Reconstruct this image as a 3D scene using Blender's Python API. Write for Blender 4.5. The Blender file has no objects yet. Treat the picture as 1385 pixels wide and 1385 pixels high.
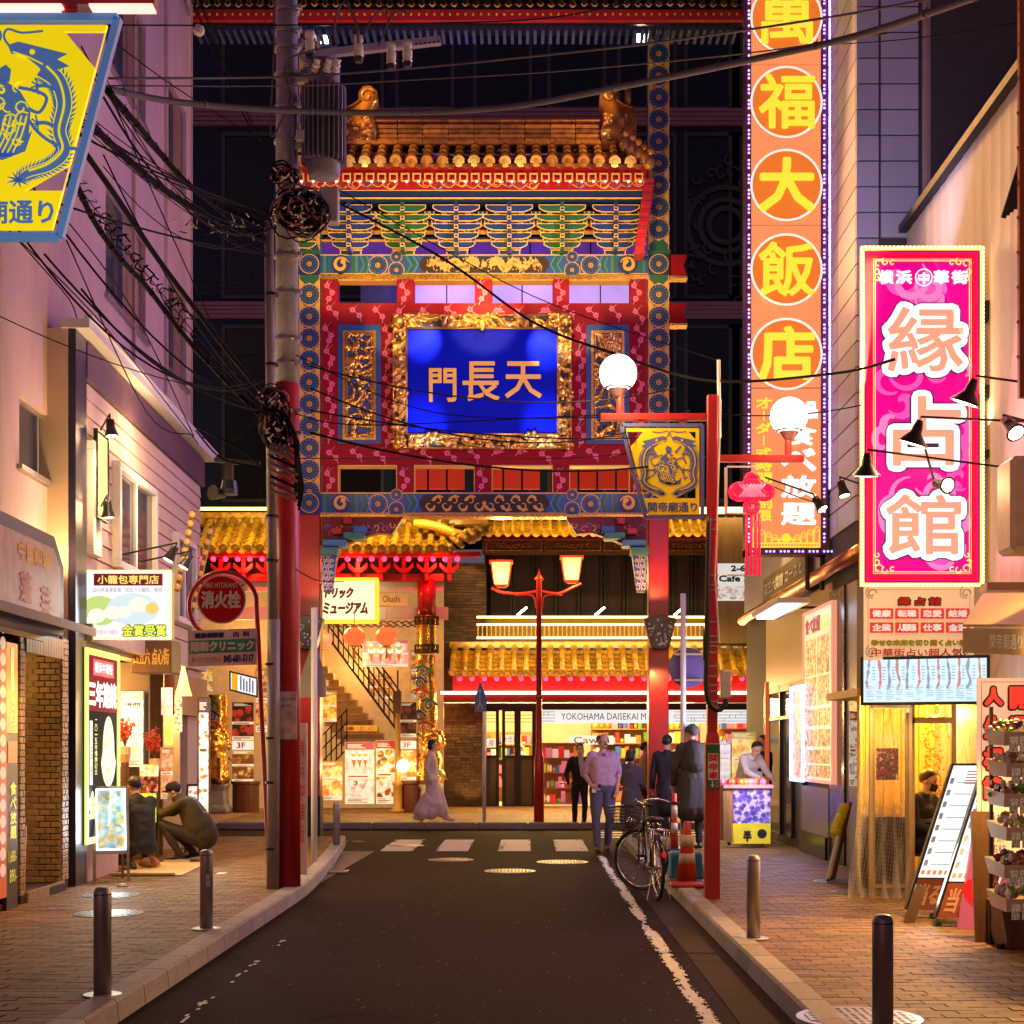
import bpy,math,random
from mathutils import Vector as V,Matrix,noise
SC=bpy.context.scene
COL=SC.collection
pi=math.pi
R=random.Random(11)
# ---------------------------------------------------------------- camera
# the street runs along +Y; the camera stands in the road at eye height
F,CX,HY,CH=2000.0,715.0,1010.0,1.6
cd=bpy.data.cameras.new('camera');cam=bpy.data.objects.new('camera',cd);COL.objects.link(cam)
cam.location=(0,0,CH);cam.rotation_euler=(pi/2,0,0)
cd.sensor_width=36;cd.lens=F/1385*36
cd.shift_x=-(CX-692.5)/1385;cd.shift_y=(HY-692.5)/1385
cd.clip_start=.05;cd.clip_end=500
SC.camera=cam
# ---------------------------------------------------------------- world: last dusk light
wd=bpy.data.worlds.new('World');SC.world=wd;wd.use_nodes=True
nt=wd.node_tree;bgn=nt.nodes['Background']
sky=nt.nodes.new('ShaderNodeTexSky');sky.sky_type='NISHITA';sky.sun_disc=False
sky.sun_elevation=math.radians(2.0);sky.sun_rotation=math.radians(200)
tint=nt.nodes.new('ShaderNodeMix');tint.data_type='RGBA';tint.blend_type='MULTIPLY';tint.inputs[0].default_value=1
nt.links.new(sky.outputs[0],tint.inputs[6]);tint.inputs[7].default_value=(.5,.38,1,1)
nt.links.new(tint.outputs[2],bgn.inputs[0]);bgn.inputs[1].default_value=.09
sd=bpy.data.lights.new('sun','SUN');sd.energy=.02;sd.angle=math.radians(.5);sd.color=(1,.8,.75)
so=bpy.data.objects.new('sun',sd);COL.objects.link(so);so.rotation_euler=(math.radians(80),0,math.radians(-20))
vs=SC.view_settings
vs.view_transform='Standard';vs.look='None';vs.gamma=1;vs.exposure=.15;vs.use_curve_mapping=False
SC.cycles.use_denoising=True
SC.cycles.max_bounces=5;SC.cycles.diffuse_bounces=3;SC.cycles.glossy_bounces=3;SC.cycles.transmission_bounces=4
SC.cycles.transparent_max_bounces=8
SC.cycles.sample_clamp_indirect=4;SC.cycles.sample_clamp_direct=30
SC.cycles.caustics_reflective=False;SC.cycles.caustics_refractive=False
# ---------------------------------------------------------------- helpers
def W(px,py,Y):return V(((px-CX)*Y/F,Y,CH+(HY-py)*Y/F))
def WX(px,Y):return (px-CX)*Y/F
def WZ(py,Y):return CH+(HY-py)*Y/F
def XL(Y):return -4.8-.03*(Y-14.5)
def LY(px,off=0):return (4.365-off)/((CX-px)/F-.03)
RX=3.95
def RY(px,off=0):return (RX-off)*F/(px-CX)
WL={}
class Fr:
 """a flat frame: origin, right, up; n points at the viewer"""
 def __init__(s,o,u,v,Wd,Hd):
  s.o=V(o);s.u=V(u).normalized();s.v=V(v).normalized();s.n=s.u.cross(s.v);s.W=Wd;s.H=Hd
 def P(s,a,b,c=0):return s.o+s.u*a+s.v*b+s.n*c
 def M(s,a,b,c=0):
  m=Matrix((s.u,s.v,s.n)).transposed().to_4x4();m.translation=s.P(a,b,c);return m
 def off(s,c):return Fr(s.o+s.n*c,s.u,s.v,s.W,s.H)
def FF(x0,y0,x1,y1,Y):
 y0,y1=min(y0,y1),max(y0,y1)
 o=W(x0,y1,Y);f=Fr(o,(1,0,0),(0,0,1),(x1-x0)*Y/F,(y1-y0)*Y/F);f.k=Y/F;f.x0=x0;f.y1=y1;return f
def FL(x0,x1,yt,yb,off=0,right_y=None):
 """frame on the left house fronts between picture columns x0 (near) and x1 (far)"""
 a,b=LY(x0,off),LY(x1,off)
 p=V((XL(a)+off,a,0));q=V((XL(b)+off,b,0));z0,z1=WZ(yb,a),WZ(yt,a)
 return Fr((p.x,p.y,z0),q-p,(0,0,1),(q-p).length,z1-z0)
def FRt(x0,x1,yt,yb,off=0):
 """frame on the right house fronts: x0 is the far (left) column; yt, yb are read at the near column x1"""
 a,b=RY(x0,off),RY(x1,off)
 z0,z1=WZ(yb,b),WZ(yt,b)
 return Fr((RX-off,a,z0),(0,-1,0),(0,0,1),a-b,z1-z0)
def mat(name,c,r=.6,m=0,e=0,ec=None,var=.15,sc=5,bump=0,bs=40,c2=None,samp=None,coat=0,rnd=0,al=1,spec=.5,stretch=None):
 M_=bpy.data.materials.new(name);M_.use_nodes=True;t=M_.node_tree;N=t.nodes;L=t.links;b=N['Principled BSDF']
 c=tuple(c)
 b.inputs['Roughness'].default_value=r;b.inputs['Metallic'].default_value=m
 b.inputs['Specular IOR Level'].default_value=spec
 if coat:b.inputs['Coat Weight'].default_value=coat;b.inputs['Coat Roughness'].default_value=.15
 if al<1:b.inputs['Alpha'].default_value=al
 tc=N.new('ShaderNodeTexCoord');src=tc.outputs['Object']
 if stretch:
  mp=N.new('ShaderNodeMapping');mp.inputs[3].default_value=stretch;L.new(src,mp.inputs[0]);src=mp.outputs[0]
 nz=N.new('ShaderNodeTexNoise');nz.inputs['Scale'].default_value=sc;nz.inputs['Detail'].default_value=6;nz.inputs['Roughness'].default_value=.6
 L.new(src,nz.inputs[0])
 rp=N.new('ShaderNodeValToRGB');el=rp.color_ramp.elements
 el[0].position=.3;el[1].position=.72
 lo=c2 if c2 else tuple(x*(1-var) for x in c)
 el[0].color=lo+(1,);el[1].color=tuple(min(1,x*(1+var*.6)) for x in c)+(1,)
 L.new(nz.outputs[0],rp.inputs[0]);out=rp.outputs[0]
 if rnd:
  oi=N.new('ShaderNodeObjectInfo');ge=N.new('ShaderNodeNewGeometry')
  ad=N.new('ShaderNodeMath');ad.operation='ADD';L.new(oi.outputs['Random'],ad.inputs[0]);L.new(ge.outputs['Random Per Island'],ad.inputs[1])
  fr=N.new('ShaderNodeMath');fr.operation='FRACT';L.new(ad.outputs[0],fr.inputs[0])
  mr=N.new('ShaderNodeMapRange');mr.inputs[3].default_value=1-rnd;mr.inputs[4].default_value=1+rnd*.8;L.new(fr.outputs[0],mr.inputs[0])
  hs=N.new('ShaderNodeHueSaturation');L.new(mr.outputs[0],hs.inputs['Value']);L.new(out,hs.inputs['Color']);out=hs.outputs[0]
 L.new(out,b.inputs['Base Color'])
 rr=N.new('ShaderNodeMapRange');rr.inputs[3].default_value=max(0,r-.08);rr.inputs[4].default_value=min(1,r+.1);L.new(nz.outputs[0],rr.inputs[0]);L.new(rr.outputs[0],b.inputs['Roughness'])
 if bump:
  n2=N.new('ShaderNodeTexNoise');n2.inputs['Scale'].default_value=bs;n2.inputs['Detail'].default_value=4;L.new(src,n2.inputs[0])
  bp=N.new('ShaderNodeBump');bp.inputs['Strength'].default_value=bump;bp.inputs['Distance'].default_value=.01;L.new(n2.outputs[0],bp.inputs['Height']);L.new(bp.outputs[0],b.inputs['Normal'])
 if e:
  b.inputs['Emission Color'].default_value=tuple(ec or c)+(1,);b.inputs['Emission Strength'].default_value=e
 if samp is None:samp=e>=4
 if e and not samp:M_.cycles.emission_sampling='NONE'
 return M_
def lit(name,c,e=1.0,samp=False,var=.04,sc=2):
 """a back-lit surface: translucent plastic with light behind it, slightly uneven"""
 M_=mat(name,tuple(x*.3 for x in c),.35,var=.05,spec=.3);e*=.88;N=M_.node_tree.nodes;L=M_.node_tree.links;b=N['Principled BSDF']
 nz=N.new('ShaderNodeTexNoise');nz.inputs['Scale'].default_value=sc;tc=N['Texture Coordinate'];L.new(tc.outputs['Object'],nz.inputs[0])
 mr=N.new('ShaderNodeMapRange');mr.inputs[3].default_value=e*(1-var*2);mr.inputs[4].default_value=e*(1+var*2);L.new(nz.outputs[0],mr.inputs[0])
 b.inputs['Emission Color'].default_value=tuple(c)+(1,);L.new(mr.outputs[0],b.inputs['Emission Strength'])
 M_.cycles.emission_sampling='AUTO' if samp else 'NONE'
 return M_
def prt(name,cols,scale=8,e=.8,bgc=(.8,.75,.6),thr=.55,samp=False,kind='F1',grid=0):
 """printed or back-lit picture: patches of the given colours on a ground"""
 scale*=1.15;e*=.85
 M_=bpy.data.materials.new(name);M_.use_nodes=True;t=M_.node_tree;N=t.nodes;L=t.links;b=N['Principled BSDF']
 tc=N.new('ShaderNodeTexCoord');vo=N.new('ShaderNodeTexVoronoi');vo.inputs['Scale'].default_value=scale;vo.inputs['Randomness'].default_value=.8 if not grid else .25
 nw=N.new('ShaderNodeTexNoise');nw.inputs['Scale'].default_value=scale*2.2;nw.inputs['Detail'].default_value=5;L.new(tc.outputs['Object'],nw.inputs[0])
 av=N.new('ShaderNodeMix');av.data_type='RGBA';av.inputs[0].default_value=.06 if not grid else .02;L.new(tc.outputs['Object'],av.inputs[6]);L.new(nw.outputs[1],av.inputs[7])
 L.new(av.outputs[2],vo.inputs[0])
 rp=N.new('ShaderNodeValToRGB');el=rp.color_ramp.elements
 while len(el)<len(cols):el.new(.5)
 for i,c in enumerate(cols):el[i].position=.3+.4*i/max(1,len(cols)-1);el[i].color=tuple(c)+(1,)
 n3=N.new('ShaderNodeTexNoise');n3.inputs['Scale'].default_value=scale*.9;n3.inputs['Detail'].default_value=8;n3.inputs['Roughness'].default_value=.65;n3.inputs['Distortion'].default_value=1.2
 L.new(tc.outputs['Object'],n3.inputs[0]);L.new(n3.outputs[0],rp.inputs[0])
 gt=N.new('ShaderNodeMapRange');gt.inputs[1].default_value=thr*.7;gt.inputs[2].default_value=thr*1.15;L.new(vo.outputs['Distance'],gt.inputs[0])
 mx=N.new('ShaderNodeMix');mx.data_type='RGBA';L.new(gt.outputs[0],mx.inputs[0]);L.new(rp.outputs[0],mx.inputs[6]);mx.inputs[7].default_value=tuple(bgc)+(1,)
 m2=N.new('ShaderNodeMix');m2.data_type='RGBA';m2.blend_type='MULTIPLY';m2.inputs[0].default_value=.5
 r2=N.new('ShaderNodeValToRGB');r2.color_ramp.elements[0].position=.35;r2.color_ramp.elements[1].position=.6;r2.color_ramp.elements[0].color=(.25,.17,.12,1);L.new(nw.outputs[0],r2.inputs[0])
 L.new(mx.outputs[2],m2.inputs[6]);L.new(r2.outputs[0],m2.inputs[7])
 L.new(m2.outputs[2],b.inputs['Base Color']);b.inputs['Roughness'].default_value=.45
 if e:L.new(m2.outputs[2],b.inputs['Emission Color']);b.inputs['Emission Strength'].default_value=e
 M_.cycles.emission_sampling='AUTO' if samp else 'NONE'
 return M_
class MB:
 def __init__(s):s.v=[];s.f=[];s.m=[]
 def add(s,vs_,fs,mi=0):
  k=len(s.v);s.v+=[V(x) for x in vs_]
  for f in fs:s.f.append([k+i for i in f]);s.m.append(mi)
  return s
 def quad(s,a,b,c,d,mi=0):return s.add([a,b,c,d],[(0,1,2,3)],mi)
 def hexa(s,p,mi=0):return s.add(p,[(0,3,2,1),(4,5,6,7),(0,1,5,4),(1,2,6,5),(2,3,7,6),(3,0,4,7)],mi)
 def box(s,x0,y0,z0,x1,y1,z1,mi=0):
  return s.hexa([(x0,y0,z0),(x1,y0,z0),(x1,y1,z0),(x0,y1,z0),(x0,y0,z1),(x1,y0,z1),(x1,y1,z1),(x0,y1,z1)],mi)
 def fb(s,fr,a0,b0,a1,b1,c0,c1,mi=0):
  P=fr.P
  return s.hexa([P(a0,b0,c0),P(a1,b0,c0),P(a1,b1,c0),P(a0,b1,c0),P(a0,b0,c1),P(a1,b0,c1),P(a1,b1,c1),P(a0,b1,c1)],mi)
 def frame(s,fr,a0,b0,a1,b1,w,c0,c1,mi=0):
  s.fb(fr,a0,b0,a1,b0+w,c0,c1,mi);s.fb(fr,a0,b1-w,a1,b1,c0,c1,mi)
  s.fb(fr,a0,b0+w,a0+w,b1-w,c0,c1,mi);s.fb(fr,a1-w,b0+w,a1,b1-w,c0,c1,mi);return s
 def bar(s,p,q,w,h,mi=0,up=(0,0,1)):
  p,q=V(p),V(q);d=(q-p).normalized();x=d.cross(V(up))
  if x.length<.01:x=d.cross(V((0,1,0)))
  x.normalize();y=x.cross(d);x=x*w/2;y=y*h/2
  return s.hexa([p-x-y,p+x-y,q+x-y,q-x-y,p-x+y,p+x+y,q+x+y,q-x+y],mi)
 def tube(s,pts,r,n=8,mi=0,cap=True):
  pts=[V(p) for p in pts];rs=r if isinstance(r,(list,tuple)) else [r]*len(pts)
  k0=len(s.v);prev=None
  for i,p in enumerate(pts):
   a=pts[max(0,i-1)];b=pts[min(len(pts)-1,i+1)];d=(b-a)
   d=d.normalized() if d.length>1e-9 else V((0,0,1))
   if prev is None:x=d.orthogonal().normalized()
   else:
    x=prev-d*prev.dot(d)
    x=x.normalized() if x.length>1e-6 else d.orthogonal().normalized()
   prev=x;y=d.cross(x)
   for j in range(n):
    t=2*pi*j/n;s.v.append(p+(x*math.cos(t)+y*math.sin(t))*rs[i])
  for i in range(len(pts)-1):
   for j in range(n):
    j2=(j+1)%n;s.f.append([k0+i*n+j,k0+i*n+j2,k0+(i+1)*n+j2,k0+(i+1)*n+j]);s.m.append(mi)
  if cap:
   s.f.append([k0+j for j in range(n)][::-1]);s.m.append(mi)
   e=k0+(len(pts)-1)*n;s.f.append([e+j for j in range(n)]);s.m.append(mi)
  return s
 def cyl(s,p,q,r0,r1=None,n=12,mi=0):return s.tube([p,q],[r0,r0 if r1 is None else r1],n,mi)
 def lathe(s,c,prof,n=16,mi=0,ax=(0,0,1)):
  c=V(c);ax=V(ax).normalized()
  return s.tube2([c+ax*z for r,z in prof],[max(r,1e-4) for r,z in prof],n,mi,ax)
 def tube2(s,pts,rs,n,mi,ax):
  x=ax.orthogonal().normalized();y=ax.cross(x);k0=len(s.v)
  for p,r in zip(pts,rs):
   for j in range(n):t=2*pi*j/n;s.v.append(p+(x*math.cos(t)+y*math.sin(t))*r)
  for i in range(len(pts)-1):
   for j in range(n):
    j2=(j+1)%n;s.f.append([k0+i*n+j,k0+i*n+j2,k0+(i+1)*n+j2,k0+(i+1)*n+j]);s.m.append(mi)
  s.f.append([k0+j for j in range(n)][::-1]);s.m.append(mi);e=k0+(len(pts)-1)*n;s.f.append([e+j for j in range(n)]);s.m.append(mi)
  return s
 def ball(s,c,r,n=12,mi=0,h=None):
  c=V(c);r=V((r,r,r)) if isinstance(r,(int,float)) else V(r);h=h or max(4,n*2//3);k0=len(s.v)
  s.v.append(c-V((0,0,r.z)))
  for i in range(1,h):
   t=pi*i/h-pi/2
   for j in range(n):a=2*pi*j/n;s.v.append(c+V((r.x*math.cos(t)*math.cos(a),r.y*math.cos(t)*math.sin(a),r.z*math.sin(t))))
  s.v.append(c+V((0,0,r.z)));e=len(s.v)-1
  for j in range(n):
   j2=(j+1)%n;s.f.append([k0,k0+1+j2,k0+1+j]);s.m.append(mi)
   for i in range(h-2):b=k0+1+i*n;s.f.append([b+j,b+j2,b+n+j2,b+n+j]);s.m.append(mi)
   b=k0+1+(h-2)*n;s.f.append([b+j,b+j2,e]);s.m.append(mi)
  return s
 def prism(s,fr,pts,c0,c1,mi=0):
  n=len(pts);a=[fr.P(x,y,c0) for x,y in pts];b=[fr.P(x,y,c1) for x,y in pts]
  return s.add(a+b,[list(range(n))[::-1],list(range(n,2*n))]+[(i,(i+1)%n,n+(i+1)%n,n+i) for i in range(n)],mi)
 def flat(s,fr,pts,c,mi=0):return s.add([fr.P(x,y,c) for x,y in pts],[list(range(len(pts)))],mi)
 def disc(s,fr,a,b,r,c,n=20,mi=0,r0=0):
  if r0<=0:return s.flat(fr,[(a+r*math.cos(2*pi*i/n),b+r*math.sin(2*pi*i/n)) for i in range(n)],c,mi)
  for i in range(n):
   t,u=2*pi*i/n,2*pi*(i+1)/n
   s.quad(fr.P(a+r0*math.cos(t),b+r0*math.sin(t),c),fr.P(a+r*math.cos(t),b+r*math.sin(t),c),fr.P(a+r*math.cos(u),b+r*math.sin(u),c),fr.P(a+r0*math.cos(u),b+r0*math.sin(u),c),mi)
  return s
 def rib(s,fr,pts,w,c,mi=0):
  """flat brush stroke"""
  n=len(pts);ws=w if isinstance(w,(list,tuple)) else [w]*n;L_=[];R_=[]
  for i,p in enumerate(pts):
   a=pts[max(0,i-1)];b=pts[min(n-1,i+1)];dx,dy=b[0]-a[0],b[1]-a[1];l=math.hypot(dx,dy) or 1
   nx,ny=-dy/l*ws[i]/2,dx/l*ws[i]/2;L_.append(fr.P(p[0]+nx,p[1]+ny,c));R_.append(fr.P(p[0]-nx,p[1]-ny,c))
  k=len(s.v);s.v+=L_+R_
  for i in range(n-1):s.f.append([k+n+i,k+n+i+1,k+i+1,k+i]);s.m.append(mi)
  return s
 def mesh(s,name,mats,off=V((0,0,0)),smooth=False):
  me=bpy.data.meshes.new(name);me.from_pydata([v-off for v in s.v],[],s.f)
  for m in (mats if isinstance(mats,(list,tuple)) else [mats]):me.materials.append(m)
  if max(s.m,default=0)>0:me.polygons.foreach_set('material_index',s.m)
  if smooth:me.polygons.foreach_set('use_smooth',[True]*len(s.f))
  me.update();return me
GN={}
def glyph(ch):
 if ch in GN:return GN[ch]
 c=bpy.data.curves.new('lettering','FONT');c.body=ch;c.resolution_u=2
 o=bpy.data.objects.new('lettering',c);m=bpy.data.meshes.new_from_object(o)
 vs_=[(v.co.x,v.co.y) for v in m.vertices];fs=[tuple(p.vertices) for p in m.polygons]
 cnt={}
 for f in fs:
  for i in range(len(f)):
   k=tuple(sorted((f[i],f[(i+1)%len(f)])));cnt[k]=cnt.get(k,0)+1
 eg=[k for k,n in cnt.items() if n==1]
 bpy.data.objects.remove(o);bpy.data.curves.remove(c);bpy.data.meshes.remove(m)
 GN[ch]=(vs_,fs,eg);return GN[ch]
CJKW=1.0
def textrun(s):
 """lay a string out; every letter gets its own cell"""
 full=any(ord(ch)>0x2000 for ch in s)
 g=glyph(s);return g
def tx(mb,fr,s,a0,b0,a1,b1,c=.004,mi=0,vert=False,bold=0,ext=0,shear=0):
 """write s so that it fills the rectangle a0..a1, b0..b1 of the frame"""
 if vert:
  n=len(s);h=(b1-b0)/n;pd=h*.05
  for i,ch in enumerate(s):
   if ch==' ':continue
   f=1
   if ch in 'ー〜':
    mb.fb(fr,(a0+a1)/2-h*.06,b1-(i+1)*h+pd*2,(a0+a1)/2+h*.06,b1-i*h-pd*2,c-.001,c,mi);continue
   tx(mb,fr,ch,a0,b1-(i+1)*h+pd,a1,b1-i*h-pd,c,mi,False,bold,ext,shear)
  return mb
 vs_,fs,eg=glyph(s)
 if not vs_:return mb
 x0=min(v[0] for v in vs_);x1=max(v[0] for v in vs_);y0=min(v[1] for v in vs_);y1=max(v[1] for v in vs_)
 sx=(a1-a0-bold)/max(x1-x0,1e-4);sy=(b1-b0-bold)/max(y1-y0,1e-4)
 if len(s)==1 and s in '一二三へー・小り人!1l':
  q=min(sx,sy);sx=sy=q
  if s=='一' or s=='ー':sy=min(sx,(b1-b0)/.25)
 ox=(a0+a1)/2-(x0+x1)/2*sx;oy=(b0+b1)/2-(y0+y1)/2*sy
 T=[(v[0]*sx+ox+shear*(v[1]*sy),v[1]*sy+oy) for v in vs_]
 k=len(mb.v);mb.v+=[fr.P(x,y,c) for x,y in T]
 for f in fs:mb.f.append([k+i for i in f]);mb.m.append(mi)
 if ext:
  for a,b in eg:mb.quad(fr.P(*T[a],c),fr.P(*T[b],c),fr.P(*T[b],c-ext),fr.P(*T[a],c-ext),mi)
 if bold:
  w=bold/2
  for i,(a,b) in enumerate(eg):
   p,q=T[a],T[b];dx,dy=q[0]-p[0],q[1]-p[1];l=math.hypot(dx,dy)
   if l<1e-6:continue
   t0=math.atan2(dy,dx);cc=c-.0004*(1+i%5)
   pts=[(p[0]+w*math.cos(t0+pi/2+pi*j/4),p[1]+w*math.sin(t0+pi/2+pi*j/4)) for j in range(5)]+[(q[0]+w*math.cos(t0-pi/2+pi*j/4),q[1]+w*math.sin(t0-pi/2+pi*j/4)) for j in range(5)]
   mb.flat(fr,pts,cc,mi)
 return mb
def txp(mb,s,x0,y0,x1,y1,Y,mi=0,**k):
 fr=FF(x0,y0,x1,y1,Y);return tx(mb,fr,s,0,0,fr.W,fr.H,k.pop('c',0),mi,**k)
def _reg(o,parent,w):
 COL.objects.link(o);WL[o.name]=w
 if parent is not None:o.parent=parent;o.location=w-WL[parent.name]
 else:o.location=w
 return o
def thing(name,label,cat,loc,group=None,kind=None):
 o=bpy.data.objects.new(name,None);o.empty_display_size=.2;_reg(o,None,V(loc));o['label']=label;o['category']=cat
 if group:o['group']=group
 if kind:o['kind']=kind
 return o
def part(name,mb,mats,parent,smooth=False,bev=0,kind=None,label=None):
 w=WL[parent.name];o=bpy.data.objects.new(name,mb.mesh(name,mats,w,smooth));_reg(o,parent,w)
 if bev:b=o.modifiers.new('bevel','BEVEL');b.width=bev;b.segments=1;b.limit_method='ANGLE'
 if kind:o['kind']=kind
 if label:o['label']=label
 return o
def top(name,mb,mats,label,cat,group=None,smooth=False,kind=None,bev=0):
 lo=V([min(v[i] for v in mb.v) for i in range(3)]);hi=V([max(v[i] for v in mb.v) for i in range(3)])
 w=V(((lo.x+hi.x)/2,(lo.y+hi.y)/2,lo.z));o=bpy.data.objects.new(name,mb.mesh(name,mats,w,smooth));_reg(o,None,w)
 if kind!='structure':o['label']=label;o['category']=cat
 if group:o['group']=group
 if kind:o['kind']=kind
 if bev:b=o.modifiers.new('bevel','BEVEL');b.width=bev;b.segments=1;b.limit_method='ANGLE'
 return o
def piece(name,me,parent,m4=None,loc=None,sc=None):
 """one more object sharing mesh data; m4 is its world matrix"""
 o=bpy.data.objects.new(name,me);COL.objects.link(o);o.parent=parent;w=WL[parent.name]
 m=Matrix.Translation(V(loc)) if m4 is None else m4
 m=Matrix.Translation(-w)@m
 if sc is not None:m=m@Matrix.Diagonal((sc[0],sc[1],sc[2],1))
 o.matrix_local=m;WL[o.name]=w+m.translation if m4 is None else m4.translation.copy();return o
def lamp(kind,loc,energy,col=(1,.75,.4),size=.05,tgt=None,ang=60,sx=None,sy=None,name='lamp_and_fill',blend=.4):
 if col[0]==1 and col[2]<.8:col=(1,col[1]*.84,col[2]*.5)
 l=bpy.data.lights.new(name,kind);l.energy=energy;l.color=col
 if kind=='AREA':l.shape='RECTANGLE';l.size=sx;l.size_y=sy
 else:l.shadow_soft_size=size
 if kind=='SPOT':l.spot_size=math.radians(ang);l.spot_blend=blend
 o=bpy.data.objects.new(name,l);COL.objects.link(o);o.location=loc
 if tgt is not None:o.rotation_euler=(V(tgt)-V(loc)).to_track_quat('-Z','Y').to_euler()
 return o
_u=MB();
def ubox(bv=.06):
 m=MB();d=.5;e=.5-bv
 m.add([(-d,-d,-d),(d,-d,-d),(d,d,-d),(-d,d,-d),(-d,-d,e),(d,-d,e),(d,d,e),(-d,d,e),(-e,-e,d),(e,-e,d),(e,e,d),(-e,e,d)],
 [(0,1,5,4),(1,2,6,5),(2,3,7,6),(3,0,4,7),(4,5,9,8),(5,6,10,9),(6,7,11,10),(7,4,8,11),(8,9,10,11),(0,3,2,1)])
 return m
def bricks(fr,a0,b0,a1,b1,bl,bh,th,parent,mt,name='brick',gap=.008,limit=290,joined=None):
 me=ubox(.08).mesh(name,mt);n=0;r=0;b=b0;extra=MB()
 while b+bh*.5<b1:
  a=a0-(bl/2 if r%2 else 0)
  while a<a1:
   x0=max(a,a0);x1=min(a+bl,a1)
   if x1-x0>bl*.2:
    y1=min(b+bh,b1);c=R.uniform(-.003,.002)
    if n<limit:piece(name,me,parent,fr.M((x0+x1)/2,(b+y1)/2,c),sc=(x1-x0-gap,y1-b-gap,th));n+=1
    else:extra.fb(fr,x0+gap/2,b+gap/2,x1-gap/2,y1-gap/2,-th/2,c+th/2)
   a+=bl
  b+=bh;r+=1
 if extra.v:part('brickwork',extra,mt,parent,kind='stuff')
def wall(mb,fr,Wd,Hd,holes,depth=.15,mi=0,mr=None):
 """a wall face with real openings and their reveals"""
 xs=sorted({0,Wd,*[h[0] for h in holes],*[h[2] for h in holes]});ys=sorted({0,Hd,*[h[1] for h in holes],*[h[3] for h in holes]})
 for i in range(len(xs)-1):
  for j in range(len(ys)-1):
   cx,cy=(xs[i]+xs[i+1])/2,(ys[j]+ys[j+1])/2
   if any(h[0]<cx<h[2] and h[1]<cy<h[3] for h in holes):continue
   mb.quad(fr.P(xs[i],ys[j]),fr.P(xs[i+1],ys[j]),fr.P(xs[i+1],ys[j+1]),fr.P(xs[i],ys[j+1]),mi)
 for a0,b0,a1,b1 in holes:
  q=mi if mr is None else mr;P=fr.P;d=-depth
  mb.quad(P(a0,b0),P(a0,b1),P(a0,b1,d),P(a0,b0,d),q);mb.quad(P(a1,b1),P(a1,b0),P(a1,b0,d),P(a1,b1,d),q)
  mb.quad(P(a0,b1),P(a1,b1),P(a1,b1,d),P(a0,b1,d),q);mb.quad(P(a1,b0),P(a0,b0),P(a0,b0,d),P(a1,b0,d),q)
 return mb
def relief(mb,fr,a0,b0,a1,b1,nx,ny,amp,c0=0,mi=0,mlow=1,fq=14,seed=0,cut=.42,edge=0):
 """carved relief: a displaced grid, gilt where it stands high, dark ground where it is deep doubling as painted shade"""
 k=len(mb.v);H=[]
 for j in range(ny+1):
  for i in range(nx+1):
   x=a0+(a1-a0)*i/nx;y=b0+(b1-b0)*j/ny
   w=noise.noise_vector(V((x*fq*.3,y*fq*.3,seed+3)))*.9
   h=1-abs(noise.noise(V((x*fq+w.x*2,y*fq+w.y*2,seed))))*3.2
   h=max(0,h);h=h*.7+.3*abs(noise.noise(V((x*fq*3,y*fq*3,seed+9))))*2
   H.append(h);mb.v.append(fr.P(x+w.x*.004,y,c0+amp*h))
 for j in range(ny):
  for i in range(nx):
   q=[j*(nx+1)+i,j*(nx+1)+i+1,(j+1)*(nx+1)+i+1,(j+1)*(nx+1)+i]
   mb.f.append([k+t for t in q]);mb.m.append(mi if sum(H[t] for t in q)/4>cut else mlow)  # low faces take the dark ground, painting the hollows' shade
 return mb
def curl(cx,cy,r,t0,t1,n=14,g=.8,sx=1):
 out=[]
 for i in range(n):
  t=i/(n-1);a=t0+(t1-t0)*t;q=r*(1-g*t);out.append((cx+sx*q*math.cos(a),cy+q*math.sin(a)))
 return out
def wire(pts,sag=0,n=10):
 """points along a hanging cable through the given world points"""
 out=[]
 for i in range(len(pts)-1):
  a,b=V(pts[i]),V(pts[i+1])
  for j in range(n+(i==len(pts)-2)):
   t=j/n;p=a.lerp(b,t);p.z-=sag*4*t*(1-t);out.append(p)
 return out
def smooth(pts,k=4):
 """catmull-rom through points (2D or 3D tuples)"""
 out=[];n=len(pts);P_=[V(p) if len(p)==3 else V((p[0],p[1],0)) for p in pts]
 for i in range(n-1):
  a=P_[max(0,i-1)];b=P_[i];c=P_[i+1];d=P_[min(n-1,i+2)]
  for j in range(k):
   t=j/k;out.append(.5*((2*b)+(c-a)*t+(2*a-5*b+4*c-d)*t*t+(3*b-a-3*c+d)*t**3))
 out.append(P_[-1]);return [tuple(p) if len(pts[0])==3 else (p.x,p.y) for p in out]
def C(r,g,b):return tuple(((x/255+.055)/1.055)**2.4 if x>10 else x/255/12.92 for x in (r,g,b))
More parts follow.
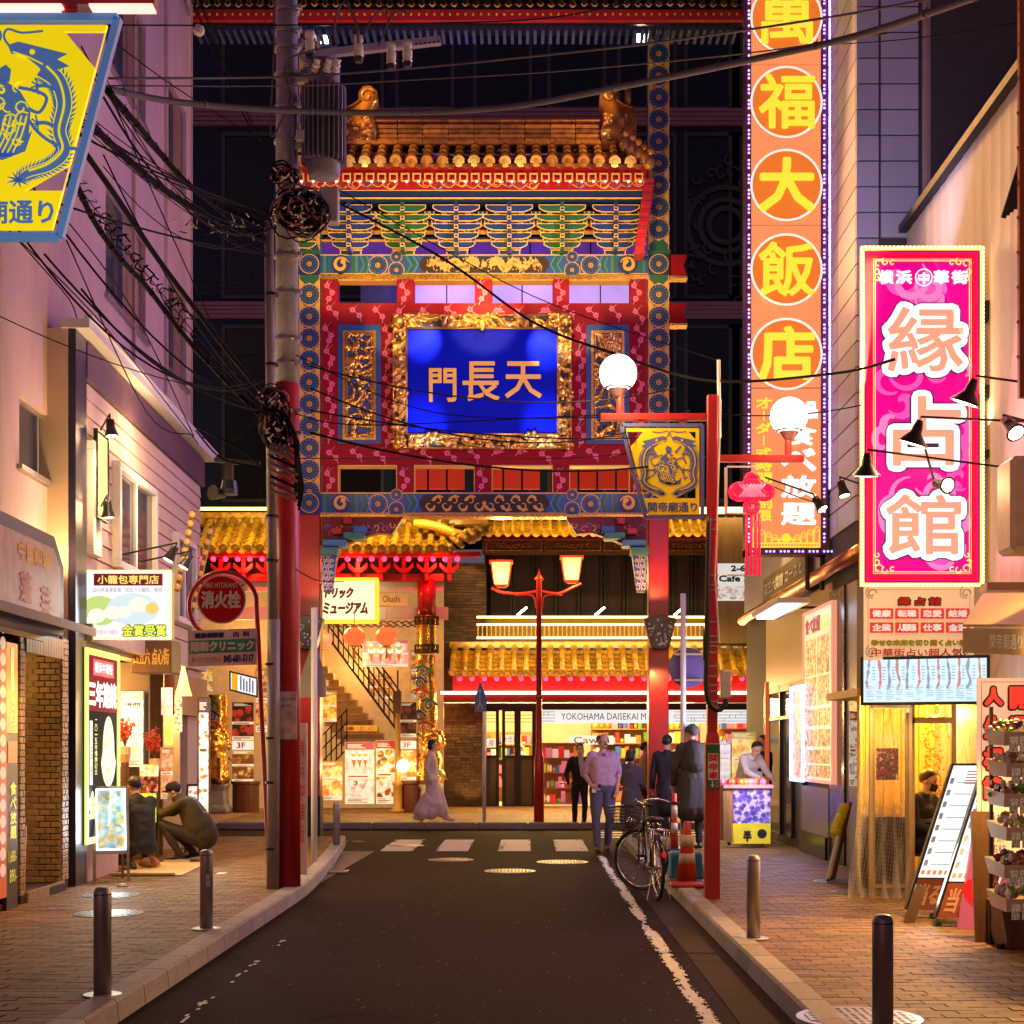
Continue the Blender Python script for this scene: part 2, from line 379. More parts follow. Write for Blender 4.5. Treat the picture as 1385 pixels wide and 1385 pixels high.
# ---------------------------------------------------------------- materials
ASPH=mat('asphalt',(.018,.0062,.0062),.75,var=.5,sc=.9,bump=.9,bs=120,spec=.06)
def speckle(M_,scale,amt,col,mn=.6):
 t=M_.node_tree;N=t.nodes;L=t.links;b=N['Principled BSDF'];src=b.inputs['Base Color'].links[0].from_socket
 v=N.new('ShaderNodeTexVoronoi');v.inputs['Scale'].default_value=scale;L.new(N['Texture Coordinate'].outputs['Object'],v.inputs[0])
 sp=N.new('ShaderNodeSeparateColor');L.new(v.outputs['Color'],sp.inputs[0]);r=N.new('ShaderNodeMapRange');r.inputs[1].default_value=mn;r.inputs[2].default_value=1;r.inputs[4].default_value=amt;L.new(sp.outputs[0],r.inputs[0])
 m=N.new('ShaderNodeMix');m.data_type='RGBA';m.inputs[7].default_value=tuple(col)+(1,);L.new(r.outputs[0],m.inputs[0]);L.new(src,m.inputs[6]);L.new(m.outputs[2],b.inputs['Base Color'])
speckle(ASPH,75,.45,(.06,.03,.027),.6)
PAVE=mat('paver_clay',(.22,.12,.042),.6,spec=.25,var=.25,sc=9,bump=.35,bs=60,rnd=.35)
JOINT=mat('paver_joint',(.06,.045,.035),.9)
KERB=mat('kerb_granite',(.36,.31,.26),.7,var=.3,sc=30,bump=.5,bs=90,rnd=.18)
LINE=mat('road_paint',(.62,.6,.55),.6,var=.25,sc=9)
IRON=mat('cast_iron',(.22,.2,.19),.35,.7,var=.3,sc=20)
STUC=mat('stucco',(.6,.42,.35),.85,var=.22,sc=1.1,bump=.5,bs=55,stretch=(1,1,.35))
SIDING=mat('siding',(.72,.54,.4),.6,var=.08,sc=3,rnd=.06)
NAVY=mat('navy_trim',(.03,.025,.06),.35,var=.2)
FASC=mat('fascia_purple',(.12,.06,.1),.6,var=.25,bump=.4)
CREAM=mat('cream_wall',(.7,.55,.38),.7,var=.08)
WHT=mat('white_paint',(.75,.73,.7),.45,var=.06)
ALU=mat('aluminium',(.45,.42,.4),.35,.8,var=.1)
DKMET=mat('dark_metal',(.03,.028,.028),.4,.5,var=.2)
BLACK=mat('black_plastic',(.012,.012,.014),.4,var=.2)
STEEL=mat('brushed_steel',(.42,.4,.38),.4,.65,var=.25,sc=6,stretch=(1,1,.15),bump=.15,bs=160)
GLASS=mat('dark_glass',(.008,.011,.02),.2,0,var=.1,spec=.3)
WGLASS=mat('window_glass',(.06,.055,.08),.1,0,var=.1,spec=.9)
RED=mat('red_lacquer',(.42,.012,.014),.35,var=.18,sc=2,bump=.04,coat=.15)
REDP=mat('red_pole_paint',(.46,.02,.02),.4,var=.2,sc=3,bump=.1)
REDK=mat('red_dark',(.22,.008,.016),.45,var=.15)
GOLD=mat('gold_leaf',(.85,.5,.1),.26,.85,var=.2,sc=14)
GOLDP=mat('gold_paint',(.78,.45,.1),.45,.1,var=.15,sc=14)
DGRND=mat('dark_ground',(.035,.018,.012),.6)
BLUE=mat('temple_blue',(.02,.1,.34),.45,var=.12)
BLUED=mat('temple_blue_dark',(.01,.035,.15),.45,var=.12)
BLUEL=mat('temple_blue_light',(.06,.22,.5),.45,var=.1)
TEAL=mat('temple_teal',(.05,.22,.2),.5,var=.12)
GREEN=mat('temple_green',(.02,.14,.07),.45,var=.15)
PINK=mat('plum_pink',(.85,.12,.3),.5,var=.06)
TWIG=mat('twig_paint',(.55,.38,.4),.6)
GLAZE=mat('glazed_tile',(.6,.34,.035),.28,0,var=.5,sc=9,coat=.6,rnd=.35)
GLAZB=mat('amber_tile',(.34,.14,.02),.26,0,var=.5,sc=7,coat=.7,rnd=.45)
CONC=mat('pole_concrete',(.38,.35,.4),.85,var=.3,sc=5,bump=.6,spec=.2)
CABLE=mat('cable_black',(.008,.007,.009),.75,var=.2,spec=.12)
CABLG=mat('cable_grey',(.11,.1,.12),.6,spec=.25)
WOOD=mat('wood_panel',(.45,.24,.08),.5,var=.25,sc=3,stretch=(3,3,.3),rnd=.12)
WOODD=mat('dark_wood',(.12,.06,.03),.5,var=.3,sc=3,stretch=(3,3,.3))
BRK=mat('tile_brick',(.42,.27,.13),.5,var=.2,sc=9,rnd=.22)
BRKJ=mat('brick_mortar',(.06,.045,.035),.9)
DBRK=mat('dark_brick',(.1,.06,.045),.6,var=.3,sc=12,rnd=.45)
GRAN=mat('granite',(.3,.27,.26),.35,var=.35,sc=70)
STONE=mat('carved_stone',(.26,.23,.24),.7,var=.2,sc=10,bump=.3)
L_WARM=mat('lit_warm',(1,.8,.5),e=9,ec=(1,.72,.36),samp=True)
L_BULB=mat('lit_bulb',(1,.9,.7),e=14,ec=(1,.8,.5),samp=False)
L_GLOBE=mat('globe_glass',(1,1,1),e=9,ec=(1,.93,.9),samp=True)
L_LED=mat('led_violet',(.7,.6,1),e=2.6,ec=(.4,.3,1),samp=False)
L_LEDY=mat('led_warm_strip',(1,.8,.3),e=6,ec=(1,.66,.2),samp=True)
L_RED=mat('led_red',(1,.05,.1),e=5,ec=(1,.02,.08),samp=False)
L_WHT=lit('lit_white',(1,.98,.95),1.15)
L_WHTT=mat('lettering_white',(.85,.85,.85),.4,e=.35,samp=False)
INK=mat('ink_black',(.02,.02,.025),.5)
INKR=mat('ink_red',(.65,.03,.02),.5)
INKB=mat('ink_brown',(.12,.05,.02),.5)
# ---------------------------------------------------------------- the ground
g=MB();g.quad((-60,-12,0),(60,-12,0),(60,28.5,0),(-60,28.5,0));top('road',g,ASPH,'','',kind='structure')
g=MB();g.quad((-60,28.5,-.3),(60,28.5,-.3),(60,90,-.3),(-60,90,-.3));top('ground',g,JOINT,'','',kind='structure')
def kerb_x_left(y):return -2.38-(max(0,y-15.5)**1.35)*.033
def sidewalk(name,xa,xb,y0,y1,side):
 """side -1: kerb on the right edge (left pavement)"""
 t=MB()
 xs=[(kerb_x_left(y) if side<0 else 1.54) for y in [y0+(y1-y0)*i/12 for i in range(13)]]
 for i in range(12):
  ya,yb=y0+(y1-y0)*i/12,y0+(y1-y0)*(i+1)/12
  if side<0:t.hexa([(xa,ya,0),(xs[i]-.02,ya,0),(xs[i+1]-.02,yb,0),(xa,yb,0),(xa,ya,.1),(xs[i]-.02,ya,.1),(xs[i+1]-.02,yb,.1),(xa,yb,.1)])
  else:t.box(1.56,ya,0,xb,yb,.1)
 rt=top(name,t,JOINT,'','',kind='structure')
 cand=[]
 y=y0+.06;r=0
 while y<y1-.05:
  xk=kerb_x_left(y) if side<0 else 1.54
  lo,hi=(xa,xk-.19) if side<0 else (xk+.19,xb)
  x=lo-(.11 if r%2 else 0)
  while x<hi:
   u,v=max(x,lo),min(x+.22,hi)
   if v-u>.03:cand.append(((u+v)/2,y,v-u))
   x+=.22
  y+=.11;r+=1
 def vis(c):
  px=CX+c[0]*F/c[1] if c[1]>1 else -1e9
  return 0<px<1385 and HY+1.5*F/c[1]<1400
 cand.sort(key=lambda c:(not vis(c),c[1]));near,rest=cand[:288],cand[288:]
 me=ubox(.035).mesh('paver',PAVE);flatm=Matrix.Identity(4)
 for x,y,w in near:
  m=Matrix.Translation((x,y,.1+R.uniform(-.0015,.002)));piece('paver',me,rt,m,sc=(w-.006,.104,.04))
 b=MB()
 for x,y,w in rest:
  d=R.uniform(0,.003);b.add([(x-w/2+.003,y-.052,.12+d),(x+w/2-.003,y-.052,.12+d),(x+w/2-.003,y+.052,.12+d),(x-w/2+.003,y+.052,.12+d),(x-w/2+.003,y-.052,.1),(x+w/2-.003,y-.052,.1)],[(0,1,2,3),(4,5,1,0)])
 part('paving',b,PAVE,rt,kind='stuff')
 # kerb stones, each a piece
 y=y0
 while y<y1-.1:
  l=.6;k=MB();y2=min(y+l,y1)-.012
  a,c=(kerb_x_left(y),kerb_x_left(y2)) if side<0 else (1.54,1.54)
  s_=1 if side<0 else -1;w=.18
  q=lambda xx,d,z,yy:(xx-s_*d,yy,z)
  P_=[q(a,0,0,y),q(a,.012,.115,y),q(a,.03,.132,y),q(a,w,.132,y),q(a,w,0,y),q(c,0,0,y2),q(c,.012,.115,y2),q(c,.03,.132,y2),q(c,w,.132,y2),q(c,w,0,y2)]
  k.add(P_,[(0,1,2,3,4),(9,8,7,6,5),(0,5,6,1),(1,6,7,2),(2,7,8,3),(3,8,9,4)]);part('kerb_stone',k,KERB,rt);y+=l
 return rt
sidewalk('sidewalk',-7.4,0,6.2,24.4,-1)
sidewalk('sidewalk',0,4.7,6.2,24.4,1)
g=MB()
g.box(-14,28.52,0,14,37.4,.118);fs_=top('far_sidewalk',g,mat('far_pavers',(.34,.2,.12),.45,var=.3,sc=6),'','',kind='structure')
b=MB();y=28.74;r=0
while y<37.2:
 x=-6-(.15 if r%2 else 0)
 while x<5.5:b.box(x,y,.1,x+.292,y+.192,.122+R.uniform(0,.003));x+=.3
 y+=.2;r+=1
part('paving',b,PAVE,fs_,kind='stuff')
for i in range(16):
 k=MB();k.box(-8+i*1.,28.5,0,-8+i*1.+.98,28.7,.14);part('kerb_stone',k,KERB,fs_,bev=.02)
 # worn paint: built as flakes of the line itself
def worn(name,x0,y0,x1,y1,label,nx=10,ny=30,keep=.8,group=None):
 m=MB();dx,dy=(x1-x0)/nx,(y1-y0)/ny
 for i in range(nx):
  for j in range(ny):
   e=min(i,nx-1-i)/(nx/2)
   x,y=x0+i*dx,y0+j*dy
   n=noise.noise(V((x*6,y*1.3,3)))*.45+noise.noise(V((x*30,y*11,1)))*.4+noise.noise(V((x*80,y*40,5)))*.25
   if n+e*.5>.5-keep*.75:m.quad((x,y,.005),(x+dx,y,.005),(x+dx,y+dy,.005),(x,y+dy,.005))
 if m.v:o=top(name,m,LINE,label,'road marking',group,kind='structure')
worn('edge_line',.99,6.0,1.11,21.6,'',12,620,.5)
worn('edge_line',-2.08,6.0,-1.96,12.2,'',6,90,.05)
cw=MB()
for i,x in enumerate((-2.28,-1.43,-.47,.42)):
 worn('crosswalk_stripe',x,22.6,x+.5,25.4,'',14,40,.93)
for i in range(4):worn('crosswalk_stripe',1.2,25.9+i*.72,5.2,26.25+i*.72,'',60,8,.9)
worn('crosswalk_stripe',-6.5,24.75,-2.75,25.1,'',60,8,.6)
def manhole(x,y,z,r,lab,deco=0):
 t=thing('manhole_cover',lab,'manhole cover',(x,y,z));m=MB()
 f=Fr((x,y,z),(1,0,0),(0,1,0),1,1)
 m.lathe((x,y,z-.002),[(r,0),(r,.006),(r*.93,.007)],36);part('rim',m,IRON,t)
 k=MB();n=int(r*2/.045)
 for i in range(-n//2,n//2+1):
  a=i*.045;h=math.sqrt(max(0,(r*.86)**2-a*a))
  if h>.03:k.fb(f,a-.01,-h,a+.01,h,.005,.0085);k.fb(f,-h,a-.01,h,a+.01,.005,.0083)
 part('tread',k,IRON,t,kind='stuff')
 k=MB();k.disc(f,0,0,r*.35,.0095,24,0,r*.28)
 part('emblem',k,IRON,t);return t
for x,y,r,l in ((-.24,19,.33,'round manhole cover in the middle of the road, nearest the camera'),(.47,20.5,.36,'round manhole cover beside the worn edge line near the man in the mauve shirt'),(-1.1,20.9,.32,'round manhole cover just before the left crosswalk stripes'),(-2.0,23.9,.31,'round manhole cover lying over a crosswalk stripe')):manhole(x,y,.002,r,l)
for x,y,r,l in ((1.80,8.05,.34,'large patterned manhole cover at the foot of the near right bollard'),(3.42,16.2,.3,'manhole cover on the right pavement below the food menu panel'),(3.4,15,.33,'manhole cover on the right pavement before the leaning boards'),(-3.72,13.1,.3,'shiny round manhole cover behind the near left bollard'),(-4.15,14.7,.28,'round cover on the left pavement before the green lit panel')):manhole(x,y,.123,r,l)
dg=MB();f=Fr((-2.66,18.6,.012),(1,0,0),(0,1,0),1,1)
for i in range(8):dg.fb(f,.02+i*.04,0,.04+i*.04,.35,0,.01)
dg.frame(f,0,-.02,.36,.37,.02,0,.012);top('drain_grate',dg,IRON,'slotted iron drain grate in the gutter by the left kerb corner','drain grate')
wd_=MB()
for i in range(260):
 x,y=-2.78+R.gauss(0,.05),20.3+R.gauss(0,.5);a=R.uniform(0,6.3);h=R.uniform(.03,.1);w=.008
 wd_.add([(x,y,.0),(x+w,y,.0),(x+math.cos(a)*.04,y+math.sin(a)*.04,h)],[(0,1,2)])
top('weeds',wd_,mat('weed_green',(.07,.13,.03),.6),'tuft of green weeds growing in the gutter at the kerb corner','weeds',kind='stuff')
lf=MB()
for i in range(500):
 x,y=R.uniform(-2.3,1.4),R.uniform(7,22);s_=R.uniform(.004,.014);a=R.uniform(0,6)
 lf.add([(x,y,.006),(x+s_*math.cos(a),y+s_*math.sin(a),.009),(x+s_*math.cos(a+2),y+s_*math.sin(a+2),.008)],[(0,1,2)])
top('road_grit',lf,mat('grit',(.4,.33,.22),.8),'scattered light grit and leaf bits on the dark road','grit',kind='stuff')
dk_=MB();dk_.quad((-2.9,16.9,.004),(-2.45,16.9,.004),(-2.35,22.6,.004),(-2.9,22.6,.004));top('gutter',dk_,mat('gutter_concrete',(.14,.1,.075),.7,var=.25,bump=.3),'','',kind='structure')
dk_=MB();dk_.quad((1.22,6,.004),(1.54,6,.004),(1.54,24.2,.004),(1.22,24.2,.004));top('gutter',dk_,mat('gutter_concrete_dark',(.05,.035,.028),.9,spec=.1,var=.3,bump=.3),'','',kind='structure')
# ================================================================ left side
SO=-.25
stc=thing('stucco_building','tall pink stucco building with dark windows along the left side of the street','building',(-8,16,0))
def SY(px):return LY(px,SO)
Yn,Yf=9.0,SY(259)
sf=Fr((XL(Yn)+SO,Yn,0),(XL(Yf)-XL(Yn),Yf-Yn,0),(0,0,1),Yf-Yn,16)
def sa(px):return (SY(px)-Yn)*1.0004
holes=[]
for z0,z1 in ((7.12,8.5),(10.0,11.4),(13.0,14.4)):
 holes+=[(sa(143),z0,sa(197),z1),(sa(224),z0,sa(252),z1)]
holes+=[(sa(26),4.4,sa(86),5.1)]
m=MB();wall(m,sf,sf.W,16,holes+[(LY(31.5)-Yn,0,LY(82)-Yn,2.66),(LY(162)-Yn,0,LY(250)-Yn,2.7)],.16)
fp=sf.P(sf.W,0);m.quad(fp,(-14,fp.y,0),(-14,fp.y,16),sf.P(sf.W,16));np_=sf.P(0,0);m.quad((-14,np_.y,0),np_,sf.P(0,16),(-14,np_.y,16))
part('wall',m,STUC,stc)
m=MB()
for px in (178,222):a=sa(px);m.fb(sf,a,6.2,a+.05,16,.002,.05)
m.fb(sf,sf.W-.04,0,sf.W,16,.002,.02);part('downpipe',m,STUC,stc)
for i,h in enumerate(holes):
 w=MB();w.frame(sf,h[0],h[1],h[2],h[3],.05,-.1,-.05);mid=(h[0]+h[2])/2;w.fb(sf,mid-.03,h[1]+.05,mid+.03,h[3]-.05,-.1,-.045)
 w.fb(sf,h[0]-.06,h[1]-.05,h[2]+.06,h[1],-.02,.05)
 wo=part('window',w,ALU,stc)
 q=MB();q.quad(sf.P(h[0],h[1],-.085),sf.P(mid,h[1],-.085),sf.P(mid,h[3],-.085),sf.P(h[0],h[3],-.085));part('pane',q,WGLASS,wo)
 q=MB();q.quad(sf.P(mid,h[1],-.075),sf.P(h[2],h[1],-.075),sf.P(h[2],h[3],-.075),sf.P(mid,h[3],-.075));part('pane',q,mat('curtained_glass',(.34,.2,.12),.3) if i!=6 else WGLASS,wo)
 # --- the clad shop house in front of it
clh=thing('clad_shop_house','two-storey shop house with pink clapboard front, dark fascia and sloping gutter on the left','building',(-5,19,0))
Ya,Yb=LY(96),LY(270)
cf=Fr((XL(Ya),Ya,0),(XL(Yb)-XL(Ya),Yb-Ya,0),(0,0,1),Yb-Ya,6.1)
def ca(px,off=0):return (LY(px,off)-Ya)
TOPZ,FB=6.02,5.6
m=MB();m.fb(cf,.3,2.75,cf.W,TOPZ,-.2,-.03);m.fb(cf,.3,0,ca(161),2.749,-.2,-.03);m.fb(cf,ca(252),0,cf.W,2.749,-.2,-.03);m.fb(cf,0,0,.02,TOPZ,-1,-.03);part('wall',m,CREAM,clh)
m=MB();m.fb(cf,0,0,ca(111),TOPZ,-.02,.05);part('corner_post',m,NAVY,clh)
m=MB();m.fb(cf,ca(111)+.002,FB,cf.W+.1,TOPZ-.02,-.02,.06);part('fascia',m,FASC,clh)
m=MB();m.fb(cf,-.03,TOPZ,cf.W+.3,TOPZ+.1,-.1,.2);m.fb(cf,-.03,TOPZ+.1,cf.W+.3,TOPZ+.14,.15,.23);part('gutter',m,WHT,clh)
z=2.95
while z<FB-.05:
 m=MB();z1=min(z+.19,FB-.002)
 P=cf.P;a0,a1=ca(111)+.004,cf.W
 m.hexa([P(a0,z,-.03),P(a1,z,-.03),P(a1,z,.022),P(a0,z,.022),P(a0,z1-.012,-.03),P(a1,z1-.012,-.03),P(a1,z1-.012,.006),P(a0,z1-.012,.006)])
 part('clapboard',m,SIDING,clh);z+=.19
def cwin(x0,x1,z0,z1,lab=None,two=True):
 a0,a1=ca(x0),ca(x1);w=MB();w.frame(cf,a0,z0,a1,z1,.09,.0,.11);mid=a0+(a1-a0)*.5
 w.fb(cf,mid-.03,z0+.09,mid+.03,z1-.09,.02,.07);wo=part('window',w,WHT,clh,bev=.008)
 q=MB();q.quad(cf.P(a0+.09,z0+.09,.03),cf.P(mid-.03,z0+.09,.03),cf.P(mid-.03,z1-.09,.03),cf.P(a0+.09,z1-.09,.03));part('pane',q,WGLASS,wo)
 q=MB();q.quad(cf.P(mid+.03,z0+.09,.045),cf.P(a1-.09,z0+.09,.045),cf.P(a1-.09,z1-.09,.045),cf.P(mid+.03,z1-.09,.045));part('pane',q,WGLASS,wo)
cwin(150,203,3.7,4.95);cwin(113.5,125,3.7,4.95);cwin(231,257,3.35,4.6)
# ground floor of the shop house
m=MB();m.fb(cf,ca(112),2.75,cf.W,2.94,-.02,.1);part('lintel',m,CREAM,clh)
m=MB()
m.fb(cf,ca(162),.12,ca(250),2.75,-1.6,-1.5)
m.fb(cf,ca(161),.12,ca(161)+.06,2.75,-1.5,-.04);m.fb(cf,ca(162),2.70,ca(268),2.745,-1.5,-.04)
m.fb(cf,ca(246),.12,ca(246)+.05,2.74,-1.55,-.03);part('shop_wall',m,CREAM,clh)
m=MB();m.fb(cf,ca(252),.12,cf.W,2.74,-.03,.02);part('shop_panel',m,CREAM,clh)
m=MB();m.fb(cf,ca(203),.12,ca(203)+.09,2.74,-.5,-.02);m.fb(cf,ca(222),.12,ca(222)+.06,2.74,-.5,-.02);part('door_post',m,WOODD,clh)
for i in range(9):
 m=MB();z0=.2+i*.2;m.fb(cf,ca(226),z0,ca(250),z0+.19,-.45,-.42);part('plank',m,WOOD,clh)
m=MB();m.fb(cf,ca(224),2.05,cf.W-.02,2.62,-.02,.12);part('lintel_board',m,mat('terracotta_board',(.42,.16,.07),.55),clh)
lamp('POINT',cf.P(ca(180),2.45,-.7),110,(1,.7,.34),.15);lamp('POINT',cf.P(ca(235),2.3,-.25),60,(1,.74,.4),.12)
# signboard over the shop door
f=FF(177,866,232,910,18.6);sb=thing('shop_signboard','brown signboard with gold characters over the left shop door','sign',f.P(0,0))
m=MB();m.fb(f,0,0,f.W,f.H,-.5,0);part('board',m,WOODD,sb,bev=.01)
m=MB();tx(m,f,'四五六 点心街',.03,.1,f.W-.03,f.H-.1,.006,shear=0,bold=.006);part('lettering',m,GOLDP,sb)
# fabric vertical banner on the siding, lit
f=FL(130,143,585,695,.1);vb=thing('vertical_lit_banner','narrow glowing yellow banner lit by clip lamps between the upper windows','banner',f.P(0,0))
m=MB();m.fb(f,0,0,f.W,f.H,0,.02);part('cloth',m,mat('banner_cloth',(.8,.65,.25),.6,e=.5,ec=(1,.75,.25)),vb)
m=MB();m.frame(f,-.04,-.04,f.W+.04,f.H+.04,.02,-.02,.03);part('frame',m,DKMET,vb)
def clip_lamp(px,py,Y,lab,tilt=(0,0,-1),back=(-.4,0,.05),s=1,col=(1,.75,.45),en=14,arm=True,tgt=None,ang=90,bell=False):
 p=W(px,py,Y);d=V(tilt).normalized();t=thing('spot_lamp',lab,'lamp',p)
 m=MB()
 if bell:m.lathe(p,[(.03*s,-.13*s),(.045*s,-.06*s),(.05*s,-.02*s),(.13*s,.07*s),(.135*s,.08*s)],18,ax=d)
 else:m.lathe(p,[(.045*s,-.1*s),(.05*s,-.02*s),(.052*s,.0),(.075*s,.07*s),(.078*s,.08*s)],16,ax=d)
 part('lamp_shade',m,DKMET,t,smooth=True)
 m=MB();m.lathe(p+d*(.07*s),[(.06*s if not bell else .115*s,0),(.06*s if not bell else .11*s,.012*s),(.02*s,.02*s)],14,ax=d);part('bulb',m,L_BULB,t)
 if arm:m=MB();q=p-d*.09*s;r_=p+V(back);m.tube([q,q-d*.05*s+V((0,0,.02)),r_],.011*s,6);part('arm',m,DKMET,t)
 if en:lamp('SPOT',p+d*.12*s,en,col,.05,tgt or p+d*2,ang)
 return t
lamp('POINT',W(168,625,15.6),40,(1,.74,.6),.1);lamp('POINT',W(240,690,18.2),50,(1,.76,.6),.1);lamp('POINT',W(215,590,18),34,(1,.72,.52),.1)  # added fill points for the siding, standing for the clip lamps' open glow
clip_lamp(150,580,16.2,'black clip lamp beside the upper left window of the shop house',(.1,0,-1),(-.22,.3,.02),en=50,ang=130)
clip_lamp(146,690,16.2,'black clip lamp lower down on the shop house under the first clip lamp',(.05,.1,-1),(-.2,.3,.02),en=45,ang=130)
clip_lamp(232,750,17.5,'lamp on a rod over the right half of the dumpling sign',(-.5,-.2,-1),(-.75,.2,.0),en=6,col=(.8,.8,1))
clip_lamp(252,760,18.5,'lamp on a longer rod behind the dumpling sign',(-.5,-.2,-1),(-.75,.2,.0),en=6,col=(.8,.8,1))
# two slanting lattice props of wood by the shop front
for k,(x0,y0,x1,y1,Y) in enumerate(((262,690,240,800,19.5),(286,712,258,840,20.5))):
 a,b_=W(x0,y0,Y),W(x1,y1,Y);m=MB();m.bar(a,b_,.1,.05,up=(1,0,0));n=9
 for i in range(n):
  t=(i+.5)/n;p=a.lerp(b_,t)+V((0,-.04,0));m.ball(p,(.045,.02,.05),8,1)
 top('carved_pennant',m,[WOODD,GOLDP],('slanting carved wooden pennant hung above the fire hydrant sign' if k else 'slanting carved wooden pennant right of the dumpling sign'),'ornament')
 # dumpling sign
Ys=16.15
f=FF(112,771,232,865,Ys);sg=thing('dumpling_sign','white back-lit projecting sign with bowls of dumplings and a brown title bar','sign',f.P(0,0))
m=MB();m.fb(f,0,0,f.W,f.H,-.14,-.012);part('box',m,ALU,sg,bev=.01)
m=MB();m.frame(f,0,0,f.W,f.H,.02,-.012,.01);part('frame',m,mat('sign_rim_light',(1,.75,.35),e=1.6,ec=(1,.7,.3)),sg)
m=MB();m.fb(f,.02,.02,f.W-.02,f.H-.02,-.012,.0);part('face',m,lit('dumpling_face',C(252,250,248),1.05,True),sg)
K=f.W/120
def q(x,y):return ((x-112)*K,(865-y)*K)
m=MB()
for (x,y,rx,ry,mi) in ((135,826,26,20,0),(180,824,36,22,1),(131,833,12,10,2),(152,829,12,9,2),(168,828,10,8,2),(206,823,9,8,3),(122,842,9,8,2),(188,818,14,10,2)):
 a,b_=q(x,y);fr2=Fr(f.P(a,b_),f.u,f.v,1,1)
 m.flat(fr2,[(max(-a+.02,rx*K*math.cos(t*pi/12)),ry*K*math.sin(t*pi/12)) for t in range(24)],.003+.001*mi+.0006*len(m.f)/4,mi)
part('dumpling_picture',m,[lit('bowl_green',C(200,225,130),1),lit('bowl_blue',C(215,238,245),1),lit('dumpling_white',C(248,246,232),1.05),lit('bowl_yellow',C(240,215,120),1)],sg)
m=MB();a,b_=q(127,792);c,d=q(220,776);m.fb(f,a,b_,c,d,.002,.006);part('title_bar',m,mat('maroon_bar',C(120,25,40),.5,e=.5),sg)
m=MB();tx(m,f,'小籠包専門店',*q(132,790),*q(215,778),.009,bold=.004);part('lettering',m,lit('sign_yellow',C(255,235,120),1),sg)
m=MB();tx(m,f,'2015年金賞受賞「四五六小籠包」使用',*q(126,801),*q(219,795),.012);part('lettering',m,mat('blue_ink',C(90,110,190),.5,e=.5),sg)
m=MB();tx(m,f,'金賞受賞',*q(165,862),*q(226,844),.012,bold=.03);part('lettering',m,mat('green_outline',C(60,120,30),.5,e=.6),sg)
m=MB();tx(m,f,'金賞受賞',*q(166,861),*q(225,845),.016,bold=.006);part('lettering',m,lit('sign_yellow2',C(250,250,90),1),sg)
m=MB();tx(m,f,'金賞受賞の小籠包',*q(120,858),*q(160,852),.012);part('lettering',m,mat('pink_ink',C(225,130,190),.5,e=.6),sg)
lamp('AREA',W(172,818,Ys-.25),16,(1,.95,.85),sx=.9,sy=.6,tgt=W(172,830,Ys-3))
# old framed sign board of the left restaurant
f=FL(0,86,690,838,.35);f=Fr(f.P(-.3,0),f.u,f.v,f.W+.3,f.H)
ob=thing('restaurant_board','weathered blue-framed board with gold and red characters above the left awning','sign',f.P(0,0));Wd,Hd=f.W,f.H
oct_=[(0,0),(Wd,0),(Wd,Hd*.72),(Wd*.86,Hd),(.2,Hd),(0,Hd*.9)]
m=MB();m.prism(f,oct_,-.2,0);part('frame',m,mat('faded_blue',(.09,.08,.16),.5,bump=.3),ob)
m=MB();m.prism(f,[(.12,.1),(Wd-.14,.1),(Wd-.14,Hd*.68),(Wd*.84,Hd-.12),(.25,Hd-.12),(.12,Hd*.86)],0,.01);part('panel',m,mat('old_paper',(.62,.45,.35),.5,var=.3,sc=6),ob)
m=MB();m.prism(f,[(-.02,-.05),(Wd+.04,-.05),(Wd+.04,Hd*.74),(Wd*.87,Hd+.04),(.2,Hd+.04),(-.02,Hd*.93)],-.22,-.19);part('backing',m,mat('orange_lacquer',(.4,.1,.03),.4),ob)
m=MB();tx(m,f,'中国料理',Wd*.34,Hd*.62,Wd*.78,Hd*.8,.015,bold=.02);part('lettering',m,GOLDP,ob)
m=MB();tx(m,f,'蓬',Wd*.36,Hd*.22,Wd*.52,Hd*.52,.015,bold=.02);tx(m,f,'莱',Wd*.64,Hd*.12,Wd*.8,Hd*.45,.015,bold=.02);part('lettering',m,mat('faded_red',(.55,.12,.06),.5),ob)
# awning under the board
aw=MB();a0,a1=LY(-30,.5),LY(113,.5)
aw.hexa([(XL(a0),a0,2.82),(XL(a0)+.62,a0,2.66),(XL(a1)+.62,a1,2.66),(XL(a1),a1,2.82),(XL(a0),a0,2.87),(XL(a0)+.62,a0,2.74),(XL(a1)+.62,a1,2.74),(XL(a1),a1,2.87)])
top('awning',aw,mat('awning_metal',(.25,.17,.12),.45,.3),'thin metal awning ledge below the old framed restaurant board','awning')
# restaurant menu wall (far left) and brick entrance
f=FL(-60,9,862,1235,.06);mw=thing('dish_menu_board','tall red and gold menu panel of dish pictures at the far left edge','menu',f.P(0,0))
m=MB();m.fb(f,0,0,f.W,f.H,-.04,0);part('board',m,mat('menu_red',(.5,.05,.02),.4,e=.25,ec=(1,.2,.05)),mw)
me=MB().disc(Fr((0,0,0),(1,0,0),(0,1,0),1,1),0,0,.5,0,20).mesh('dish',prt('dish_print',[C(250,200,120),C(230,120,50),C(200,60,30),C(250,230,180),C(120,90,40)],20,.75))
for j in range(16):
 for i in range(1,3):
  piece('dish',me,mw,f.M(f.W-.12-(i-1)*.22,.25+j*.145,.006),sc=(.16,.12,1))
f=FL(9,24,868,1232,.06);m2=thing('price_panel','narrow dark price panel with gold and yellow lettering beside the red menu panel','sign',f.P(0,0))
m=MB();m.fb(f,0,0,f.W,f.H*.66,-.04,0);part('board',m,mat('price_dark',(.05,.035,.03),.35),m2)
m=MB();m.fb(f,0,f.H*.66+.003,f.W,f.H,-.04,0);part('gold_board',m,mat('price_gold',(.6,.35,.1),.35,.4,e=.12),m2)
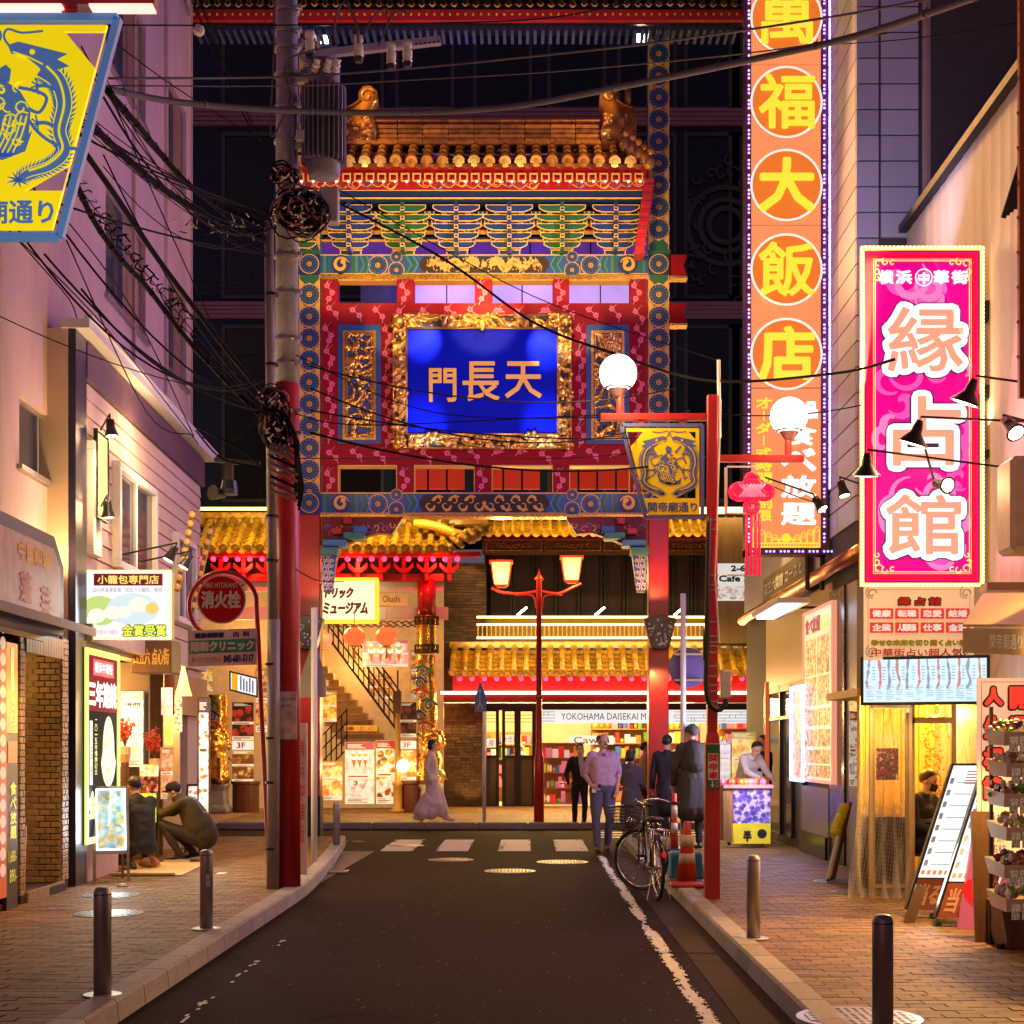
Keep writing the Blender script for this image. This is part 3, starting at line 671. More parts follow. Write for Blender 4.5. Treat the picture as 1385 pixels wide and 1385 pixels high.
G1=mat('gold_text',(.8,.55,.12),.4,e=.5,ec=(1,.7,.1))
m=MB();tx(m,f,'1',.15*f.W,f.H*.82,f.W*.85,f.H*.985,.004,bold=.05);tx(m,f,'食べログ',.3*f.W,f.H*.67,f.W*.8,f.H*.8,.004,vert=True);part('lettering',m,mat('gold_text2',(.9,.75,.3),.4,e=.4),m2)
m=MB();tx(m,f,'食べ放題',f.W*.3,f.H*.26,f.W*.85,f.H*.48,.004,vert=True,bold=.01);tx(m,f,'1,680-',f.W*.15,f.H*.17,f.W*.85,f.H*.22,.004);tx(m,f,'890-',f.W*.25,f.H*.1,f.W*.85,f.H*.15,.004);part('lettering',m,mat('yellow_text',(.8,.75,.1),.4,e=.5),m2)
m=MB();m.fb(f,.1*f.W,f.H*.55,f.W*.9,f.H*.63,.001,.004);part('orange_patch',m,mat('orange_patch',(.8,.2,.05),.4,e=.4),m2)
lamp('SPOT',(XL(13.2)+.75,13.2,2.6),22,(1,.6,.22),.06,(XL(13.5),13.5,.8),120)
# brick entrance
YB=LY(82)
be=thing('brick_entrance','recessed entrance walled in small tan tile bricks on the left','entrance',(-5.3,14.6,.12))
bw=Fr((-6.2,YB,.12),(1,0,0),(0,0,1),1.45,2.6);bw.W=XL(YB)-(-6.2)
m=MB();m.fb(bw,0,0,bw.W,2.62,-.2,-.03);ya,yb2=LY(25),LY(31.5)
m.hexa([(XL(ya)-.3,ya,.12),(XL(ya)-.002,ya,.12),(XL(yb2)-.002,yb2,.12),(XL(yb2)-.3,yb2,.12),(XL(ya)-.3,ya,2.74),(XL(ya)-.002,ya,2.74),(XL(yb2)-.002,yb2,2.74),(XL(yb2)-.3,yb2,2.74)])
m.quad((-6.2,ya,.12),(-6.2,YB,.12),(-6.2,YB,2.74),(-6.2,ya,2.74));m.box(-6.4,ya,2.62,XL(ya)-.05,YB,2.8);m.box(-6.2,ya,.12,XL(ya)+.02,YB,.2)
part('mortar',m,BRKJ,be)
bricks(bw,bw.W-.62,.08,bw.W-.002,2.5,.115,.063,.03,be,BRK,gap=.009,limit=240)
j=FL(25,31.5,870,1215,.004);j=Fr((XL(ya)+.004,ya,.12),j.u,(0,0,1),yb2-ya,2.6)
bricks(j,0,0,j.W,2.6,.1,.063,.03,be,BRK,gap=.009,limit=60)
j=Fr((XL(YB)+.004,YB+.005,.12),j.u,(0,0,1),.2,2.6);bricks(j,0,.1,.22,2.6,.115,.063,.03,be,BRK,gap=.009,limit=60)
j=Fr((XL(yb2)+.02,yb2,2.5),j.u,(0,0,1),YB-yb2,.22)
for i in range(14):m=MB();w=j.W/14;m.fb(j,i*w+.004,0,(i+1)*w-.004,.2,-.03,.012);part('header_tile',m,BRK,be)
j=Fr((XL(yb2)+.045,yb2,.12),j.u,(0,0,1),YB-yb2,.1)
for i in range(18):m=MB();w=j.W/18;m.fb(j,i*w+.003,0,(i+1)*w-.003,.1,-.03,.0);part('step_tile',m,BRK,be)
m=MB();j=Fr((XL(yb2),yb2,2.52),j.u,(0,0,1),YB-yb2,.2);tx(m,j,'四五六菜館',.15,.04,j.W-.1,.17,.02,bold=.008);part('lettering',m,INK,be)
lamp('POINT',(-5.4,14.4,2.35),14,(1,.62,.24),.06)
lamp('SPOT',W(98,800,15.3),115,(1,.7,.5),.1,(XL(15)-.2,15,4.6),130);lamp('SPOT',(XL(13.5)+.55,13.4,2.66),100,(1,.66,.3),.08,(XL(13.5)+1,13.6,0),130);lamp('SPOT',W(236,868,17.6),150,(1,.7,.36),.08,(-4,18,0),120)  # added warm fill spots for the wall and pavement, no fittings modelled
def aframe(name,label,cat,x,y,z,w,h,yaw,face,frame=WOODD,lean=.12,legs=True,fz=.25,th=.03,edge=None):
 """an easel board: face panel between two front legs and two back legs"""
 c,s_=math.cos(yaw),math.sin(yaw);u=V((c,s_,0));n=V((s_,-c,0));up=(V((0,0,1))-n*lean).normalized()
 t=thing(name,label,cat,(x,y,z));f=Fr(V((x,y,z))-u*w/2+n*(lean*h/2),u,up,w,h)
 m=MB()
 if legs:
  for a in (0,w):m.bar(f.P(a,0),f.P(a,h),.03,.03,up=n)
  m.bar(f.P(0,fz),f.P(w,fz),.03,.03,up=n);m.bar(f.P(0,h),f.P(w,h),.03,.03,up=n);part('frame',m,frame,t)
  for a in (.03,w-.03):k=MB();k.bar(f.P(a,h*.97,-.02),f.P(a,0,0)-n*(lean*h*1.9),.025,.025,up=n);part('leg',k,frame,t)
 k=MB();k.fb(f,.02,fz+.02,w-.02,h-.02,-.01,th);part('board',k,face,t)
 if edge:k=MB();k.frame(f,.005,fz,w-.005,h,.02,-.005,th+.004);part('rim',k,edge,t)
 f2=Fr(f.P(0,0,th),f.u,f.v,w,h);return t,f2
t,f=aframe('menu_easel','orange wooden easel with a red set-menu card in the brick entrance','menu board',-5.05,14.25,.2,.36,.64,.12,mat('card_red',(.35,.015,.03),.5,e=.25,ec=(1,.05,.1)),mat('orange_wood',(.6,.2,.04),.5),fz=.14)
m=MB();m.fb(f,.07,.4,.29,.56,.001,.003);part('photo',m,prt('roast_print',[C(240,120,50),C(180,40,20),C(250,190,90)],18,.5),t)
m=MB();tx(m,f,'ランチ一番街が',.06,.33,.2,.37,.003);tx(m,f,'できるレストラン',.12,.26,.3,.3,.003);part('lettering',m,WHT,t)
m=MB();m.fb(f,.08,.17,.2,.24,.001,.003);part('photo',m,prt('dimsum_print',[C(250,220,120),C(230,170,60)],30,.5),t)
# lit green-framed award panel
f=FL(114,159,875,1143,.06);ap=thing('award_panel','tall back-lit panel with yellow-green rim, dumpling picture and huge characters on the left','sign',f.P(0,0))
YG=lit('panel_rim',C(225,240,120),1.2,True)
m=MB();m.fb(f,0,0,f.W,f.H,-.12,0);part('box',m,NAVY,ap)
m=MB();m.frame(f,0,0,f.W,f.H,.07,0,.03);part('rim',m,YG,ap)
m=MB();m.fb(f,.07,.07,f.W-.07,f.H-.07,0,.008);part('face',m,mat('panel_black',(.02,.02,.022),.7,spec=.1),ap)
Wd,Hd=f.W,f.H
m=MB();m.fb(f,.07,Hd*.68,Wd-.07,Hd-.07,.009,.012);part('face',m,mat('panel_maroon',(.12,.005,.01),.7,spec=.1,e=.25,ec=(1,.05,.1)),ap)
m=MB();m.fb(f,Wd*.2,Hd*.865,Wd*.82,Hd*.95,.013,.02);part('title_bar',m,lit('title_magenta',C(225,20,90),1),ap)
m=MB();tx(m,f,'横浜中華街',Wd*.24,Hd*.88,Wd*.78,Hd*.938,.023,bold=.008);part('lettering',m,L_WHT,ap)
m=MB();tx(m,f,'三年連続',Wd*.09,Hd*.70,Wd*.93,Hd*.84,.015,bold=.03);part('lettering',m,L_WHT,ap)
m=MB();fr2=Fr(f.P(Wd*.68,Hd*.47),f.u,f.v,1,1)
m.flat(fr2,[(Wd*.24*math.cos(t*pi/10)*(1 if math.sin(t*pi/10)<0 else .75),Hd*.19*math.sin(t*pi/10)) for t in range(20)],.012,0)
for i in range(7):m.rib(fr2,smooth([(-.02,Hd*.17),(-.12+.04*i,Hd*.03),(-.2+.065*i,-Hd*.14)]),.018,.014,1)
for i in range(9):x,y=R.uniform(-.18,.2),R.uniform(-.15,.18)*Hd;m.disc(fr2,x,y,.035,.016+i*.0003,8,2)
part('dumpling_picture',m,[lit('dmp_yellow',C(235,240,180),1.05),lit('dmp_cream',C(250,250,215),1),lit('dmp_green',C(120,225,80),1)],ap)
m=MB();m.fb(f,Wd*.12,Hd*.3,Wd*.2,Hd*.63,.01,.014);part('caption_bar',m,lit('caption_bar',C(210,225,235),1),ap)
m=MB();tx(m,f,'四五六菜館小籠包',Wd*.135,Hd*.33,Wd*.185,Hd*.6,.017,vert=True);part('lettering',m,INK,ap)
m=MB();tx(m,f,'二〇一五年優勝記念',Wd*.26,Hd*.35,Wd*.34,Hd*.64,.013,vert=True);tx(m,f,'金賞',Wd*.1,Hd*.12,Wd*.48,Hd*.27,.013,bold=.035);part('lettering',m,YG,ap)
m=MB();tx(m,f,'受賞',Wd*.52,Hd*.12,Wd*.92,Hd*.27,.013,bold=.035);part('lettering',m,lit('cyan_white',C(215,240,250),1.05),ap)
m=MB();tx(m,f,'横浜中華街 小籠包専門店',Wd*.3,Hd*.07,Wd*.8,Hd*.095,.013);part('lettering',m,YG,ap)
lamp('AREA',f.P(Wd/2,Hd/2,.15),20,(.85,1,.6),sx=1.0,sy=1.8,tgt=f.P(Wd/2,Hd/2,3))
m=MB();j=FL(113,160,1143,1190,.02);m.fb(j,0,-.1,j.W,j.H,-.1,0);top('base_wall',m,STUC,'low cream wall strip under the lit award panel','wall')
# shop interior bits
f=Fr(cf.P(ca(171),.55,-1.45),cf.u,(0,0,1),1.2,1.75)
def poster(name,label,x0,y0,x1,y1,Y,cols,sc=10,e=.8,bgc=(.9,.85,.7),frame=None,txt=None,tcol=None,rim=.012,cat='poster',thr=.5,group=None,th=.02):
 f=FF(x0,y0,x1,y1,Y);t=thing(name,label,cat,f.P(0,0),group)
 m=MB();m.fb(f,0,0,f.W,f.H,-th,0);part('sheet',m,prt(name+'_print',cols,sc,e,bgc,thr) if cols else lit(name+'_face',bgc,e),t)
 if frame:m=MB();m.frame(f,-rim,-rim,f.W+rim,f.H+rim,rim,-th,.01);part('frame',m,frame,t)
 if cols and f.H>.5:
  rq=random.Random(int(x0*7+y0));W_,H_=f.W,f.H;m=MB();m.fb(f,0,H_*.88,W_,H_,.001,.004,0);m.fb(f,0,0,W_,H_*.1,.001,.004,1)
  for i in range(4):m.fb(f,W_*.08,H_*(.905+.022*i*.8),W_*rq.uniform(.5,.92),H_*(.915+.022*i*.8),.004,.006,1)
  for i in range(3):m.fb(f,W_*.08,H_*(.02+.025*i),W_*rq.uniform(.4,.92),H_*(.032+.025*i),.004,.006,2)
  yy=H_*rq.uniform(.4,.55);m.fb(f,0,yy,W_,yy+H_*.07,.001,.004,1);m.fb(f,W_*.1,yy+H_*.02,W_*.8,yy+H_*.045,.004,.006,0)
  part('print',m,[mat(name+'_band',tuple(x*.6 for x in cols[0]),.5,e=e*.5),mat(name+'_pale',C(245,235,215),.5,e=e*.6),INKB],t)
 if txt:
  m=MB()
  for s_,a,b_,c,d,v in txt:tx(m,f,s_,(a-x0)*f.k,(y1-b_)*f.k,(c-x0)*f.k,(y1-d)*f.k,.006,vert=v,bold=.25*f.k)
  part('lettering',m,tcol or INK,t)
 return t,f
poster('framed_poster','white lit poster with a dark frame behind the red berry branches',163,935,194,1037,19.2,[C(235,245,235),C(200,225,190),C(255,255,250)],3,1.05,C(250,250,245),INK,[('三年連続 金賞受賞',167,955,190,950,False)])
poster('food_poster','poster of a blue seaside dish stacked above other posters by the shop door',189,1034,214,1050,18.9,[C(60,130,190),C(250,200,80),C(240,240,240)],12,.8)
poster('food_poster','dark poster with dumpling photos in the middle of the poster stack',188,1050,213,1072,18.9,[C(230,190,140),C(40,25,20),C(230,90,50),C(245,230,200)],14,.8,C(40,25,20))
poster('food_poster','bright green poster at the bottom of the poster stack',185,1073,211,1112,18.9,[C(120,200,40),C(200,230,80),C(240,250,180)],9,.9,C(170,215,70))
poster('dish_poster','tall narrow pink dish poster by the shop door post',218,1012,234,1080,19.4,[C(230,170,140),C(210,120,90),C(250,230,200)],8,.7,C(225,180,140),GOLDP)
poster('green_poster','small lit green poster left of the planked wall',222,981,233,1007,19.5,[C(150,220,80),C(240,250,160)],10,1.0,C(190,235,100))
poster('lit_sheet','small lit white and orange sheet above the green poster',218,930,233,967,19.5,[C(250,250,235),C(245,190,90)],6,1.1,C(250,245,220))
t,_=poster('tall_lit_banner','tall white back-lit banner of dishes at the far edge of the left shop',269,945,282,1103,19.6,[C(120,90,120),C(235,190,60),C(200,60,60),C(250,250,250)],9,1.25,C(252,250,252),WOODD,rim=.02,thr=.32)
lamp('AREA',W(276,1030,19.4),14,(1,.95,.95),sx=.12,sy=1.5,tgt=W(500,1100,17))
poster('menu_board','hanging board of dish photos seen at an angle above the lantern',236,932,246,990,19.0,[C(200,90,60),C(240,220,190),C(90,60,50),C(140,100,160)],16,.6)
# leaning lit easels
t,f=aframe('lit_easel','glowing white easel board with dish and beer pictures before the kneeling man','menu board',-4.62,16.35,.12,.36,1.05,.35,mat('easel_back',(.02,.02,.02),.5),mat('grey_wood',(.3,.22,.16),.6),lean=.22,fz=.32)
m=MB();m.fb(f,.03,.35,.33,1.02,.0,.012);part('picture',m,prt('easel_print',[C(220,50,40),C(90,180,220),C(245,200,60),C(220,235,245)],7,.95,C(190,225,245),.6),t)
m=MB();m.frame(f,.02,.34,.34,1.03,.014,0,.02);part('rim_light',m,mat('rim_led',(.9,.95,1),e=3,ec=(.8,.9,1),samp=False),t)
lamp('AREA',f.P(.18,.7,.1),7,(.9,.95,1),sx=.3,sy=.6,tgt=f.P(.18,.7,2))
t,f=aframe('lit_easel','small glowing menu easel behind the squatting man','menu board',WX(262,20.6),20.6,.12,.2,.95,-.1,prt('menu_easel_print',[C(90,190,200),C(230,70,60),C(245,240,220)],14,1.1,C(235,245,245),.45),INK,lean=.1,fz=.3)
# dried red berry branches in baskets
BER=mat('berry_red',(.65,.06,.02),.5,var=.3,rnd=.3)
for k,(px,py,Y) in enumerate(((169,1012,18.9),(209,1028,19.15))):
 c=W(px,py,Y);t=thing('berry_branches',('red berry branches in front of the white framed poster' if k==0 else 'red berry branches in a bundle above the poster stack'),'plant',c)
 m=MB();bb=MB()
 for i in range(26):
  a=R.uniform(-.5,.5);l=R.uniform(.22,.42);tip=c+V((math.sin(a)*l*.75,R.uniform(-.1,.1),math.cos(a)*l));m.tube([c,c.lerp(tip,.5)+V((0,0,.02)),tip],.003,4)
  for j in range(16):q_=c.lerp(tip,R.uniform(.42,1.02))+V((R.gauss(0,.014),R.gauss(0,.014),R.gauss(0,.01)));bb.ball(q_,.0095,5,h=3)
 part('stem',m,WOODD,t,kind='stuff');part('berries',bb,BER,t,kind='stuff')
 m=MB();m.lathe(c-V((0,0,.18)),[(.05,0),(.075,.1),(.07,.2)],12);part('wrapper',m,mat('wrap_paper',(.6,.4,.2),.6),t)
 m=MB();m.cyl((c.x,c.y,.12),c-V((0,0,.18)),.06,.05,10);top('plant_stand',m,WOODD,('round wooden stand under the left berry bundle' if k==0 else 'round wooden stand under the right berry bundle'),'stand')
 # things on the left pavement
m=MB();f=Fr((-4.75,16.9,.125),(1,.05,0),(-.05,1,0),1,1);m.fb(f,0,0,.78,1.9,0,.008);m.fb(f,-.02,-.05,.7,.02,.01,.035)
top('cardboard_sheet',m,mat('cardboard',(.62,.45,.2),.8,var=.1),'flat sheet of cardboard on the pavement beside the squatting man','cardboard')
m=MB();c=V((WX(205,18),18.0,.12))
for i in range(14):a=R.uniform(0,6.3);r_=R.uniform(0,.12);m.ball(c+V((math.cos(a)*r_,math.sin(a)*r_*.6,.05+R.uniform(0,.05))),(.07,.06,.05),7,R.randrange(2))
top('plastic_bag',m,[mat('bag_film',(.6,.42,.25),.35,var=.3,sc=20),mat('bag_red',(.5,.15,.06),.4)],'crumpled shopping bag on the pavement between the two crouching men','bag')
m=MB();m.fb(Fr((WX(291,17.1),17.1,.125),(1,.1,0),(0,1,0),1,1),0,0,.1,.22,0,.003);top('paper_scrap',m,WHT,'white scrap of paper lying beside the far left bollard','paper')
m=MB();c=V((WX(136,14.8),15.6,.13));m.ball(c,(.06,.05,.03),8);top('litter',m,mat('litter_wrap',(.5,.42,.4),.4),'small crumpled wrapper on the pavement under the award panel','litter')
# wear on the road: patches, cracks, tyre polish; gum on the pavements
TAR=mat('tar_seam',(.012,.007,.006),.75,spec=.1,var=.4,sc=3,bump=.6,bs=90)
rr=random.Random(4)
m=MB()
for k in range(9):
 x,y=rr.uniform(-2.1,1),rr.uniform(7.5,20);d=rr.choice((0,1));pts=[]
 for i in range(14):pts.append((x,y));x+=rr.uniform(-.1,.1)+(.12 if d else 0);y+=rr.uniform(.02,.2) if not d else rr.uniform(-.08,.08)
 m.rib(Fr((0,0,.0045),(1,0,0),(0,1,0),1,1),pts,[rr.uniform(.006,.02) for _ in pts],0)
top('road_cracks',m,TAR,'fine dark cracks wandering through the asphalt','cracks',kind='stuff')
m=MB()
for i in range(260):
 s_=rr.choice((-1,1));x=rr.uniform(-4.6,-2.7) if s_<0 else rr.uniform(1.8,3.7);y=rr.uniform(7.5,22);m.disc(Fr((x,y,.1235),(1,0,0),(0,1,0),1,1),0,0,rr.uniform(.008,.028),0,8,0)
top('gum_spots',m,mat('gum_dark',(.05,.035,.03),.8),'dark trodden gum spots on both pavements','stains',kind='stuff')
# ================================================================ the gate
YG=24.6
gf=FF(403,1130,1385,1130,YG);gk=gf.k
def gq(px,py):return ((px-403)*gk,(1130-py)*gk)
GZ=.12-gf.o.z
gate=thing('paifang_gate','tall red and blue Chinese gate with gold carvings and blue name plaque across the street','gate',(-.75,YG,.12))
def gc(px,py,c):
 w=W(px,py,YG-c);return (w.x-gf.o.x,w.z-gf.o.z)
def gb(mb,x0,y0,x1,y1,c0,c1,mi=0):
 a,b=gc(x0,y1,c1);c,d=gc(x1,y0,c1);return mb.fb(gf,a,b,c,d,c0,c1,mi)
def gpoly(mb,pts,c0,c1,mi=0):return mb.prism(gf,[gq(*p) for p in pts],c0,c1,mi)
for x0,x1 in ((404,433),(877,905)):
 m=MB();gb(m,x0,1077,x1,1133,-.36,.02);part('column_base',m,DKMET,gate,bev=.01)
 m=MB();gb(m,x0+.5,695,x1-.5,1077,-.35,0);part('column',m,RED,gate,bev=.012)
 m=MB();gb(m,x0,-60,x1,695,-.35,0);part('column',m,GREEN,gate,bev=.012)
 # rosettes: painted discs of rings and petals
rs=MB();z0=Fr((0,0,0),(1,0,0),(0,1,0),1,1)
rs.disc(z0,0,0,.5,0,28,0);rs.disc(z0,0,0,.5,.001,28,1,.455);rs.disc(z0,0,0,.13,.002,16,1,.09);rs.disc(z0,0,0,.05,.002,10,1);rs.disc(z0,0,0,.09,.0015,12,5)
for i in range(16):
 a=2*pi*i/16;ca_,sa_=math.cos(a),math.sin(a)
 def pt(r_,t):return (r_*math.cos(a+t),r_*math.sin(a+t))
 rs.flat(z0,[pt(.43,-.1),pt(.45,0),pt(.43,.1),pt(.34,.13),pt(.31,0),pt(.34,-.13)],.002,2)
 rs.flat(z0,[pt(.2,-.08),pt(.3,0),pt(.2,.08)],.002,3);rs.flat(z0,[pt(.34,-.03),pt(.4,0),pt(.34,.03)],.003,1)
ROS=rs.mesh('rosette',[BLUED,GOLDP,BLUE,mat('rosette_green',(.06,.3,.12),.5),BLUEL,REDK])
def ros(px,py,c=.004,s=29.6,fr=None):
 a,b=gq(px,py);piece('rosette',ROS,gate,gf.M(a,b,c),sc=(s*gk,s*gk,1))
for i in range(23):
 y=43+29.65*i
 if y<335:ros(891,y)
 if 380<y<670:ros(891,y-.5);ros(418.5,y-.5)
for i in range(11):ros(418.5,43+29.65*i)
gt=MB()
for x0,x1 in ((404,433),(877,905)):
 for xx in (x0+.3,x1-1.3):gb(gt,xx,30,xx+1,695,.001,.003)
for i in range(46):
 for xc in (418.5,891):
  y=28.2+14.82*i
  if i%2==0 and y<690:
   for sx in (-1,1):a,b=gq(xc+sx*14,y);gt.flat(gf,[(a,b-.09),(a-sx*.09,b),(a,b+.09)][::sx],.0035,0)
   a,b=gq(xc,y);gt.flat(gf,[(a-.035,b),(a,b-.02),(a+.035,b),(a,b+.02)],.0036,0)
part('gold_edge',gt,GOLDP,gate)
m=MB()
for x0 in (404,877):gb(m,x0-1,14,x0+30,24,0,.03);gb(m,x0-1,338,x0+30,343,0,.03)
part('collar',m,GREEN,gate)
def beam(y0,y1,gold_hi):
 m=MB();gb(m,433,y0,877,y1,-.3,-.02);part('beam',m,BLUE,gate)
 m=MB();gb(m,404,y0,433,y1,.002,.02,0);gb(m,877,y0,905,y1,.002,.02,0);part('beam_end',m,BLUED,gate)
 ym=(y0+y1)/2;h=y1-y0
 for px in (418.5,891):ros(px,ym,.024,27)
 m=MB();gb(m,433,y0,877,y0+1.6,-.02,-.012,0);gb(m,433,y1-1.6,877,y1,-.02,-.012,0)
 for s_ in (1,-1):
  def X(x):return 655+s_*(x-655)
  def bx(x0,x1,mi):a,b=sorted((X(x0),X(x1)));gb(m,a,y0+1.6,b,y1-1.6,-.02,-.014,mi)
  bx(437,441,1);bx(443,446,2);bx(476,479,2);bx(480,484,1)
  for k,mi in ((0,1),(4,2),(8,3)):gpoly(m,[(X(486+k),y0+2),(X(489+k),y0+2),(X(494+k),ym),(X(489+k),y1-2),(X(486+k),y1-2),(X(491+k),ym)][::s_],-.02,-.013+.0007*k,mi)
  for k,mi in ((0,1),(5,2),(9,3)):gpoly(m,[(X(548+k),y0+2),(X(551+k),y0+2),(X(558+k),ym),(X(551+k),y1-2),(X(548+k),y1-2),(X(555+k),ym)][::s_],-.02,-.0122+.0007*k,mi)
  ros(X(511),ym+1,-.01,27);ros(X(536),y1-6,-.006,22);ros(X(536),y0+3,-.008,16)
  # coiled dragon medallion
  a,b=gq(X(461),ym);k2=gk
  m.disc(gf,a,b,13*k2,-.012,24,4);m2=[(a+s_*dx*k2,b+dy*k2) for dx,dy in curl(0,0,10.5,.3,8.2,30,.72)]
  m.rib(gf,m2,[(.01+.05*math.sin(pi*i/29)) for i in range(30)],-.009,5)
  for i in range(0,30,3):x,y=m2[i];m.flat(gf,[(x,y),(x+.02*math.cos(i),y+.06*math.sin(i)+.01),(x+.035,y)],-.0085,5)
  m.disc(gf,a+s_*3*k2,b+4*k2,3.5*k2,-.008,10,5)
 part('painted_trim',m,[GOLDP,TEAL,GREEN,BLUEL,BLUED,GOLDP],gate)
 # gilt scroll field in the middle
 m=MB();gpoly(m,[(566,ym),(573,y0+3),(737,y0+3),(744,ym),(737,y1-3),(573,y1-3)],-.02,-.008,0)
 cx,cy=gq(655,ym)
 if gold_hi:
  for s_ in (1,-1):
   body=[(cx+s_*x*gk,cy+y*gk) for x,y in smooth([(8,0),(18,6),(28,-5),(40,5),(52,-5),(64,4),(76,-2)],6)];n=len(body)
   m.rib(gf,body,[.11*(1-abs(i/n-.3))+.02 for i in range(n)],-.003,1)
   for i in range(n):x,y=body[i];m.flat(gf,[(x-.03,y),(x+.03,y),(x+R.uniform(-.04,.04),y+R.choice((-1,1))*.1)],-.0025,1)
   m.disc(gf,cx+s_*14*gk,cy+4*gk,6*gk,-.002,9,1)
  m.disc(gf,cx,cy,4*gk,-.001,12,1)
  for i in range(90):x,y=cx+R.uniform(-80,80)*gk,cy+R.uniform(-9,9)*gk;a=R.uniform(0,6);m.flat(gf,[(x,y),(x+.03*math.cos(a),y+.03*math.sin(a)),(x+.05*math.cos(a+.8),y+.05*math.sin(a+.8))],-.0022,1)
 else:
  for s_ in (1,-1):
   for i in range(7):
    x=cx+s_*(8+i*11)*gk;yy=cy+(3 if i%2 else -3)*gk
    m.rib(gf,curl(x,yy,7*gk,(0 if i%2 else pi),(5.2 if i%2 else pi+5.2)*1,16,.7,s_),[.035-.0015*j for j in range(16)],-.003+.0002*i,1)
    m.rib(gf,smooth([(x-5*gk,yy),(x,yy+(7 if i%2 else -7)*gk),(x+7*gk,yy+(5 if i%2 else -5)*gk)]),.028,-.0025,1)
  m.disc(gf,cx,cy,3*gk,-.001,12,1)
 part('gilt_scroll',m,[DGRND,mat('gilt_bright',(.9,.58,.16),.35,.5,e=.12,ec=(1,.6,.1)) if gold_hi else GOLDP],gate)
beam(344,371,True);beam(666,695,False)
m=MB();gb(m,433,371.5,877,377.5,-.3,.01);part('gold_strip',m,GOLD,gate);m=MB();gb(m,433,695.5,877,699,-.3,.01);part('gold_strip',m,GOLD,gate)
# lattice of red posts and rails
RP=mat('gate_crimson',(.3,.003,.016),.55,spec=.2,var=.15,sc=3)
for x0,x1 in ((437,457),(537,560),(642,665),(748,770),(852,873)):
 m=MB();gb(m,x0,377.7,x1,409.8,-.28,-.03);part('post',m,RP,gate,bev=.006)
 m=MB();gb(m,x0,629.2,x1,665.8,-.28,-.03);part('post',m,RP,gate,bev=.006)
m=MB();gb(m,434,410,876.5,438,-.28,-.028);part('rail',m,RP,gate)
m=MB();gb(m,434,603,876.5,629,-.28,-.028);part('rail',m,RP,gate)
m=MB();gb(m,434,438.2,876.5,602.8,-.28,-.034);part('panel',m,RP,gate)
m=MB()
for x0,x1 in ((434,437),(873,876.8)):gb(m,x0,378,x1,666,-.25,-.03)
part('jamb',m,REDK,gate)
m=MB()
for a,b in ((457,537),(560,642),(665,748),(770,852)):gb(m,a,377.7,b,379.3,-.28,-.02);gb(m,a,629,b,630.6,-.28,-.02);gb(m,a,630.6,a+1,665.5,-.28,-.02);gb(m,b-1,630.6,b,665.5,-.28,-.02)
part('gold_edge',m,GOLDP,gate)
# plum blossoms painted on the crimson boards
bl=MB()
for i in range(5):
 a=2*pi*i/5+pi/2;bl.flat(z0,[(.27*math.cos(a)+.24*math.cos(t*pi/4),.27*math.sin(a)+.24*math.sin(t*pi/4)) for t in range(8)],.0004*i,0)
bl.disc(z0,0,0,.13,.003,8,1);bl.disc(z0,0,0,.06,.0035,6,0)
BLM=bl.mesh('plum_blossom',[PINK,REDK])
tw=MB();nb=0
def sprig(px,py,ang,n=3,c=-.026):
 global nb
 pts=[]
 for i in range(n):x,y=px+i*7.5*math.cos(ang)+(3 if i%2 else -3)*math.sin(ang),py+i*9*math.sin(ang)+(3 if i%2 else -3)*math.cos(ang)*.6;pts.append((x,y))
 full=[(px-6*math.cos(ang),py-8*math.sin(ang))]+pts+[(pts[-1][0]+7*math.cos(ang+.7),pts[-1][1]+9*math.sin(ang+.7))]
 tw.rib(gf,smooth([gq(*p) for p in full]),[.012]*((len(full)-1)*4+1),c+.001);tw.rib(gf,[gq(*pts[0]),gq(pts[0][0]+9,pts[0][1]-9)],[.01,.002],c+.0012)
 for x,y in pts:
  a,b=gq(x,y);piece('plum_blossom',BLM,gate,gf.M(a,b,c+.003)@Matrix.Rotation(R.uniform(0,2),4,'Z'),sc=(.1,.1,1));nb+=1
for xc in (447,548.5,653.5,759,862.5):
 sprig(xc-2,386,1.4,3);sprig(xc-2,640,1.4,3)
for i,x in enumerate(range(446,870,32)):sprig(x,420+R.uniform(-3,3),R.choice((.5,-.4,.9)),2)
for i,x in enumerate(range(446,870,32)):sprig(x,613+R.uniform(-3,3),R.choice((.4,-.5,.8)),2)
for xc in (446,863):[sprig(xc+R.uniform(-4,2),y,1.2,3) for y in (444,475,510,540,575)]
for xc in (523,785):[sprig(xc,y,1.3,3) for y in (445,478,512,548,580)]
part('branch',tw,TWIG,gate,kind='stuff')
# side panels with carved gilding
for k,x0 in enumerate((457,793)):
 x1=x0+58;m=MB();gb(m,x0,439,x1,600,-.034,-.012);part('side_panel',m,BLUE,gate)
 m=MB();a,b=gq(x0+6.5,595);c,d=gq(x1-6.5,447);m.frame(gf,a,b,c,d,.045,-.012,.012);m.frame(gf,a+.06,b+.06,c-.06,d-.06,.02,-.012,.004);part('panel_frame',m,GOLD,gate)
 m=MB();relief(m,gf,a+.05,b+.05,c-.05,d-.05,34,110,.05,-.02,0,1,7,seed=k*5+1,cut=.34);part('gilt_carving',m,[GOLD,DGRND],gate,smooth=True)
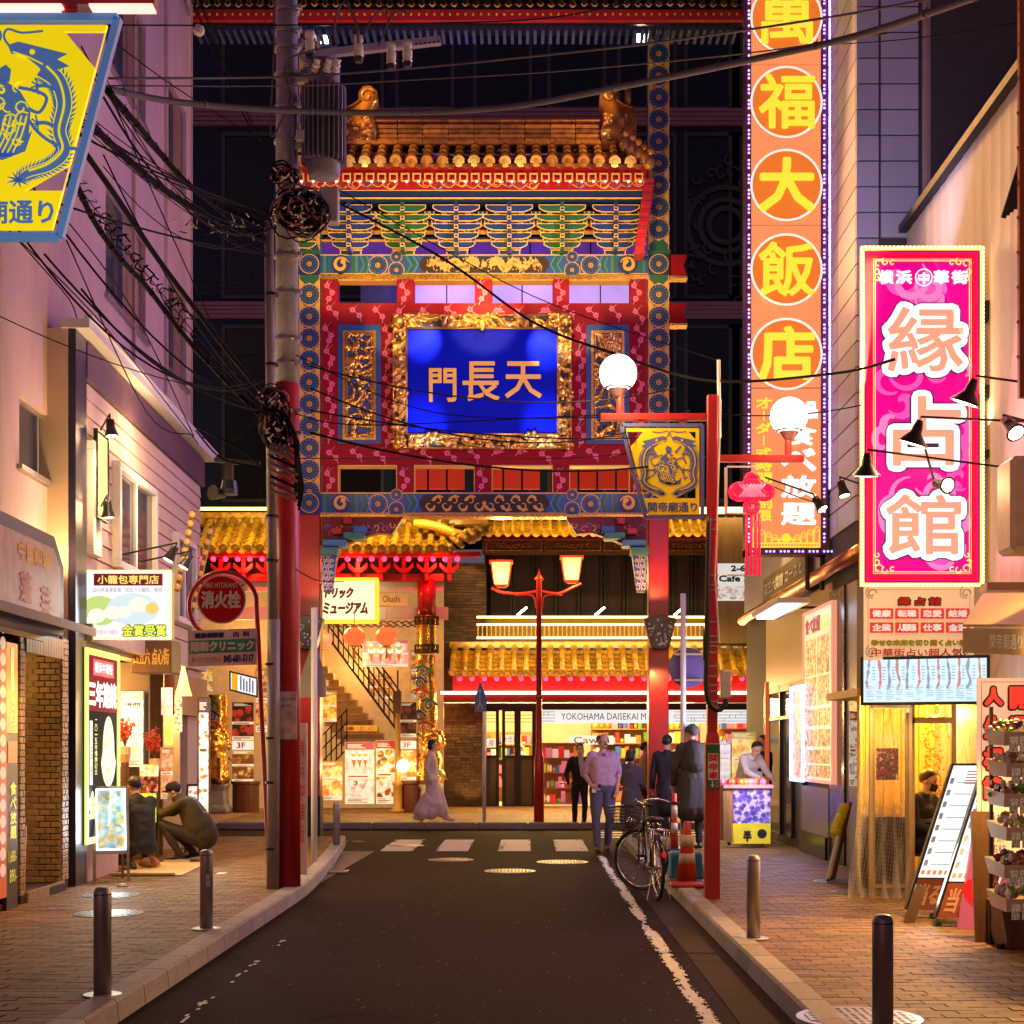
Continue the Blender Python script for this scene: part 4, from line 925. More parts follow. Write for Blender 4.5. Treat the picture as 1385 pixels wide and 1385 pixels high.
 # name plaque, leaning forward
pa,pb=gq(533,607);pc,pd=gq(772,430);lean=.05
pf=Fr(gf.P(pa,pb,.06),(1,0,0),V((0,-lean,1)),pc-pa,(pd-pb))
pl=gate;Wd,Hd=pf.W,pf.H
m=MB();m.fb(pf,.04,.04,Wd-.04,Hd-.04,-.12,.0);part('plaque_back',m,REDK,pl)
m=MB();i0=.235;m.fb(pf,i0,i0,Wd-i0,Hd-i0,0,.012);part('plaque_field',m,mat('plaque_blue',(.002,.012,.62),.5,var=.05,spec=.1),pl)
GB=mat('plaque_gold',(.95,.6,.14),.3,.85,var=.12,sc=10)
m=MB();th=.21
for (a0,b0,a1,b1,nx,ny) in ((0,0,Wd,th,110,12),(0,Hd-th,Wd,Hd,110,12),(0,th,th,Hd-th,12,70),(Wd-th,th,Wd,Hd-th,12,70)):relief(m,pf,a0,b0,a1,b1,nx,ny,.09,.01,0,1,8,seed=a0+b0*3,cut=.2)
part('plaque_frame',m,[GB,DGRND],pl,smooth=True)
m=MB();m.frame(pf,th-.005,th-.005,Wd-th+.005,Hd-th+.005,.03,.01,.05);m.frame(pf,-.01,-.01,Wd+.01,Hd+.01,.02,-.1,.03)
for x,y in ((Wd/2,th*.7),(Wd/2,Hd-th*.8),(.1,.1),(Wd-.1,.1),(.1,Hd-.1),(Wd-.1,Hd-.1),(th*.7,Hd*.42),(Wd-th*.7,Hd*.42),(Wd*.22,th*.8),(Wd*.78,th*.8)):
 c=pf.P(x,y,.07);m.ball(c,(.09,.05,.09),10)
 for i in range(5):a=R.uniform(0,6);m.ball(c+V((.09*math.cos(a),-.02,.08*math.sin(a))),(.04,.03,.04),7)
for i in range(40):
 s_=R.randrange(4);t=R.random();x,y=((t*Wd,R.uniform(-.02,.01)),(t*Wd,Hd+R.uniform(-.01,.02)),(R.uniform(-.02,.01),t*Hd),(Wd+R.uniform(-.01,.02),t*Hd))[s_];m.ball(pf.P(x,y,.03),(.05,.04,.035),6)
part('plaque_moulding',m,GB,pl,smooth=True)
LG=mat('plaque_letter_gold',(1,.56,.13),.35,.4,e=.25,ec=(1,.5,.1))
k_=Wd/239
for ch,x0,x1,y0,y1 in (('門',581,618,501,546),('長',626,676,492,545),('天',683,733,492,541)):
 m=MB();tx(m,pf,ch,(x0-533)*k_,(607-y1)*k_,(x1-533)*k_,(607-y0)*k_,.04,bold=.022,ext=.025);part('character',m,LG,pl)
 # corner brackets below the beam
for s_ in (1,-1):
 def X(x):return 655+s_*(x-655)
 m=MB();gpoly(m,[(X(x),y) for x,y in ((434,700),(544,700),(530,722),(510,720),(488,727),(468,735),(434,737))][::s_],-.25,-.04);part('corner_bracket',m,REDK,gate)
 m=MB()
 for i in range(16):
  x,y=442+i*6,713+3*math.sin(i*2)+(0 if i>8 else i%3*6);a,b=gq(X(x),y)
  m.rib(gf,curl(a,b,.06,i,i+5,12,.7),[.02]*12,-.036,i%4)
 part('painted_scroll',m,[BLUEL,PINK,TEAL,GOLDP],gate)
 for i,(x,y,mi,hw) in enumerate(((470,704,RED,6),(487,716,BLUEL,9),(455,718,RED,7),(478,724,TEAL,14),(452,734,BLUEL,16),(444,744,TEAL,12))):
  m=MB();a,b=sorted((X(x-hw),X(x+hw)));gb(m,a,y-4.5,b,y+4.5,-.2,.1+.03*i);part('bracket_block',m,mi,gate,bev=.01)
 m=MB();gpoly(m,[(X(x),y) for x,y in ((434,750),(455,748),(448,800),(437,800))][::s_],-.2,-.03);part('hanging_bracket',m,mat('wave_blue',(.03,.09,.4),.5) if s_==1 else bpy.data.materials['wave_blue'],gate)
 m=MB()
 for j in range(6):
  for i in range(2):
   a,b=gq(X(440+i*7.5+(j%2)*2-j*.4),755+j*8);m.rib(gf,curl(a,b,.055,1,6.4,12,.75,s_),.011,-.025);m.rib(gf,curl(a,b,.075,1,3.6,8,.1,s_),.008,-.0248)
 part('wave_pattern',m,WHT,gate)
 # beam tongues past the right column
for (y0,y1) in ((343,373),(409,437)):
 m=MB();gpoly(m,[(905.3,y1),(905.3,y0),(930,y0),(925,(y0+y1)/2),(930,y1)][::-1],-.25,-.05);part('beam_tongue',m,RP,gate)
 m=MB();gb(m,906,y1,930,y1+3,-.25,-.02);part('gold_edge',m,GOLD,gate)
 # bracket sets
BE=mat('bracket_edge',(.95,.6,.14),.5,var=.1);
def bracket(gr):
 b=MB();s=gk
 rows=((0,14,9),(1,24,8.5),(2,29,8.5),(3,33,8.5),(4,35,8.5),(5,31,9.5))
 yl=lambda k,d:((HY-345+k*12.2)*(YG+.1-d)-(HY-345)*(YG+.1))/F
 for k,hw,h in rows:
  d=.06+.06*k;y=yl(k,d);w=hw*s
  prof=[(-w,y+h*s),(-w,y+h*s*.55),(-w*.82,y+.2*h*s),(-w*.6,y),(w*.6,y),(w*.82,y+.2*h*s),(w,y+h*s*.55),(w,y+h*s)]
  b.prism(z0,prof,d-.05,d,0)
  e=[(x*(1-0.0),yy) for x,yy in prof];b.rib(z0,e,.017,d+.004,1);b.rib(z0,[e[-1],e[0]],.012,d+.0045,1)
  for sx in (-1,1,-.5,.5):
   if k<5:x=sx*w*.93;b.fb(z0,x-.035,y+h*s+.003,x+.035,y+h*s+.05,d-.05,d+.012,0);b.rib(z0,[(x-.035,y+h*s+.05),(x-.03,y+h*s+.004),(x+.03,y+h*s+.004),(x+.035,y+h*s+.05)],.012,d+.016,1)
 b.fb(z0,-.03,.0,.03,.84,0,.37,0)
 for k in range(1,6):b.fb(z0,-.035,yl(k,.38)+.03,.035,yl(k,.38)+.09,0,.38,1);b.fb(z0,-.022,yl(k,.38)+.045,.022,yl(k,.38)+.075,0,.384,2)
 return b.mesh('bracket_set',[mat('bracket_blue',(.01,.05,.26),.5) if not gr else GREEN,BE,DGRND])
BR=[bracket(0),bracket(1)]
YR=24.5
for i,px in enumerate((403,474,546,618,689,760,832)):
 a,b=gq(px,345);piece('bracket_set',BR[(i+1)%2 if i in (0,) else (0,1,0,1,0,1,0)[i] if 0 else (1 if px in (546,760) else 0)],gate,gf.M(a,b,-.1))
m=MB();gb(m,385,262,870,322,-.6,-.5);part('rear_beam',m,DKMET,gate)
m=MB()
for k in range(5):gb(m,385,273+k*12,870,276+k*12,-.2,-.12+.06*(4-k),k%2);gb(m,385,276+k*12,870,276.9+k*12,-.2,-.115+.06*(4-k),2)
part('tie_beam',m,[BLUED,REDK,BE],gate)
m=MB();gb(m,388,257.5,872,268,-.3,.42);part('eave_beam',m,BLUED,gate);m=MB();gb(m,388,256,872,257.4,.42,.44);gb(m,388,267,872,268.6,.42,.44);part('gold_edge',m,BE,gate)
m=MB();gb(m,386,236,874,256.4,-.3,.46);part('eave_board',m,RED,gate)
m=MB()
for i in range(30):
 x=400+i*16;
 if 530<x<565 or 725<x<775:continue
 a,b=gc(x,249+2*math.sin(i*1.7),.46);m.rib(gf,curl(a,b,.085,0 if i%2 else pi,5 if i%2 else pi+5,14,.75,1 if i%2 else -1),[.022-.001*j for j in range(14)],.464,i%3);m.rib(gf,smooth([(a-.12,b),(a,b-.06),(a+.12,b+.03)]),.012,.4635,2)
part('scroll_painting',m,[BLUEL,TEAL,BE],gate)
rf1=MB().box(-.05,0,-.05,.05,.7,.05).mesh('rafter_end',[GREEN]);rg=MB();rg.frame(Fr((-.07,0,-.07),(1,0,0),(0,0,1),1,1),0,0,.14,.14,.025,0,.012);RGm=rg.mesh('rafter_end',BE)
m=MB();gb(m,384,214,876,236,-.3,.5);part('fascia',m,RED,gate)
bulb=MB().ball((0,0,0),.022,8).mesh('bulb',mat('festoon_bulb',(.9,.9,.8),e=1.6,ec=(1,.95,.75),samp=False))
for i in range(31):
 x=390+i*15.8;a,b=gc(x,240,.52);o=piece('rafter_end',RGm,gate,gf.M(a,b,.52)@Matrix.Rotation(-pi/2,4,'X'))
 a,b=gc(x+2,245.5,.53);piece('bulb',bulb,gate,gf.M(a,b,.53))
 # small glazed roof
def tile_roof(parent,xa,xb,pitch,yE,zE,yT,zT,r=.06,tm=None,nseg=7,name='tile_row',cap=True):
 """rows of half-round tiles down a slope, scalloped pans between; eave at (yE,zE), top at (yT,zT)"""
 tm=tm or GLAZE;m=MB();e=V((0,yE,zE));t=V((0,yT,zT));d=t-e;L_=d.length;d.normalize();nrm=V((1,0,0)).cross(d)
 for j in range(nseg):
  a=e+d*(L_*j/nseg);b=e+d*(L_*(j+1)/nseg+.01);m.tube([a+nrm*r*.6,b+nrm*r*.6],[r,r*.86],8,0,cap=False)
  # pan tile: a curved shell, its lower edge stepping down
  hw=(pitch-r*1.2)/2;n=5;P_=[]
  for i in range(n+1):u=-1+2*i/n;P_.append((r*.6+hw+u*hw,-.035*(1-u*u)-.01))
  q=[e+d*(L_*j/nseg)+V((x,0,0))+nrm*(z+.02) for x,z in P_];w=[e+d*(L_*(j+1)/nseg+.02)+V((x,0,0))+nrm*(z-.012) for x,z in P_];lo=[p-nrm*.022 for p in q]
  k=len(m.v);m.v+=q+w+lo
  for i in range(n):m.f+=[[k+i,k+i+1,k+n+1+i+1,k+n+1+i],[k+2*n+2+i,k+2*n+3+i,k+i+1,k+i]];m.m+=[0,0]
 me=m.mesh(name,[tm],smooth=False)
 c=MB();p=e+nrm*r*.6;c.lathe(p-d*.015,[(r*1.15,0),(r*1.15,.03)],12,0,d);c.lathe(p-d*.02,[(r*.5,0),(r*.6,.01)],8,0,d)
 hw=(pitch-r*1.2)/2;pts=[(r*.6+hw+hw*math.cos(pi+pi*i/8),hw*.9*math.sin(pi+pi*i/8)) for i in range(9)]
 fr=Fr(e-d*.012,(1,0,0),(0,0,1),1,1);c.prism(fr,pts,0,.02);cm=c.mesh('eave_tile',[tm])
 x=xa
 while x<xb:
  j_=R.uniform(-.006,.006);piece(name,me,parent,loc=(x+j_,R.uniform(-.02,.005),R.uniform(-.004,.008)))
  if cap:piece('eave_tile',cm,parent,loc=(x+j_,0,R.uniform(-.006,.006)))
  x+=pitch
ym=YG-.7;tile_roof(gate,WX(388,ym),WX(872,ym),21.1*ym/F,ym,WZ(222,ym),YG-.1,WZ(204,YG-.1)+.05,.085,GLAZB,4)
def ridge(parent,x0,x1,Y,rows,mt):
 for y0,y1,d in rows:
  n=max(1,int((x1-x0)/34))
  for i in range(n):
   a,b=x0+(x1-x0)*i/n,x0+(x1-x0)*(i+1)/n;m=MB();p,q_=W(a,y1,Y),W(b,y0,Y);m.box(p.x+.004,Y-d,p.z+.004,q_.x-.004,Y+d,q_.z-.002);part('ridge_tile',m,mt,parent,bev=.015)
ridge(gate,470,812,YG,((166,170,.14),(170.5,178,.1),(178.5,185,.12),(185.5,192,.14),(192.5,199,.17),(199.5,206,.3)),GLAZB)
for s_,xo in ((1,0),(-1,0)):
 def X(x):return (x if s_==1 else 1322-x)
 m=MB();fr=FF(0,300,1,300,YG-.05);kk=fr.k
 def Q(p):return (X(p[0])*kk,(300-p[1])*kk)
 pts=[(462,205),(462,158),(470,150),(486,142),(486,130),(492,122),(502,121),(511,128),(512,142),(506,152),(498,160),(506,166),(510,180),(508,205)]
 m.prism(fr,[Q(p) for p in (pts if s_==1 else pts[::-1])],-.15,.15)
 c=curl(*Q((498,135)),.13,.5,6.5,16,.8);m.tube([fr.P(x,y,.15) for x,y in c],.03,6)
 for i in range(26):x,y=Q((R.uniform(466,506),R.uniform(160,200)));m.ball(fr.P(x,y,.15),(R.uniform(.03,.08),.05,R.uniform(.03,.07)),7)
 m.tube([fr.P(*Q(p),.16) for p in ((466,152),(480,147),(489,140))],.02,6)
 if s_==-1:m.fb(fr,*Q((477,142)),*Q((469,122)),-.05,.05)
 part('ridge_beast',m,GLAZB,gate,smooth=True)
 # corner beasts on the right slope and side fringe boards
m=MB()
for i in range(5):p=W(846+i*8,196+i*6,24.0);m.ball(p,(.11,.1,.12),8);m.ball(p+V((.02,-.02,.17)),.07,7);m.tube([p,p+V((.03,0,.3))],[.06,.01],6)
part('roof_beast',m,GLAZB,gate,smooth=True)
for i in range(9):m=MB();p=W(880-i*1.6,243+i*11.3,24.0);k=24*11/F;m.box(p.x-.1,23.95,p.z-k*.98,p.x+.05,24.3,p.z);m.box(p.x-.12,23.93,p.z-k*.98,p.x+.06,23.95,p.z-k*.8);part('fringe_board',m,REDP,gate)
# upper main roof
mr_=MB();Yu=23.4
p,q_=W(255,27,Yu),W(1008,13,Yu);mr_.box(p.x,Yu,p.z,q_.x,Yu+.12,q_.z);part('fascia',mr_,RED,gate)
mr_=MB();mr_.hexa([(p.x,Yu+.1,p.z-.02),(q_.x,Yu+.1,p.z-.02),(q_.x,25.8,14.0),(p.x,25.8,14.0),(p.x,Yu+.1,p.z+.1),(q_.x,Yu+.1,p.z+.1),(q_.x,25.8,14.2),(p.x,25.8,14.2)]);part('soffit',mr_,DKMET,gate)
tile_roof(gate,WX(258,Yu-.1),WX(1005,Yu-.1),14.5*Yu/F,Yu-.15,WZ(12,Yu),Yu+1.1,WZ(12,Yu)+.75,.06,GLAZE,4,cap=False)
m=MB()
for i in range(71):x=WX(262+i*10.5,Yu);m.box(x-.025,Yu+.13,p.z-.1,x+.025,24.0,p.z-.03)
part('rafters',m,BLUED,gate,kind='stuff')
m=MB()
for i in range(71):m.ball(W(262+i*10.5,19,Yu-.01),.022,6,h=4)
part('stud',m,GOLDP,gate,kind='stuff')
# floodlights fixed to the columns
for x,y,lab,s_ in ((440,48,'blue floodlight on the left gate column lighting the roof',1),(866,46,'blue floodlight on the right gate column below the upper roof',-1)):
 p=W(x,y,24.1);t=thing('floodlight',lab,'floodlight',p);m=MB();m.hexa([p+V(v) for v in ((-.09,-.1,-.2),(.09,-.1,-.2),(.09,.12,-.12),(-.09,.12,-.12),(-.09,-.1,.15),(.09,-.1,.15),(.09,.12,.15),(-.09,.12,.15))]);part('housing',m,BLUE,t)
 m=MB();m.box(p.x-.06,p.y-.11,p.z-.18,p.x+.06,p.y-.101,p.z-.05);part('lens',m,L_BULB,t)
 lamp('SPOT',p+V((0,-.6,-.3)),230,(1,.62,.28),.06,W(655,215,24.2),85)
 # light on the gate: picture lamps on the beam, uplights under the eaves, spots at the plaque
for px in (545,655,765):lamp('SPOT',W(px,392,22.6),120,(1,.72,.4),.05,W(px,436,YG),38)
for px,py in ((572,470),(575,572),(738,480),(735,572)):lamp('SPOT',W(px+(20 if px<650 else -20),640 if py>500 else 400,23.4),230,(.5,.6,1),.03,W(px,py,YG),32,blend=1)
for px in (470,620,700,850):lamp('SPOT',W(px,352,23.0),110,(1,.74,.3),.08,W(px,280,YG),120)
lamp('SPOT',W(430,560,21.5),90,(1,.6,.55),.2,W(520,520,YG),80);lamp('SPOT',W(880,560,21.5),90,(1,.6,.55),.2,W(800,520,YG),80)
for px,e_ in ((418,22),(891,60)):lamp('SPOT',W(px,905,23.9),e_,(1,.55,.25),.05,W(px,985,YG),120);lamp('SPOT',W(px,805,23.9),e_,(1,.5,.25),.05,W(px,720,YG),120)
for px,lab in ((418,'black speckled fan-shaped uplighter on the left red gate column'),(891,'black speckled fan-shaped uplighter on the right red gate column')):
 t=thing('column_lamp',lab,'lamp',W(px,880,YG));fr=FF(0,300,1,300,YG-.02)
 m=MB();pts=[(px-22,838),(px,834),(px+22,838),(px+12,878),(px,880),(px-12,878)];m.prism(fr,[((x)*fr.k,(300-y)*fr.k) for x,y in pts][::-1],0,.28);part('shade',m,mat('speckled_black',(.012,.01,.01),.25,var=.2),t,bev=.01)
 m=MB()
 for i in range(34):x,y=px+R.uniform(-18,18),R.uniform(840,874);x=px+(x-px)*(1-(y-838)/90);s_=R.uniform(.01,.035);a=R.uniform(0,3);m.flat(fr,[(x*fr.k+s_*math.cos(a+j*2.1)*R.uniform(.5,1.2),(300-y)*fr.k+s_*math.sin(a+j*2.1)) for j in range(3)],.285)
 part('speckle',m,WHT,t,kind='stuff')
 # ================================================================ dark tower block behind the gate
YD=41.5
dt=thing('dark_tower','dark navy office facade rising behind the gate, with pale purple cornice bands','building',(0,YD+4,0))
NB=mat('night_facade',(.018,.032,.085),.7,spec=.2,var=.2,sc=.6)
m=MB();a,b=W(180,692,YD),W(1150,-500,YD);m.box(a.x,YD,a.z,b.x,YD+8,b.z);part('wall',m,NB,dt)
BND=mat('cornice_mauve',(.28,.15,.3),.6)
for y0 in (152,412):
 for k in range(4):m=MB();a,b=W(180,y0+k*5+4.4,YD),W(1150,y0+k*5,YD);m.box(a.x,YD-.3+.05*k,a.z,b.x,YD-.01,b.z);part('cornice',m,BND,dt)
for i,x in enumerate((300,440,535,640,740,835,925,985)):
 for y0,y1 in ((40,150),(180,405),(440,680)):
  m=MB();a,b=W(x,y1,YD),W(x+80,y0,YD);f=Fr((a.x,YD-.01,a.z),(1,0,0),(0,0,1),1,1);m.frame(f,0,0,b.x-a.x,b.z-a.z,.1,0,.06);wo=part('window',m,mat('night_frame',(.04,.045,.07),.5) if not bpy.data.materials.get('night_frame') else bpy.data.materials['night_frame'],dt)
  q2=MB();q2.fb(f,.1,.1,b.x-a.x-.1,b.z-a.z-.1,0,.01);part('pane',q2,GLASS,wo)
m=MB();f=FF(920,420,1020,190,YD-.1)
for r_ in (.55,.8,1.15):m.disc(f,f.W*.62,f.H*.5,r_,.0+.05*(1.2-r_),32,0,r_-.14)
for i in range(30):a_,b_=R.uniform(.1,f.W*.95),R.uniform(.1,f.H*.95);m.rib(f,curl(a_,b_,R.uniform(.1,.3),R.uniform(0,3),6,12),.05,.03+.001*i)
part('arch_relief',m,mat('night_relief',(.035,.04,.06),.5),dt)
# glowing mural behind the upper lattice
f=FF(520,412,880,372,27.5);mu=thing('sky_mural','lilac back-lit wall panels painted with clouds behind the upper lattice of the gate','panel',f.P(0,0))
LIL=lit('mural_lilac',C(205,165,240),1.0,var=.25,sc=1.1)
for x0,x1 in ((560,604),(605,663),(666,706),(707,748),(768,812),(813,852)):
 m=MB();a,b=(x0-520)*f.k,(x1-520)*f.k;m.fb(f,a,0,b-.01,f.H,-.05,0);part('panel',m,LIL,mu)
m=MB();m.fb(f,0,f.H*.72,f.W,f.H*.76,0,.02);part('cable_rail',m,INK,mu)
f2=FF(457,412,538,372,27.5);m=MB();m.fb(f2,f2.W*.38,0,f2.W,f2.H,-.05,0);top('night_panel',m,mat('slate_panel',(.1,.13,.3),.4),'slate-blue wall panel behind the first upper opening of the gate','panel')
# lower openings: red shutters behind glass
f=FF(555,668,860,628,27.6);rsb=thing('red_shutters','row of red lit shutters seen through the lower openings of the gate','shutters',f.P(0,0))
for i in range(12):
 if i in (3,7):continue
 m=MB();w=f.W/12;m.fb(f,i*w,f.H*.15,(i+1)*w-.04,f.H,0,.04);part('shutter',m,mat('shutter_red',(.6,.04,.02),.4,e=.25,ec=(1,.06,.02)) if not bpy.data.materials.get('shutter_red') else bpy.data.materials['shutter_red'],rsb)
lamp('SPOT',W(653,385,23.9),55,(1,.6,.35),.03,W(653,424,YG),95)
m=MB();[m.fb(FF(390+i*82,344,470+i*82,312,27.5),0,0,.98*1.12,.44,-.05,0) for i in range(6)];part('panel',m,lit('mural_violet',C(110,60,160),.55,var=.3),mu)
# purple light coming from behind the bracket sets
for px in (590,720):lamp('POINT',W(px,345,26.5),40,(.5,.25,1),.2)
# ================================================================ far side of the crossing
YF=37.0;YM_=34.5
fb_=thing('market_building','brightly lit market hall with glazed tile roofs and red fascia across the junction','building',(2,YF+2,.12))
def fpx(mb,x0,y0,x1,y1,Y,d0,d1,mi=0):f=FF(x0,y0,x1,y1,Y);return mb.fb(f,0,0,f.W,f.H,d0,d1,mi)
m=MB();fpx(m,655,742,1200,832,YF+.6,-.3,-.2);fpx(m,600,690,1200,700,YF,-2,-.2);part('upper_wall',m,DKMET,fb_)
for i in range(13):
 x=664+i*30.5
 if x>1045:break
 m=MB();f=FF(x,748,x+29,832,YF+.3);m.frame(f,0,0,f.W,f.H,.07,-.05,.05);wo=part('window',m,DKMET,fb_)
 m=MB();
 for j in range(8):m.fb(f,.08+j*(f.W-.16)/8,.07,.08+(j+.82)*(f.W-.16)/8,f.H-.07,-.04,-.03)
 part('blind',m,mat('blind_mauve',(.05,.03,.045),.6,spec=.2) if not bpy.data.materials.get('blind_mauve') else bpy.data.materials['blind_mauve'],wo)
m=MB();fpx(m,652,728,1045,748,YF-.4,-.4,0);part('frieze',m,WOODD,fb_)
m=MB();f=FF(652,748,1045,728,YF-.41)
for i in range(5):
 a=.1+i*1.46;m.frame(f,a,.05,a+1.38,f.H-.05,.02,0,.02)
 for j in range(8):m.rib(f,curl(a+.3+j*.11,f.H/2,.07,j,j+5,10,.7),.02,.01+.001*j)
part('gilt_frieze',m,GOLD,fb_)
ye=YF-1.2;tile_roof(fb_,WX(655,ye),WX(1042,ye),12.8*ye/F,ye,WZ(722,ye),YF-.3,WZ(704,YF-.3)+.05,.05,GLAZE,4)
m=MB();fpx(m,655,722,1045,729,ye+.1,-.3,0);part('fascia',m,REDK,fb_)
# cornice tube lights high on the roof line
for x0,x1 in ((266,385),(905,1008)):
 m=MB();fpx(m,x0,686,x1,694,YF-.9,-.1,0);part('tube_light',m,L_LEDY,fb_)
for x0,x1,yy in ((280,600,YM_-2.0),(660,1040,YF-1.9)):lamp('AREA',W((x0+x1)/2,684,yy),130,(1,.76,.3),sx=(x1-x0)*.0178,sy=.12,tgt=W((x0+x1)/2,735,yy+1.2))
lamp('AREA',W(830,860,YF-2.5),75,(1,.74,.3),sx=7.2,sy=.1,tgt=W(830,905,YF-1.4))
# balcony
m=MB();fpx(m,640,832,1050,868,YF-.9,-.9,-.8);part('balcony_floor',m,mat('balcony_panel',(.3,.2,.1),.4),fb_)
for y in (834,844,862):
 m=MB();f=FF(645,y+2,1042,y,YF-1.3);m.fb(f,0,0,f.W,.045,0,.04);part('led_strip',m,L_LEDY,fb_)
for i in range(66):
 m=MB();x=646+i*6;fpx(m,x,845,x+1.2,862,YF-1.28,-.02,0);part('baluster',m,GOLDP,fb_)
for i,x in enumerate((700,805,912,1000)):m=MB();p=W(x,832,YF-1.35);m.bar(p,p+V((.22,-.1,.18)),.04,.04);part('bracket_light',m,L_BULB,fb_)
ye=YF-1.9;tile_roof(fb_,WX(612,ye),WX(1046,ye),16.6*ye/F,ye,WZ(912,ye),YF-1.0,WZ(878,YF-1.0),.085,GLAZE,6)
m=MB();fpx(m,608,868,1048,876,YF-1.0,-.3,0);part('roof_ridge',m,GLAZE,fb_)
m=MB();fpx(m,612,914,1048,934,ye+.15,-.4,0);part('fascia',m,RED,fb_)
rb=MB().ball((0,0,0),.06,10).mesh('red_bulb',L_RED)
for i in range(26):p=W(622+i*16.6,918,ye+.08);piece('red_bulb',rb,fb_,loc=p)
m=MB();fpx(m,596,935,1042,938.5,ye-.1,-.25,0);part('tube_light',m,mat('tube_pink',(1,.8,.7),e=5,ec=(1,.6,.5),samp=True),fb_)
m=MB();fpx(m,600,940,1042,950,ye-.05,-.5,0);part('fascia',m,RED,fb_)
m=MB();fpx(m,598,951,1100,960,YF-.3,-.8,0);part('header',m,DKMET,fb_)
# the long lit sign band
f=FF(730,978,1022,960,YF-.25);m=MB();m.fb(f,0,0,f.W,f.H,-.12,0);part('sign_band',m,lit('band_white',C(238,242,240),1.0),fb_)
m=MB();tx(m,f,'YOKOHAMA DAISEKAI MARKET',(759-730)*f.k,f.H*.25,(905-730)*f.k,f.H*.75,.006);part('lettering',m,INKB,fb_)
m=MB()
def fret(x0,x1):
 a,b=(x0-730)*f.k,(x1-730)*f.k
 for j in range(4):m.rib(f,[(a,f.H*(.15+.23*j)),(b,f.H*(.15+.23*j))],.012,.006+.0004*j)
 n=max(2,int((x1-x0)/9))
 for i in range(n):x=a+(b-a)*(i+R.random()*.6)/n;j=R.randrange(3);m.rib(f,[(x,f.H*(.15+.23*j)),(x,f.H*(.15+.23*(j+1)))],.012,.008)
fret(731,751);fret(912,1020);part('fretwork',m,INKB,fb_)
# folding doors, left half dark
for i,(x0,x1) in enumerate(((634,675),(679,700),(700,724))):
 f=FF(x0,1093,x1,958,YF-.2);m=MB();m.frame(f,0,0,f.W,f.H,.08,-.06,.02);m.fb(f,.08,f.H*.5,f.W-.08,f.H*.53,-.05,.015);d_=part('door',m,DKMET,fb_)
 m=MB();m.fb(f,.08,.08,f.W-.08,f.H*.5,-.04,-.02);part('door_panel',m,mat('door_brown',(.1,.07,.05),.4) if not bpy.data.materials.get('door_brown') else bpy.data.materials['door_brown'],d_)
 m=MB();
 for j in range(3):m.fb(f,.08,f.H*(.86+.035*j),f.W-.08,f.H*(.86+.035*j)+.012,-.03,-.02)
 part('fretwork',m,INKB,d_)
m=MB()
for i in range(4):fpx(m,618+i*4,958,621+i*4,1093,YF-.2,-.2,.02*i)
part('folded_shutter',m,DKMET,fb_)
m=MB();fpx(m,724,958,731,1094,YF-.2,-.2,.05);fpx(m,1022,955,1030,1094,YF-.2,-.2,.05);part('door_post',m,WOODD,fb_)
# the interior: back wall, ceiling, floor, shelves
IW=mat('market_wall',(.85,.62,.32),.6,e=.35,ec=(1,.66,.3),var=.2,sc=2)  # interior glow painted into the wall, so too ceiling and goods below
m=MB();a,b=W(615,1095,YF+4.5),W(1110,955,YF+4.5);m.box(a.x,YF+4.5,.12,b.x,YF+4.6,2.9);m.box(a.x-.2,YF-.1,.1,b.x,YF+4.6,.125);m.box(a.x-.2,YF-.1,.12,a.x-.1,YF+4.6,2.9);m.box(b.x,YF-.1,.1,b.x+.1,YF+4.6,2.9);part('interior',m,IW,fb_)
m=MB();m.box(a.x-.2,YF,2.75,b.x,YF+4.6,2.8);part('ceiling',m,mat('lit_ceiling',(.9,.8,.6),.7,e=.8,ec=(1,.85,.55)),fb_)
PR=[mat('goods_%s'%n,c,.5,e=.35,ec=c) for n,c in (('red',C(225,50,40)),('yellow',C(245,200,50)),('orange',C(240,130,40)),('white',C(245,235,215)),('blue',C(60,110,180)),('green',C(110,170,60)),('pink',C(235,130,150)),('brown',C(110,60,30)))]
def goods(x0,x1,Y,z0,z1,lab,seed):
 rr=random.Random(seed);t=thing('goods_display',lab,'shop display',(x0,Y,.12))
 m=MB();z=z0
 while z<z1:m.box(x0,Y,z,x1,Y+.5,z+.03);z+=.38
 m.box(x0,Y+.48,.12,x1,Y+.52,z1);part('shelf',m,WOOD,t)
 m=MB();z=z0+.03
 while z<z1:
  x=x0+.03
  while x<x1-.08:
   w=rr.uniform(.05,.16);h=rr.uniform(.12,.3);k=rr.randrange(8)
   if rr.random()<.3:m.ball((x+w/2,Y+.15,z+h*.4),(w/2,.08,h*.4),8,k)
   else:m.box(x,Y+rr.uniform(0,.1),z,x+w,Y+.4,z+h,k)
   x+=w+rr.uniform(.0,.03)
  z+=.38
 part('goods',m,PR,t,kind='stuff')
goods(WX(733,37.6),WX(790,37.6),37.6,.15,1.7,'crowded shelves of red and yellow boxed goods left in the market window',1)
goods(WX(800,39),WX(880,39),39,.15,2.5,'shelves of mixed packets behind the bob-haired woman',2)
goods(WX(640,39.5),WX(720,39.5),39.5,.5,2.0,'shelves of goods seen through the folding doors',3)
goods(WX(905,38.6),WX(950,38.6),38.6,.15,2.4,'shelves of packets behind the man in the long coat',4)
goods(WX(975,38.2),WX(1030,38.2),38.2,.15,2.4,'shelves of red goods behind the fruit stall',5)
